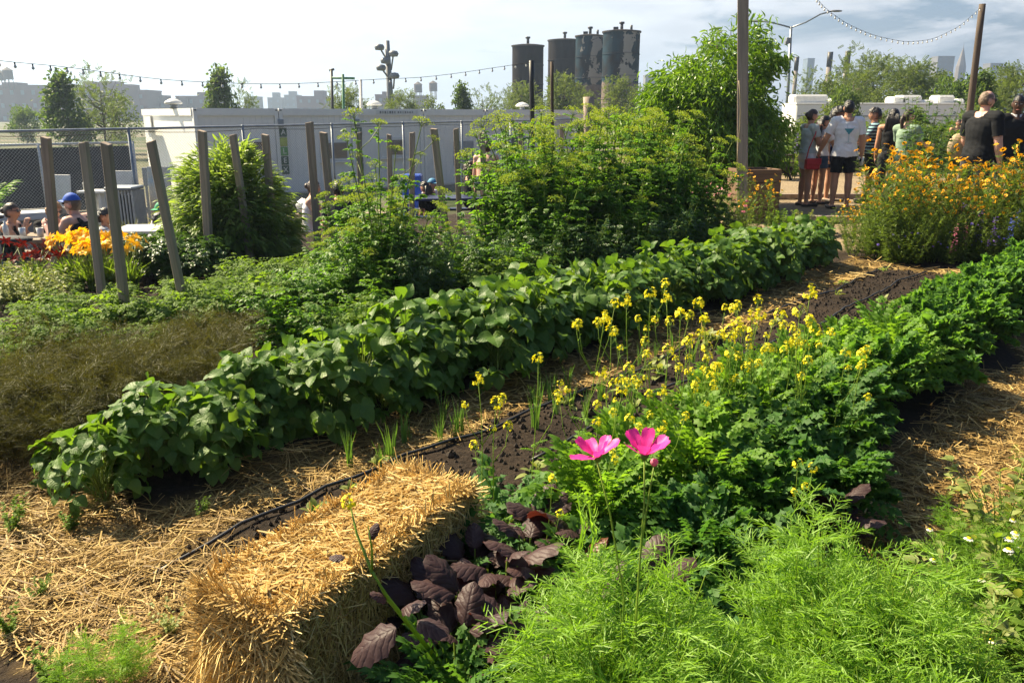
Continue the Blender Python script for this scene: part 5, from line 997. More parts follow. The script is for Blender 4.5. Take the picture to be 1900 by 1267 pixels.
tag(link('timber_edging', MB().box((0, 0, .05), (5.2, .09, .10), bev=.008).mesh('timber_edging', W_OLD), None, (5.6, 15.9, 0), (0, 0, .03)), 'long timber edging lying on the wood chips behind the standing people', 'edging')
tag(link('timber_edging', MB().box((0, 0, .05), (4.2, .12, .10), bev=.008).mesh('timber_edging', W_OLD), None, (5.3, 12.3, 0), (0, 0, -.05)), 'weathered timber edging between the bean row and the wood chips', 'edging')
# low plants round the fire pit and behind the people
for q in range(12):
    px = rng.choice([rng.uniform(1395, 1425), rng.uniform(1455, 1480)]); c = G(px, rng.uniform(322, 334)); place(proto_lav if False else weed[q % 3], 'weed', 'green weeds by the black fire basket', 'weed', (c[0], c[1], 0), None, 1.9, 'weeds by the fire basket')
lav = spike('violet', .8)
for q in range(26):
    x = rng.uniform(5.6, 9.4); place(lav, 'lavender', 'purple flowering lavender behind the standing people', 'lavender', (x, 22.5 + rng.uniform(-.8, .8), 0), None, rng.uniform(1.2, 1.7), 'lavender behind the standing people')
# ================================================================ tanks, lamps, trailers, trees, city
def tank(lb, px0, px1, py, Y, kind):
    c = P((px0 + px1) / 2, py, Y); R_ = (px1 - px0) / 2 / 1578 * Y; H = c[2] + 1.2; th = thing('steel_tank', lb, 'tank', (c[0], Y, -1.2), 0, 'old steel tanks'); b = NB('tank_shell'); v = b.coord('Object'); dk = b.mix(b.ramp(b.noise(.5, 5., .65, v), (.35, 0.), (.65, 1.)), (.005, .005, .007), (.018, .012, .012))
    sp2 = b.n('ShaderNodeSeparateXYZ'); b.l(v, sp2.inputs[0]); ht = b.math('DIVIDE', sp2.outputs[2], H)
    if kind:
        tl = b.mix(b.ramp(b.noise(.35, 4., .6, v), (.40, 0.), (.55, 1.)), dk, (.012, .035, .055)); patch = b.noise(.62, 7., .62, b.scalev(v, (1, 1, .8)), .4)
        side = b.math('MULTIPLY', b.math('ABSOLUTE', b.math('SUBTRACT', sp2.outputs[0], .25 * R_)), .10); band = b.math('ABSOLUTE', b.math('SUBTRACT', ht, .74)); f_ = b.math('SUBTRACT', patch, side); white = b.ramp(f_, (.45, 0.), (.47, 1.)); c_ = b.mix(white, tl, (.30, .27, .25)); low = b.ramp(b.math('ADD', b.math('MULTIPLY', b.math('SUBTRACT', .54, ht), 6.), b.math('SUBTRACT', patch, .5)), (.0, 0.), (.06, 1.)); c_ = b.mix(low, c_, b.mix(b.ramp(b.noise(1.3, 4., .6, v), (.35, 0.), (.6, 1.)), (.20, .16, .14), (.13, .10, .09)))
    else: c_ = dk
    seam = b.math('FRACT', b.math('MULTIPLY', ht, 5.)); c_ = b.mix(b.ramp(seam, (.0, .8), (.05, 0.)), c_, (.03, .02, .02))
    mat = b.done(b.pbr(c_, .8, .0, .1, b.bump(b.noise(.8, 4., .6, v), .3, .1)).outputs[0])
    pf = [(R_, 0)]
    for q in range(1, 6): z = H * q / 5; pf += [(R_, z - .12), (R_ + .05, z - .10), (R_ + .05, z - .02), (R_, z)] if q < 5 else [(R_, z)]
    part('shell', MB().lathe(pf, sides=40), mat, th); part('roof', MB().lathe([(R_ + .10, H - .15), (R_ + .12, H), (R_ * .6, H + .12), (.001, H + .2)], sides=40), plain('tank_roof', (.03, .028, .03), (.06, .045, .04)), th); vt = MB().tube(np.array([[0, 0, H + .1], [0, 0, H + .75]]), .16, 8); vt.tube(np.array([[0, 0, H + .75], [0, 0, H + .95]]), .28, 8); part('vent', vt, BLACK, th, True)
    if kind: part('vent', MB().tube(np.array([[R_ * .5, -.3, H], [R_ * .5, -.3, H + .6]]), .13, 8), BLACK, th, True); part('vent', MB().box((-R_ * .35, -.5, H + .2), (.5, .4, .4)), BLACK, th)
tank('leftmost dark rusty tank behind the black pole', 951, 1008, 85, 100., 0); tank('dark tank partly hidden behind the peeling blue one', 1018, 1078, 75, 108., 0); tank('peeling blue and white tank, third from the left', 1069, 1121, 67, 98., 1); tank('widest peeling blue and white tank at the right end of the group', 1120, 1187, 59, 92., 2)
def light_mast():
    Y = 70.; b0 = P(727, 225, Y); tp = P(718, 76, Y); th = thing('light_mast', 'slanting modern light mast with five round lamps above the cabins', 'street lamp', (b0[0], Y, -1)); B = np.array([b0[0], Y, -1]); part('mast', MB().tube(np.array([[0, 0, 0], tp - B]), [.32, .2], 8), LAMPGREY, th, True)
    for (px, py, qx, qy) in ((704, 88, 714, 112), (730, 100, 722, 130), (715, 113, 716, 126), (707, 126, 719, 148), (732, 141, 726, 165)):
        a = P(qx + 4, qy, Y) - B; e = P(px, py, Y - .6) - B; ar = part('arm', MB().tube(np.array([a, e]), .07, 6), LAMPGREY, th, True); part('lamp_head', MB().lathe([(.0001, -.25), (.33, -.22), (.42, .0), (.30, .2), (.0001, .26)], e, 12), LAMPGREY, ar, True)
light_mast()
def street_lamp():
    Y = 60.; b0 = P(1461, 215, Y); tp = P(1468, 50, Y); B = np.array([b0[0], Y, 0]); th = thing('street_lamp', 'double armed steel street lamp behind the peach tree', 'street lamp', B); part('pole', MB().tube(np.array([[0, 0, 0], tp - B]), [.13, .09], 8), STEEL, th, True)
    for pts in (((1468, 52), (1450, 47), (1430, 42), (1412, 40)), ((1468, 52), (1495, 42), (1522, 27), (1545, 21))):
        ar = part('arm', MB().tube(np.array([P(*q, Y) - B for q in pts]), .055, 6), STEEL, th, True); e = P(*pts[-1], Y) - B; s = -1 if pts[-1][0] < 1468 else 1; part('lamp_head', MB().ball(e + [s * .25, 0, .0], (.42, .16, .08), 0, 12, 6), LAMPGREY, ar, True)
    part('camera_box', MB().box(P(1463, 76, Y - .2) - B, (.35, .3, .4), bev=.03).box(P(1459, 80, Y - .2) - B, (.2, .25, .25), bev=.03), LAMPGREY, th)
street_lamp()
def mast(lb, px, py0, Y, arms, mat):
    b0 = P(px, 230, Y); tp = P(px, py0, Y); B = np.array([b0[0], Y, -1]); th = thing('sign_mast', lb, 'mast', B); part('pole', MB().tube(np.array([[0, 0, 0], [tp[0] - B[0], 0, tp[2] + 1]]), .07, 6), mat, th, True)
    for a in arms: part('arm', MB().tube(np.array([P(*q, Y) - B for q in a]), .06, 6), mat, th, True)
mast('thin green mast with a crossarm behind the cabins', 636, 138, 40., [((616, 145), (658, 146))], plain('green_paint', (.05, .18, .10))); mast('thin pole with a small camera left of the green mast', 615, 130, 42., [((611, 131), (620, 129))], BLACK); mast('square pale pole right of the green mast', 669, 148, 38., [], WHITE)
def trailer():
    Y = 42.; a = P(1478, 193, Y); b_ = P(1802, 194, Y); th = thing('white_trailer', 'long white trailer with roof units behind the standing people', 'trailer', (a[0], Y, 0)); L = b_[0] - a[0]; H = a[2]; part('body', MB().box((L / 2, 1.1, H / 2 + .2), (L, 2.2, H - .4), bev=.06), CAB, th); part('stripe', MB().box((L / 2, -.012, H * .72), (L - .2, .02, .05)), LAMPGREY, th); part('roof_rim', MB().box((L / 2, 1.1, H + .0), (L + .05, 2.25, .08), bev=.02), TRIM, th)
    for q in (.28, .55, .8): part('seam', MB().box((L * q, -.012, H * .4), (.04, .02, H * .5)), LAMPGREY, th)
    for x0, x1, h in ((0., 1.7, .45), (1.9, 2.6, .25), (4.9, 5.6, .35), (6.0, 7.0, .2), (L * .62, L * .74, .42), (L * .83, L * .93, .42), (L * .94, L - .1, .25)): part('roof_unit', MB().box(((x0 + x1) / 2, .9, H + h / 2), (x1 - x0, 1., h), bev=.09), WHITE, th)
    for x in (L * .3, L * .34): part('wheel', MB().tube(np.array([[x * 1., -.02, .3], [x, .25, .3]]), .3, 14), BLACK, th)
trailer()
# ---------------------------------------------------------------- trees behind the cabins
def far_tree(nm, leafm, tpl, H, cr, nc, per, size, **k): return crown_tree(nm, H, k.pop('tr', .09), cr, nc, per, tpl, size, leafm, **k)
big = lambda t, s=1.: t
FT = {'locust': far_tree('locust', 'tree', C_locust, 6.0, (1.7, 2.3), 46, 34, .42, sig=.32, droop=.15, limb_n=10), 'airy': far_tree('airy', 'tree', C_locust, 6.0, (1.5, 2.6), 34, 22, .40, sig=.36, droop=.1, limb_n=10), 'dark': far_tree('dark', 'treedk', L_ov, 5.5, (1.5, 2.3), 60, 60, .22, sig=.28, shape='cone'), 'pale': far_tree('pale', 'tree', L_ov, 6.0, (1.8, 2.5), 50, 44, .20, sig=.34), 'round': far_tree('round', 'treedk', L_ov, 5., (2.0, 2.1), 70, 50, .24, sig=.34)}
LBL = {'locust': 'feathery light green tree', 'airy': 'thin airy tree with sparse foliage', 'dark': 'darker pointed tree', 'pale': 'pale green loose tree', 'round': 'rounded dark green tree'}
TREES = [(108, 118, 44., 'dark', 1.0, 'standing furthest left before the red brick blocks'), (178, 108, 46., 'airy', 1.0, 'second from the left, whose top catches the bulb string'), (215, 160, 52., 'pale', .9, 'low, right beside the left corner of the cabins'), (405, 110, 52., 'dark', .85, 'alone above the left half of the cabin roof'), (440, 140, 54., 'airy', .8, 'slimmer neighbour of the tree above the cabin roof'), (640, 150, 46., 'locust', .9, 'around the thin green mast'), (745, 160, 62., 'locust', .9, 'just right of the five lamp mast'), (800, 168, 66., 'pale', .8, 'between the lamp mast and the pointed tree'), (855, 143, 56., 'dark', .8, 'above the middle of the cabin roof'), (895, 150, 60., 'airy', .95, 'left of the leftmost tank'), (935, 158, 62., 'airy', .9, 'below the bulb string near the leftmost tank'), (968, 145, 66., 'locust', .95, 'in front of the leftmost tank'), (1045, 128, 58., 'locust', 1.0, 'in front of the second tank'), (1085, 165, 56., 'locust', .8, 'low in front of the peeling tank'), (1148, 135, 60., 'locust', .9, 'in front of the widest tank'), (1190, 150, 58., 'pale', .8, 'between the widest tank and the peach tree'), (1500, 118, 50., 'airy', .9, 'right behind the street lamp'), (1545, 128, 48., 'pale', .9, 'near the two dark chimneys'), (1590, 110, 52., 'airy', 1.1, 'tallest and bare looking, right of the chimneys'), (1600, 72, 60., 'airy', 1.0, 'slender top rising above its neighbours at the right'), (1640, 92, 54., 'locust', 1.1, 'below the sag of the right bulb string'), (1690, 100, 50., 'locust', 1.1, 'behind the right half of the trailer'), (1735, 112, 52., 'pale', 1.0, 'behind the trailer beside the leaning pole'), (1780, 128, 46., 'round', .8, 'just left of the leaning pole'), (1830, 118, 36., 'dark', .9, 'close behind the older man, right of the leaning pole'), (1870, 112, 46., 'pale', 1., 'second from the right edge'), (1905, 108, 44., 'locust', 1.1, 'cut by the right edge'), (1570, 150, 38., 'round', .62, 'dense and dark behind the man in the white shirt'), (1500, 165, 46., 'pale', .7, 'low behind the trailer roof units'), (1640, 150, 47., 'pale', .8, 'low behind the middle of the trailer'), (1800, 160, 48., 'pale', .8, 'low behind the far end of the trailer'), (40, 190, 70., 'round', .8, 'low below the brick blocks at the left edge'), (150, 205, 66., 'pale', .8, 'low behind the second tree from the left')]
for (px, py, Y, kd_, sc, tail) in TREES:
    c = P(px, py, Y); pr = FT[kd_]; z0 = -1.2 if px < 1000 else -.3; H0 = {'locust': 6., 'airy': 6., 'dark': 5.5, 'pale': 6., 'round': 5.}[kd_] * 1.06; s = (c[2] - z0) / H0
    o = place(pr, 'tree', LBL[kd_] + ' ' + tail, 'tree', (c[0], Y, z0), None, s); k_ = sc * 1.0; o.scale = (s * (k_ if s > .6 else 1), s * (k_ if s > .6 else 1), s)
# ---------------------------------------------------------------- city
BR = plain('red_brick_far', (.16, .085, .075), (.12, .065, .06), .9, scale=.1); GR = plain('grey_stone_far', (.17, .17, .18), (.13, .13, .14), .8, scale=.1); TN = plain('tan_stone_far', (.22, .19, .17), (.17, .15, .14), .8, scale=.1); GLF = plain('far_glass', (.12, .16, .20), (.16, .2, .24), .3, scale=.1)
def building(lb, px0, px1, py, Y, mat, ex=(), dep=14., win=True, nfl=None):
    a = P(px0, py, Y); b_ = P(px1, py, Y); W_ = b_[0] - a[0]; H = a[2] + 2; th = thing('city_building', lb, 'building', (a[0], Y, -2)); m = MB().box((W_ / 2, dep / 2, H / 2), (W_, dep, H)); m.box((W_ / 2, dep / 2, H + .3), (W_ + .3, dep + .3, .6)); part('wall', m, mat, th)
    if win:
        nx_ = max(2, int(W_ / 3.4)); nz_ = max(2, int(H / 3.4)); wm = MB()
        for q in range(nx_):
            for r in range(nz_): wm.box((W_ * (q + .5) / nx_, -.02, H * (r + .55) / nz_), (1.2, .12, 1.5))
        o = part('windows', wm, GLF, th)
    for (f0, f1, hh) in ex: part('roof_house', MB().box((W_ * (f0 + f1) / 2, dep * .4, H + hh / 2 + .3), (W_ * (f1 - f0), dep * .5, hh)), mat, th)
def cbx(*a, **k): building(*a, **k)
cbx('long red brick block at the left edge below the water tower', -90, 70, 161, 300., BR, ((.55, .72, 1.2),)); cbx('higher red brick block seen between the two left trees', 70, 150, 160, 320., BR, ((.2, .6, 1.)), ) if False else cbx('red brick block seen between the two left trees', 70, 150, 161, 320., BR, ((.2, .6, 1.),))
cbx('brick block with two raised stair houses behind the second tree', 150, 225, 163, 310., BR, ((.0, .2, 2.), (.4, .8, 2.),)); cbx('brick block with a stepped top above the left corner of the cabins', 225, 272, 170, 330., BR, ((.0, .35, 2.4),)); cbx('low brick block with a chimney behind the left roof vent', 272, 330, 186, 340., BR, ((.3, .5, 1.6),)); cbx('brick block ending behind the lone tree above the cabins', 326, 400, 181, 350., BR, ((.5, .9, 1.8),))
cbx('tiny pale building right of the lone tree', 452, 475, 181, 520., GR, win=False); cbx('small blue grey tower with a stepped crown above the cabins', 496, 522, 183, 560., GR, ((.3, .7, 3.5),)); cbx('taller blue grey tower in the middle of the skyline', 527, 550, 178, 560., GR, ((.3, .8, 2.6),)); cbx('red brown building with a roof house left of the green mast', 550, 612, 181, 420., BR, ((.5, .8, 3.),)); cbx('red brown block just behind the five lamp mast', 696, 735, 178, 380., BR, ((.3, .6, 1.5),)); cbx('low brick block below the two far water tanks', 766, 790, 180, 400., BR)
cbx('pale slab tower between the tanks and the peach tree', 1198, 1222, 141, 560., GR, dep=10., win=False); cbx('pale tower just right of the street lamp', 1499, 1512, 110, 640., GLF, dep=10., win=False); cbx('grey office slab left of the pointed skyscraper', 1741, 1772, 106, 620., GR, dep=10.); cbx('lower slab in front of the grey office slab', 1700, 1750, 122, 660., GR, dep=10.); cbx('long low grey block right of the leaning pole', 1838, 1862, 119, 640., GR, dep=10.); cbx('pale block at the right end of the skyline', 1862, 1896, 124, 660., GR, dep=10.)
def water_tower(lb, px, py, Y, s, base=True):
    c = P(px, py, Y); th = thing('water_tower', lb, 'water tower', c); part('tank', MB().lathe([(.0001, 0), (1.7 * s, 0), (1.7 * s, 3.2 * s), (.0001, 3.2 * s)], sides=14), W_DK, th); part('roof', MB().lathe([(1.95 * s, 3.2 * s), (.001, 4.4 * s)], sides=14), W_DK, th)
    for q in range(4): a = q * math.pi / 2 + .6; part('leg', MB().tube(np.array([[1.3 * s * math.cos(a), 1.3 * s * math.sin(a), 0], [1.5 * s * math.cos(a), 1.5 * s * math.sin(a), -3.4 * s]]), .16 * s, 4), W_DK, th)
water_tower('wooden water tower on the roof of the block at the left edge', 16, 148, 298., .95); water_tower('second smaller water tower beside the first at the left edge', 3, 150, 299., .8); water_tower('far water tower left of the pointed tree', 776, 172, 395., 1.1); water_tower('far water tower nearer the pointed tree', 804, 170, 395., 1.1)
for (px0, px1, py, lb) in ((1475, 1483, 106, 'dark capped smokestack beside the street lamp'), (1536, 1546, 97, 'smokestack left of the pair in the trees'), (1569, 1579, 95, 'smokestack right of the pair in the trees')):
    Y = 150.; c = P((px0 + px1) / 2, py, Y); r = (px1 - px0) / 2 / 1578 * Y; th = thing('smokestack', lb, 'smokestack', (c[0], Y, 0)); part('shaft', MB().tube(np.array([[0, 0, 0], [0, 0, c[2] * .8]]), r * .92, 14), TN, th, True); part('cap', MB().tube(np.array([[0, 0, c[2] * .8], [0, 0, c[2]]]), r, 14), BLACK, th, True)
def spire(lb, px, pys, Y, prof, mat, kind):
    c = P(px, pys, Y); th = thing('skyscraper', lb, 'skyscraper', (c[0], Y, -2)); H = c[2] + 2
    b_ = MB()
    for (r0, z0, r1, z1) in prof: b_.tube(np.array([[0, 0, H * z0], [0, 0, H * z1]]), [r0 * H, r1 * H], kind)
    part('tower', b_, mat, th); part('spire', MB().tube(np.array([[0, 0, H * prof[-1][3]], [0, 0, H]]), [prof[-1][2] * H * .6, .0008 * H], 6), mat, th)
spire('slim skyscraper with a long antenna beside the tall timber pole', 1358, 32, 660., ((.05, 0, .05, .62), (.036, .62, .034, .74), (.022, .74, .016, .80)), GR, 4); spire('pointed skyscraper with a tapering crown in the right skyline', 1789, 80, 640., ((.075, 0, .072, .50), (.070, .5, .066, .70), (.064, .70, .030, .84), (.030, .84, .008, .93)), TN, 8)

for q in range(22):
    px = rng.uniform(1470, 1860); Y = rng.uniform(24, 34); c = P(px, 300, Y); tp = P(px, rng.uniform(206, 236), Y)[2]; sc = tp / 5.3
    o = place(FT[['round', 'dark', 'pale'][q % 3]], 'shrub', 'leafy shrub between the standing people and the white trailer', 'shrub', (c[0], Y, -.3), None, sc * 1.15, 'shrubs in front of the white trailer'); o.scale = (sc * 1.7, sc * 1.7, sc * 1.2)
# ================================================================ people
def skin_mat(nm, c): 
    b = NB(nm); n_ = b.noise(14., 3., .6, b.coord('Object')); p = b.pbr(b.mix(n_, tuple(k * .88 for k in c), tuple(min(1, k * 1.1) for k in c)), .5, 0, .35); p.inputs['Subsurface Weight'].default_value = .08; p.inputs['Subsurface Radius'].default_value = (.012, .005, .003); return b.done(p.outputs[0])
SK = {'fair': skin_mat('fair_skin', (.56, .33, .24)), 'tan': skin_mat('tanned_skin', (.42, .22, .14)), 'dark': skin_mat('dark_skin', (.075, .038, .026)), 'pale': skin_mat('ruddy_skin', (.60, .34, .26))}
def cloth(nm, c, c2=None, sc=25.): return plain(nm, c, c2 or tuple(k * .85 for k in c), .85, 0, .15, sc, .25, 60.)
CL = {'grey': cloth('grey_jersey', (.42, .47, .46)), 'white': cloth('white_cotton', (.72, .71, .74)), 'black': cloth('black_cotton', (.014, .015, .018)), 'denim': cloth('blue_denim', (.05, .085, .15)), 'navy': cloth('navy_cotton', (.02, .028, .06)), 'sage': cloth('sage_linen', (.22, .31, .23)), 'char': cloth('charcoal_cotton', (.035, .038, .045)), 'khaki': cloth('khaki', (.30, .24, .17))}
def stripes(nm, c1, c2, f):
    b = NB(nm); sp_ = b.n('ShaderNodeSeparateXYZ'); b.l(b.coord('Object'), sp_.inputs[0]); k = b.math('FRACT', b.math('MULTIPLY', sp_.outputs[2], f)); return b.done(b.pbr(b.mix(b.ramp(k, (.52, 0.), (.56, 1.)), c1, c2), .85, 0, .15).outputs[0])
CL['stripe'] = stripes('striped_cotton', (.015, .02, .04), (.20, .34, .38), 18.); CL['fine'] = stripes('fine_striped_cotton', (.70, .70, .70), (.30, .30, .32), 30.)
HR = {'dark': plain('dark_brown_hair', (.028, .017, .012), (.05, .03, .02), .4, bump=.6, bs=120.), 'black': plain('black_hair', (.008, .007, .008), (.018, .015, .015), .35, bump=.6, bs=120.), 'auburn': plain('auburn_hair', (.28, .13, .05), (.42, .24, .10), .45, bump=.6, bs=120.), 'brown': plain('greying_brown_hair', (.13, .085, .055), (.20, .14, .10), .5, bump=.6, bs=120.), 'beard': plain('grey_beard', (.50, .44, .38), (.36, .30, .25), .7, bump=.6, bs=150.)}
EYEW = plain('eye_white', (.7, .68, .65)); LIP = plain('lip', (.36, .13, .11)); SHOE = plain('dark_sandal', (.03, .022, .018), (.05, .04, .03), .6)
def sphere_head():
    nv, nu = 20, 28; th = np.linspace(0.001, math.pi - .001, nv + 1); a = np.arange(nu) / nu * TAU
    d = np.stack([np.sin(th)[:, None] * np.cos(a), np.sin(th)[:, None] * np.sin(a), np.broadcast_to(np.cos(th)[:, None], (nv + 1, nu))], -1).reshape(-1, 3); x, y, z = d.T
    lo = np.clip(-z, 0, 1); v = d * np.array([.074, .094, .117]); v[:, 0] *= 1 - .30 * lo ** 1.4; v[:, 1] *= np.where(y < 0, 1 - .32 * lo ** 1.2, 1 - .08 * lo)
    f = y > 0; v[:, 1] += f * (.024 * np.exp(-((x / .17) ** 2 + ((z + .16) / .17) ** 2)) + .010 * np.exp(-((x / .13) ** 2 + ((z - .05) / .16) ** 2)) + .006 * np.exp(-((x / .5) ** 2 + ((z - .30) / .10) ** 2)) - .007 * np.exp(-(((np.abs(x) - .38) / .18) ** 2 + ((z - .10) / .10) ** 2)) + .007 * np.exp(-((x / .25) ** 2 + ((z + .48) / .10) ** 2)) + .010 * np.exp(-((x / .3) ** 2 + ((z + .86) / .16) ** 2)))
    i = np.arange(nv)[:, None] * nu; j = np.arange(nu)[None]; jn = (j + 1) % nu
    return v, np.stack([i + j, i + nu + j, i + nu + jn, i + jn], -1).reshape(-1, 4)
HV, HQ = sphere_head()
def capsule(mb, p0, p1, r0, r1, sides=12, mid=None):
    p0, p1 = np.asarray(p0, float), np.asarray(p1, float); d = unit(p1 - p0); L = np.linalg.norm(p1 - p0); ts = []; rs = []
    for a in np.linspace(-80, -15, 4): ts.append(r0 * math.sin(math.radians(a))); rs.append(r0 * math.cos(math.radians(a)))
    ks = [0, .3, .65, 1] if mid else [0, 1]
    for k in ks: ts.append(L * k); rs.append(r0 + (r1 - r0) * k if not mid else np.interp(k, [0, .3, .65, 1], [r0, mid[0], mid[1], r1]))
    for a in np.linspace(15, 80, 4): ts.append(L + r1 * math.sin(math.radians(a))); rs.append(r1 * math.cos(math.radians(a)))
    mb.tube(p0 + np.array(ts)[:, None] * d, rs, sides)
def seg_t(V, a, b):
    d = b - a; t = np.clip(((V - a) @ d) / (d @ d), 0, 1); return t, np.linalg.norm(V - a - t[:, None] * d, axis=1)
def person(label, loc, az, H=1.7, sit=False, lean=0., fem=False, skin='fair', head=(0., 0.), arms=None, legs=None, top=None, bottom=None, hair=('short', 'dark'), extra=(), vox=.0085, stance=.055, side=0., group=None, build=1.0):
    rot = -math.radians(az); root = thing('person', label, 'person', loc, rot, group); k = H / 1.7; hip = .52 * H if not sit else .50
    sd = unit(np.array([math.sin(math.radians(side)), math.sin(math.radians(lean)), math.cos(math.radians(lean))])); X = np.array([1., 0, 0]); fw = unit(np.cross(sd, X)) ; fw = unit(np.array([0, sd[2], -sd[1]]))
    p0 = np.array([0, 0, hip]); nbs = p0 + sd * .325 * H; mb = MB(); B = {}
    prof = [(-.055, .05, .045), (-.03, .085, .066), (.02, .102 if fem else .097, .073), (.09, .080 if fem else .090, .062), (.17, .090 if fem else .099, .068), (.23, .098 if fem else .110, .070), (.275, .092 if fem else .104, .060), (.305, .060, .046), (.325, .036, .036)]
    C = np.array([p0 + sd * t * H for t, _, _ in prof]); a = np.arange(20) / 20 * TAU
    rings = np.array([C[i] + H * build * (np.cos(a)[:, None] * rx_ * X + np.sin(a)[:, None] * ry_ * fw) for i, (_, rx_, ry_) in enumerate(prof)]); n = len(prof); i = np.arange(n - 1)[:, None] * 20; j = np.arange(20)[None]; jn = (j + 1) % 20
    cap0 = n * 20; tv = np.vstack([rings.reshape(-1, 3), C[:1], C[-1:]]); jj = np.arange(20); j2 = (jj + 1) % 20
    mb.add(tv, np.stack([i + j, i + jn, i + 20 + jn, i + 20 + j], -1).reshape(-1, 4), np.vstack([np.stack([j2, jj, np.full(20, cap0)], -1), np.stack([jj + (n - 1) * 20, j2 + (n - 1) * 20, np.full(20, cap0 + 1)], -1)])); B['torso'] = (p0 - sd * .05 * H, nbs, .1 * H)
    ha, hp = math.radians(head[0]), math.radians(head[1]); hR = rz(-ha) @ rx(hp); hz = hR @ np.array([0, 0, 1.]); hc = nbs + sd * .025 * H + (sd * .4 + hz * .6) * .065 * H + fw * .012 * H
    capsule(mb, nbs - sd * .03 * H, hc - hz * .04 * H, .036 * H, .032 * H); mb.add((HV * k) @ hR.T + hc, HQ)
    for s in (-1, 1): mb.ball(hc + hR @ (np.array([s * .075, -.008, -.008]) * k), np.array([.012, .022, .033]) * k, 0, 8, 6, R=hR)
    B['neck'] = (nbs - sd * .01 * H, hc - hz * .05 * H, .035 * H); B['head'] = (hc - hz * .03 * H, hc + hz * .04 * H, .085 * k)
    arms = arms or {}; HD = {}
    for s, nm in ((1, 'R'), (-1, 'L')):
        ua, fa, curl = arms.get(nm, ((.14, .02, -1), (.08, .22, -1), .5)); ua, fa = unit(np.array(ua) * [s, 1, 1]), unit(np.array(fa) * [s, 1, 1])
        sh = nbs - sd * .032 * H + X * s * .108 * H * build; capsule(mb, nbs - sd * .03 * H + X * s * .03 * H, sh, .045 * H, .040 * H * build); el = sh + ua * .172 * H; wr = el + fa * .150 * H
        capsule(mb, sh, el, .036 * H * build, .027 * H * build, mid=(.035 * H * build, .030 * H * build)); capsule(mb, el, wr, .027 * H * build, .018 * H, mid=(.028 * H * build, .024 * H))
        B['ua' + nm] = (sh, el, .034 * H); B['fa' + nm] = (el, wr, .026 * H); hd = fa; pn = unit(np.cross(hd, np.cross([s * -1., .15, .1], hd))); sdv = np.cross(hd, pn) * s
        mb.ball(wr + hd * .045 * k, np.array([.040, .050, .018]) * k, 0, 10, 8, R=np.array([sdv, hd, pn]).T)
        for q, (o, L) in enumerate(((-.028, .070), (-.0095, .080), (.0095, .076), (.028, .060))):
            f0 = wr + hd * .082 * k + sdv * o * k; d1 = unit(hd + pn * curl * .5); f1 = f0 + d1 * L * .5 * k; d2 = unit(hd * (1 - curl) + pn * curl * 1.3); f2 = f1 + d2 * L * .5 * k; capsule(mb, f0, f1, .0095 * k, .0088 * k, 8); capsule(mb, f1, f2, .0088 * k, .0075 * k, 8)
        t0 = wr + hd * .02 * k - sdv * .032 * k; t1 = t0 + unit(hd * .7 - sdv * .6 + pn * .3) * .04 * k; t2 = t1 + unit(hd + pn * .4) * .032 * k; capsule(mb, t0, t1, .012 * k, .010 * k, 8); capsule(mb, t1, t2, .010 * k, .008 * k, 8); B['hd' + nm] = (wr, wr + hd * .12 * k, .03); HD[nm] = wr + hd * .08 * k
    legs = legs or {}
    for s, nm in ((1, 'R'), (-1, 'L')):
        hj = p0 + np.array([s * .052 * H, 0, -.01 * H])
        if sit: th_, shk = legs.get(nm, ((.12, 1, -.06), (.03, .05, -1)))
        else: th_, shk = legs.get(nm, ((stance * .6, .02, -1), (0.02, -.03, -1)))
        th_, shk = unit(np.array(th_) * [s, 1, 1]), unit(np.array(shk) * [s, 1, 1]); kn = hj + th_ * .245 * H; an = kn + shk * .235 * H
        capsule(mb, hj, kn, .056 * H * (1.06 if fem else 1) * build, .034 * H, mid=(.052 * H * build, .042 * H)); capsule(mb, kn, an, .034 * H, .021 * H, mid=(.036 * H, .027 * H)); B['th' + nm] = (hj, kn, .048 * H); B['sk' + nm] = (kn, an, .03 * H)
        ft = an + np.array([0, 0, -.022 * H]); toe = ft + np.array([s * .03, .115 * H, -.004 * H]); capsule(mb, ft + np.array([0, -.025 * H, 0]), toe, .024 * H, .016 * H); B['ft' + nm] = (ft - [0, .02 * H, 0], toe, .024 * H)
    if not sit:   # stand on the ground
        pass
    tmp = bpy.data.objects.new('tmp', mb.mesh('tmp', SK[skin], True)); COL.objects.link(tmp); m = tmp.modifiers.new('r', 'REMESH'); m.mode = 'VOXEL'; m.voxel_size = vox; m2 = tmp.modifiers.new('s', 'SMOOTH'); m2.factor = .5; m2.iterations = 3
    bpy.context.view_layer.update(); me = bpy.data.meshes.new_from_object(tmp.evaluated_get(bpy.context.evaluated_depsgraph_get())); bpy.data.objects.remove(tmp)
    nvt = len(me.vertices); V = np.zeros(nvt * 3, np.float32); me.vertices.foreach_get('co', V); V = V.reshape(-1, 3).astype(float); Nn = np.zeros(nvt * 3, np.float32); me.vertices.foreach_get('normal', Nn); Nn = Nn.reshape(-1, 3).astype(float)
    zmin = V[:, 2].min() if not sit else 0.; root.location[2] -= zmin if not sit else 0
    me.polygons.foreach_set('use_smooth', np.ones(len(me.polygons), bool)); me.materials.clear(); me.materials.append(SK[skin]); me.name = 'body'; link('body', me, root)
    F = np.array([p.vertices[:] for p in me.polygons if len(p.vertices) == 4]); names = list(B); D = []; TT = []
    for nm in names: t, d = seg_t(V, B[nm][0], B[nm][1]); D.append(d / B[nm][2]); TT.append(t)
    D = np.array(D); TT = np.array(TT); best = D.argmin(0); isb = lambda pre: np.array([names[q].startswith(pre) for q in range(len(names))])[best]; T_ = TT[best, np.arange(nvt)]
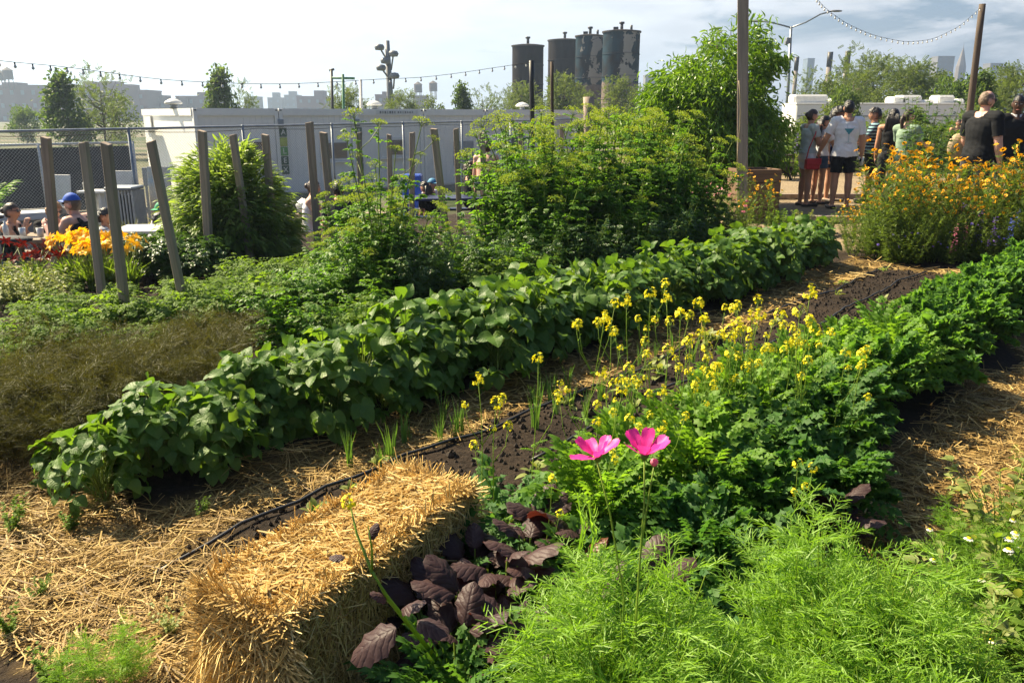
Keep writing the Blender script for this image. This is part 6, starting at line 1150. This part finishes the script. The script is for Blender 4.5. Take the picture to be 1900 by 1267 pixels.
    ttor = ((V - p0) @ sd) / H; hl = (V - hc) @ hR / (np.array([.074, .094, .117]) * k); ishead = (np.linalg.norm(hl, axis=1) < 1.32) & (hl[:, 2] > -1.05)
    def shell(nm, mask, off, mat, par=root, extra_mb=None):
        fm = mask[F].all(1); F2 = F[fm]
        if len(F2) == 0 and extra_mb is None: return None
        ids, inv = np.unique(F2, return_inverse=True); o = np.broadcast_to(off, (nvt,))[ids]; v = V[ids] + Nn[ids] * o[:, None]; mb2 = MB(); mb2.add(v, inv.reshape(-1, 4))
        if extra_mb is not None:
            for kk in ('v', 'uv'): getattr(mb2, kk).extend(getattr(extra_mb, kk))
            mb2.q += [q + len(ids) for q in extra_mb.q]; mb2.t += [q + len(ids) for q in extra_mb.t]; mb2.qm += extra_mb.qm; mb2.tm += extra_mb.tm; mb2.n += extra_mb.n
        me2 = mb2.mesh(nm, mat, True); o2 = link(nm, me2, par); return o2
    wr_ = .006 * (vnoise(V[:, 0] + V[:, 2] * .7 + 9, V[:, 1] + V[:, 2] + 9, 16., 6) - .5) * 2
    dn = np.linalg.norm((V - nbs) - ((V - nbs) @ sd)[:, None] * sd, axis=1)
    if top:
        kind, mat, slv, hem = top; tor = (isb('torso') | isb('neck') & (ttor < .315)) & ~ishead
        if kind == 'tank': mk = tor & (ttor > hem) & (ttor < .275) | (tor & (ttor > .2) & (ttor < .312) & (np.abs(V[:, 0]) < .075 * H) & (np.abs(V[:, 0]) > .032 * H))
        else: mk = ((isb('torso') | isb('neck')) & (ttor > hem) & ((ttor < .292) | (dn > .056 * H)) & ~ishead) | (isb('ua') & (T_ < slv)) | (isb('fa') & (T_ < slv - 1)) | (isb('th') & (T_ < .25) & (ttor > hem))
        off = .011 + .020 * sstep(.16, hem, ttor) * (kind != 'tank') + .016 * (isb('ua') * T_) + wr_; shirt = shell('shirt', mk, off, CL[mat])
    if bottom:
        kind, mat, ln_ = bottom
        if kind == 'skirt':
            sk = MB(); zs = np.linspace(hip + .09 * H, .07, 9); a = np.arange(36) / 36 * TAU; rg = []
            for q, z in enumerate(zs): f_ = q / 8; r = .085 * H + .075 * H * f_ ** .8; w_ = 1 + .07 * f_ * np.sin(a * 7 + q * .2); rg.append(np.stack([np.cos(a) * r * 1.12 * w_, np.sin(a) * r * .95 * w_, np.full(36, z)], -1))
            rg = np.array(rg); i = np.arange(8)[:, None] * 36; j = np.arange(36)[None]; jn = (j + 1) % 36; sk.add(rg.reshape(-1, 3), np.stack([i + j, i + jn, i + 36 + jn, i + 36 + j], -1).reshape(-1, 4)); part('skirt', sk, CL[mat], root, True)
        else:
            mk = ((isb('torso')) & (ttor < .075)) | (isb('th') & (T_ < ln_)) | (isb('sk') & (T_ < ln_ - 1)); shell('trousers' if ln_ > 1 else 'shorts', mk, .010 + .018 * (isb('th') * T_) * (ln_ < 1) + .012 * isb('sk') + wr_ * .6, CL[mat])
    hk, hm = hair; x_, y_, z_ = hl.T; ex = MB(); hloc = lambda p: hc + hR @ (np.array(p) * k)
    mk = ishead & ((z_ > .42) | ((y_ < .05) & (z_ > -.62) & (np.abs(x_) < 1.3)) | ((y_ < .45) & (z_ > .15))) & ~((np.abs(x_) > .93) & (z_ < .25) & (y_ > -.35)); off = np.full(nvt, .013)
    nz = vnoise(V[:, 0] * 1. + 3, V[:, 2] + V[:, 1] + 3, 60., 9)
    if hk == 'short': off = .010 + .010 * nz
    if hk == 'crop': off = .005 + .003 * nz
    if hk == 'thick': off = .020 + .022 * nz
    if hk == 'curly': off = .045 + .05 * nz; mk = ishead & ((z_ > .35) | ((y_ < .15) & (z_ > -.7)))
    if hk == 'bald': mk = ishead & (z_ > -.5) & (((z_ < .62) & (y_ < .30)) | ((z_ < .85) & (y_ < -.35))) & ~((np.abs(x_) > .93) & (z_ < .2) & (y_ > -.3)); off = .007 + .008 * nz
    if hk == 'bun': ex.ball(hloc((0, -.105, .02)), np.array([.045, .04, .045]) * k, 0, 12, 8); off = .010 + .006 * nz
    if hk == 'pony':
        ex.tube(np.array([hloc((0, -.10, .03)), hloc((0, -.125, -.05)), hloc((0, -.115, -.16)), hloc((.005, -.10, -.28)), hloc((.01, -.085, -.38))]), np.array([.022, .034, .030, .022, .006]) * k, 10)
    if hk == 'long':
        off = .016 + .012 * nz
        for q in range(9): xx = (q - 4) * .021; sw = rng.normal(0, .008); ex.tube(np.array([hloc((xx * .8, -.085, .04)), hloc((xx * 1.1, -.108, -.06)), hloc((xx * 1.35 + sw, -.105, -.18)), hloc((xx * 1.45 + sw * 2, -.09, -.30)), hloc((xx * 1.3 + sw * 3, -.08, -.40 + .05 * abs(q - 4) / 4))]), np.array([.024, .030, .028, .022, .006]) * k, 8)
    if hk == 'wisp': off = .014 + .022 * nz
    hair_o = shell('hair', mk, off, HR[hm], extra_mb=ex if ex.n else None)
    # face
    for s in (-1, 1):
        if 'glasses' not in extra:
            ey = part('eye', MB().ball(hloc((s * .030, .0835, .012)), np.array([.013, .009, .008]) * k, 0, 10, 6, R=hR), EYEW, root, True); part('iris', MB().ball(hloc((s * .030, .0915, .012)), np.array([.006, .004, .0065]) * k, 0, 8, 5, R=hR), BLACK, ey, True)
        part('eyebrow', MB().tube(np.array([hloc((s * .016, .096, .032)), hloc((s * .032, .094, .037)), hloc((s * .050, .080, .031))]), .0042 * k, 5), HR[hm if hm != 'beard' else 'brown'], root, True)
    part('mouth', MB().ball(hloc((0, .090, -.062)), np.array([.024, .009, .0065]) * k, 0, 12, 6, R=hR), LIP, root, True)
    if 'glasses' in extra:
        gl = MB()
        for s in (-1, 1): gl.ball(hloc((s * .033, .094, .012)), np.array([.029, .010, .020]) * k, 0, 12, 8, R=hR); gl.tube(np.array([hloc((s * .060, .086, .018)), hloc((s * .084, .0, .02))]), .0035 * k, 4)
        gl.tube(np.array([hloc((-.01, .104, .018)), hloc((.01, .104, .018))]), .004 * k, 4); part('sunglasses', gl, DKGLASS, root, True)
    if 'beard' in extra: shell('beard', ishead & (z_ < -.34) & (y_ > -.05) & (z_ > -1.3), .012 + .010 * nz, HR['beard'])
    for e in extra:
        if isinstance(e, tuple) and e[0] == 'cap':
            cm = plain(e[2], e[1], tuple(q * .8 for q in e[1]), .7); br = MB(); a = np.linspace(-1.25, 1.25, 13); inner = np.array([hloc((.078 * math.sin(q), .092 * math.cos(q), .048)) for q in a]); outer = np.array([hloc((.083 * math.sin(q), .098 * math.cos(q) + .075 * max(0, math.cos(q)) ** .7, .036 - .012 * math.sin(q) ** 2)) for q in a]); lo_ = np.vstack([inner, outer]); up_ = lo_ + hR @ np.array([0, 0, .006]); q_ = [[i_, i_ + 1, 14 + i_, 13 + i_] for i_ in range(12)]; br.add(np.vstack([lo_, up_]), np.array(q_ + [[a_ + 26 for a_ in r] for r in q_] + [[13 + i_, 14 + i_, 40 + i_, 39 + i_] for i_ in range(12)])); shell('cap', ishead & (z_ > .36), .022, cm, extra_mb=br)
    if not sit and not any(e == 'barefoot' for e in extra): shell('shoes', isb('ft') & (V[:, 2] < zmin + .06 * k), .006, SHOE)
    root['hl'] = [float(q) for q in HD['L']]; root['hr'] = [float(q) for q in HD['R']]
    BVH = None
    return root, dict(V=V, N=Nn, HD=HD, rot=rot, p0=p0, sd=sd, nbs=nbs, H=H)
def on_px(px, feet, topy):
    g = G(px, feet); return (g[0], g[1], g[2]), max(1.4, P(px, topy, g[1])[2] - g[2])
def at_head(px, topy, Y, ht):
    c = P(px, topy, Y); return (c[0], Y, c[2] - ht)
def wpt(root, p):   # local -> world for held things
    a = root.rotation_euler[2]; return np.array([math.cos(a) * p[0] - math.sin(a) * p[1] + root.location[0], math.sin(a) * p[0] + math.cos(a) * p[1] + root.location[1], p[2] + root.location[2]])
DOWN = ((.14, .02, -1), (.10, .22, -1), .5)
# --- the standing group on the right
loc, H = on_px(1489, 383, 207)
r_, d_ = person('woman in a grey top and white shorts with a red shoulder bag', loc, 78, H, fem=True, skin='tan', head=(0, -6), top=('tee', 'grey', .55, .03), bottom=('shorts', 'white', .42), hair=('bun', 'dark'), arms={'R': ((.10, .30, -1), (-.25, .75, .75), .6), 'L': ((.12, .45, -.9), (0., .6, .8), .6)}, stance=.03)
redm = plain('red_leather', (.42, .012, .025), (.34, .01, .02), .45); c = wpt(r_, (.24 * H / 1.7, -.03, .50 * H)); bag = thing('shoulder_bag', 'red leather shoulder bag hanging at the hip of the woman in white shorts', 'bag', c, r_.rotation_euler[2] + math.pi / 2)
bb_ = MB().box((0, 0, -.09), (.27, .09, .18), bev=.02); part('body', bb_, redm, bag); part('flap', MB().box((0, -.052, -.045), (.275, .02, .11), bev=.008), redm, bag)
sp0 = [(-.12, .0, .0), (-.085, .0, .18), (.0, -.02, .42), (.06, .07, .60)]; st_ = MB(); st_.tube(np.array(sp0), .010, 6); st_.tube(np.array([(.12, 0, 0), (.12, .02, .25), (.1, .10, .55)]), .009, 6); part('strap', st_, redm, bag, True)
loc, H = on_px(1513, 379, 224); person('dark haired woman in denim shorts, hand at her face, behind the red bag', loc, 70, max(H, 1.5), fem=True, skin='tan', top=('tee', 'white', .5, .03), bottom=('shorts', 'denim', .4), hair=('long', 'black'), head=(10, -5), arms={'R': ((.12, .5, -.8), (-.3, .35, 1), .5), 'L': ((.2, .1, -1), (0, .5, -.9), .4)})
loc = P(1540, 380, 15.4); person('person with curly black hair mostly hidden behind the man in the white shirt', (loc[0] - .02, 15.4, 0), 150, 1.62, fem=True, skin='tan', top=('tee', 'navy', .5, .03), bottom=('shorts', 'navy', .6), hair=('curly', 'black'), vox=.011)
loc, H = on_px(1556, 388, 191)
r_, d_ = person('man seen from behind in a white t-shirt printed with a blue cocktail glass', loc, 6, H, skin='tan', top=('tee', 'white', .72, -.03), bottom=('shorts', 'black', .72), hair=('short', 'black'), arms={'L': ((.42, .12, -1), (.15, .55, -.75), .6), 'R': ((.24, -.02, -1), (.10, .20, -1), .7)}, build=1.06, stance=.09)
def print_on(root, d_, shapes):
    """flat print laid on the back of the shirt mesh"""
    sh = [c for c in root.children if c.name.startswith('shirt')][0]; vs = [v.co.copy() for v in sh.data.vertices]; tr = BVHTree.FromPolygons(vs, [p.vertices[:] for p in sh.data.polygons]); c0 = d_['nbs'] - d_['sd'] * .15 * d_['H']
    for nm, mat, cells, s in shapes:
        mb = MB()
        for (u, v) in cells:
            q = []
            for du, dv in ((-.5, -.5), (.5, -.5), (.5, .5), (-.5, .5)):
                o = Vector((c0[0] + (u + du) * s, -1., c0[2] + (v + dv) * s)); hit = tr.ray_cast(o, Vector((0, 1, 0)))
                if hit[0] is None: break
                q.append(hit[0] + Vector((0, -.004, 0)))
            if len(q) == 4: mb.add(np.array([list(a) for a in q]), [[0, 1, 2, 3]])
        if mb.n: part(nm, mb, mat, sh)
s = .007; teal = plain('teal_print', (.05, .28, .36)); tealp = plain('pale_print', (.45, .58, .62)); pinkp = plain('mauve_print', (.35, .2, .25)); glass = [(u, v) for v in range(0, 14) for u in range(-13, 14) if abs(u) <= v * .8 + .5]; stem = [(u, v) for v in range(-17, 0) for u in (0, 1)] + [(u, -18) for u in range(-6, 8)]; straw_ = [(-6 + q // 4, 14 + (10 - q) // 1) for q in range(0, 10)] + [(-5 + q, 24) for q in range(5)]; base = [(u, -20 - (u % 3)) for u in range(-9, 10) if u % 2]
print_on(r_, d_, [('print', teal, glass, s), ('print', tealp, stem, s), ('print', tealp, straw_, s), ('print', tealp, [(10 + q % 3, 14 + q // 3) for q in range(9)], s), ('print', pinkp, base, s)])
c = wpt(r_, d_['HD']['R']); tag(link('plastic_cup', MB().lathe([(.0001, -.09), (.032, -.09), (.042, .05), (.040, .05), (.03, -.085)], sides=14).mesh('plastic_cup', WHITE, True), None, c), 'white cup in the right hand of the man in the cocktail shirt', 'cup')
loc = P(1606, 385, 15.2); Hh = P(1606, 205, 15.2)[2]; person('person in a blue striped shirt reaching left, behind the golden flowers', (loc[0], 15.2, 0), -72, Hh, skin='tan', top=('tee', 'stripe', .7, .0), bottom=('shorts', 'black', .8), hair=('thick', 'black'), arms={'R': ((.2, .3, -1), (0, .9, -.2), .4), 'L': ((.1, .5, -.8), (0, 1, .05), .4)})
loc = P(1638, 385, 14.6); Hh = P(1638, 207, 14.6)[2]; person('woman with long loose black hair and bare shoulders, seen from behind', (loc[0], 14.6, 0), 38, Hh, fem=True, skin='tan', top=('tank', 'black', 0, .02), bottom=('trousers', 'char', 1.9), hair=('long', 'black'), head=(-10, 0))
loc = P(1664, 390, 13.8); Hh = P(1664, 207, 13.8)[2]; person('woman in a sage green dress with a dark ponytail, turned to the right', (loc[0], 13.8, 0), 62, Hh, fem=True, skin='fair', top=('tee', 'sage', .75, .0), bottom=('skirt', 'sage', 0), hair=('pony', 'dark'), head=(22, 4), arms={'R': ((.2, .5, -.9), (-.1, 1, -.1), .4), 'L': ((.2, .5, -.9), (-.1, 1, 0), .4)})
Y = 11.6; loc = P(1818, 400, Y); Hh = P(1815, 174, Y)[2]; r_, d_ = person('older man in a black t-shirt and sunglasses with thinning hair, turned to the right', (P(1812, 300, Y)[0], Y, 0), 68, Hh, skin='pale', top=('tee', 'black', .78, -.01), bottom=('trousers', 'char', 1.95), hair=('bald', 'brown'), head=(16, -4), extra=('glasses',), arms={'R': ((.16, .06, -1), (.06, .24, -1), .6), 'L': ((.2, .2, -1), (.0, .6, -.8), .5)}, build=1.10, vox=.008)
tanm = cloth('tan_canvas', (.40, .31, .20)); c = P(1780, 272, 12.0); tb = MB().ball((0, 0, 0), (.17, .10, .19), 0, 16, 10); tag(link('canvas_bag', tb.mesh('canvas_bag', tanm, True), None, c), 'tan rounded canvas bag hanging behind the older man', 'bag')
Y = 12.3; Hh = P(1866, 181, Y)[2]; r_, d_ = person('man in a black sweater with a white collar, facing the camera', (P(1872, 300, Y)[0], Y, 0), 188, Hh, skin='dark', top=('tee', 'black', 1.9, -.02), bottom=('trousers', 'char', 1.95), hair=('crop', 'black'), head=(22, -10), build=1.08, vox=.008)
cl = MB(); a = np.linspace(0.25, TAU - .25, 22); nb_ = d_['nbs']; k = Hh / 1.7
lo_ = np.stack([nb_[0] + np.sin(a) * .098 * k, nb_[1] + np.cos(a) * .088 * k, nb_[2] - .028 * k - .052 * k * np.clip(np.cos(a), 0, 1) ** .7 - .01], -1); hi_ = np.stack([nb_[0] + np.sin(a) * .066 * k, nb_[1] + np.cos(a) * .066 * k + .008, nb_[2] + .03 * k - .02 * np.clip(np.cos(a), 0, 1)], -1); cl.add(np.vstack([lo_, hi_]), [[q, q + 1, 23 + q, 22 + q] for q in range(21)]); part('collar', cl, CL['white'], r_, True)
em = MB(); em.ball(np.array([0.01, d_['nbs'][1] + .118 * k, d_['nbs'][2] - .20 * k]), (.022, .008, .030), 0, 8, 6); em.box((0.005, d_['nbs'][1] + .122 * k, d_['nbs'][2] - .25 * k), (.02, .01, .05)); part('emblem', em, plain('silver_emblem', (.40, .40, .42)), r_)
ch_ = MB()
for s_ in (-1, 1): ch_.tube(np.array([[s_ * .05, d_['nbs'][1] + .085 * k, d_['nbs'][2] - .07 * k], [s_ * .03, d_['nbs'][1] + .115 * k, d_['nbs'][2] - .13 * k], [0.01, d_['nbs'][1] + .122 * k, d_['nbs'][2] - .18 * k]]), .004, 5)
part('necklace', ch_, STEEL, r_)
Y = 13.4; person('dark haired person cut off by the right edge of the picture', (P(1906, 300, Y)[0], Y, 0), 200, P(1900, 203, Y)[2], fem=True, skin='tan', top=('tee', 'black', .6, 0), bottom=('trousers', 'char', 1.9), hair=('long', 'black'), vox=.012)
Y = 24.; person('bare shouldered person far off beyond the leafy shrub', (P(1768, 300, Y)[0], Y, 0), 190, P(1768, 224, Y)[2], skin='tan', top=None, bottom=('shorts', 'navy', .8), hair=('short', 'dark'), vox=.012); person('far off dark haired person just behind the bare shouldered one', (P(1777, 300, Y + 1)[0], Y + 1, 0), 200, P(1777, 222, Y + 1)[2], skin='tan', top=('tee', 'char', .6, 0), bottom=('trousers', 'char', 1.9), hair=('short', 'dark'), vox=.012)
# --- seated at the tables on the left
SIT = lambda H: .50 + .325 * H + .155 * H
def seated(label, px, topy, Y, az, H=1.7, **k):
    ln_ = k.get('lean', 0); ht = .50 + .48 * H * math.cos(math.radians(ln_ * .8)); return person(label, at_head(px, topy, Y, ht), az, H, sit=True, **k)
EL = ((.25, .55, -.8), (-.45, .8, .35), .4)
seated('woman in sunglasses at the left edge with a hand at her mouth', 3, 378, 10.9, 80, 1.65, fem=True, skin='tan', top=('tank', 'black', 0, .02), bottom=('shorts', 'denim', .5), hair=('bun', 'dark'), extra=('glasses',), arms={'R': ((.2, .6, -.75), (-.2, .3, 1), .6), 'L': ((.2, .6, -.8), (0, 1, .1), .4)}, lean=8)
seated('woman with swept auburn hair, sunglasses and a black t-shirt leaning on the table', 72, 374, 11.4, 118, 1.68, fem=True, skin='fair', top=('tee', 'black', .6, .0), bottom=('shorts', 'denim', .5), hair=('wisp', 'auburn'), extra=('glasses',), lean=16, side=-6, head=(0, -14), arms={'R': ((.45, .55, -.75), (.0, .85, -.5), .3), 'L': ((.4, .5, -.8), (-.5, .85, -.1), .3)})
seated('bearded man in a bright blue cap and black tank top with clasped hands', 150, 361, 10.6, -84, 1.78, skin='pale', top=('tank', 'black', 0, -.02), bottom=('shorts', 'char', .7), hair=('short', 'brown'), extra=('glasses', 'beard', ('cap', (.01, .09, .50), 'blue_cap_cloth')), lean=10, arms={'R': ((.10, .55, -.85), (-.35, .62, .72), .9), 'L': ((.10, .60, -.8), (-.40, .62, .68), .9)}, build=1.12, vox=.0075)
seated('dark haired man in a finely striped shirt behind the leaning stake', 190, 390, 11.6, 78, 1.55, skin='tan', top=('tee', 'fine', .7, 0), bottom=('shorts', 'char', .7), hair=('thick', 'black'), head=(10, -8))
seated('black haired man in a white t-shirt sitting with his back to the camera', 279, 397, 11.8, 34, 1.6, skin='tan', top=('tee', 'white', .7, 0), bottom=('shorts', 'char', .7), hair=('short', 'black'), lean=10, head=(14, -6))
seated('man in a green cap and sunglasses facing the table', 302, 377, 12.6, 205, 1.7, skin='tan', top=('tee', 'white', .7, 0), bottom=('shorts', 'char', .7), hair=('short', 'dark'), extra=('glasses', ('cap', (.01, .26, .12), 'green_cap_cloth')), head=(18, -6), arms={'L': ((.35, .35, -.85), (.1, .9, -.2), .4), 'R': ((.3, .3, -.9), (0, .9, -.2), .4)})
seated('woman with a dark bun and white sleeveless top behind the white bag', 567, 335, 12.8, 84, 1.68, fem=True, skin='fair', top=('tank', 'white', 0, .0), bottom=('shorts', 'khaki', .7), hair=('bun', 'dark'), lean=8, head=(5, -4), arms={'R': ((.15, .5, -.85), (-.1, 1, .15), .5), 'L': ((.2, .5, -.8), (-.1, 1, .2), .5)})
seated('person with black hair and a charcoal shirt sitting with their back to the camera', 629, 338, 12.4, -22, 1.72, skin='tan', top=('tee', 'char', .7, 0), bottom=('shorts', 'black', .7), hair=('short', 'black'), lean=8)
seated('person in a light blue cap and white shirt at the navy table', 785, 331, 17.0, 120, 1.6, skin='fair', top=('tee', 'white', .7, 0), bottom=('shorts', 'navy', .7), hair=('short', 'dark'), extra=(('cap', (.06, .24, .42), 'pale_blue_cap_cloth'),), lean=20, vox=.011)
seated('black haired person in black slumped at the navy table', 806, 338, 16.6, -60, 1.6, skin='tan', top=('tee', 'black', .8, 0), bottom=('shorts', 'black', .7), hair=('long', 'black'), lean=22, vox=.011)
seated('bare backed person bending among the golden flowers behind the stakes', 897, 262, 16.0, 15, 1.75, skin='fair', top=None, bottom=('shorts', 'navy', .7), hair=('short', 'dark'), lean=18, vox=.011)
seated('person with curly brown hair behind the stakes', 871, 306, 16.6, 60, 1.55, skin='tan', top=('tee', 'black', .7, 0), bottom=('shorts', 'black', .7), hair=('curly', 'dark'), vox=.012)
seated('person in navy leaning back in the shade under the peach tree', 1268, 280, 15.6, 90, 1.7, skin='tan', top=('tee', 'navy', .8, 0), bottom=('trousers', 'navy', 1.8), hair=('short', 'dark'), lean=-25, vox=.012)
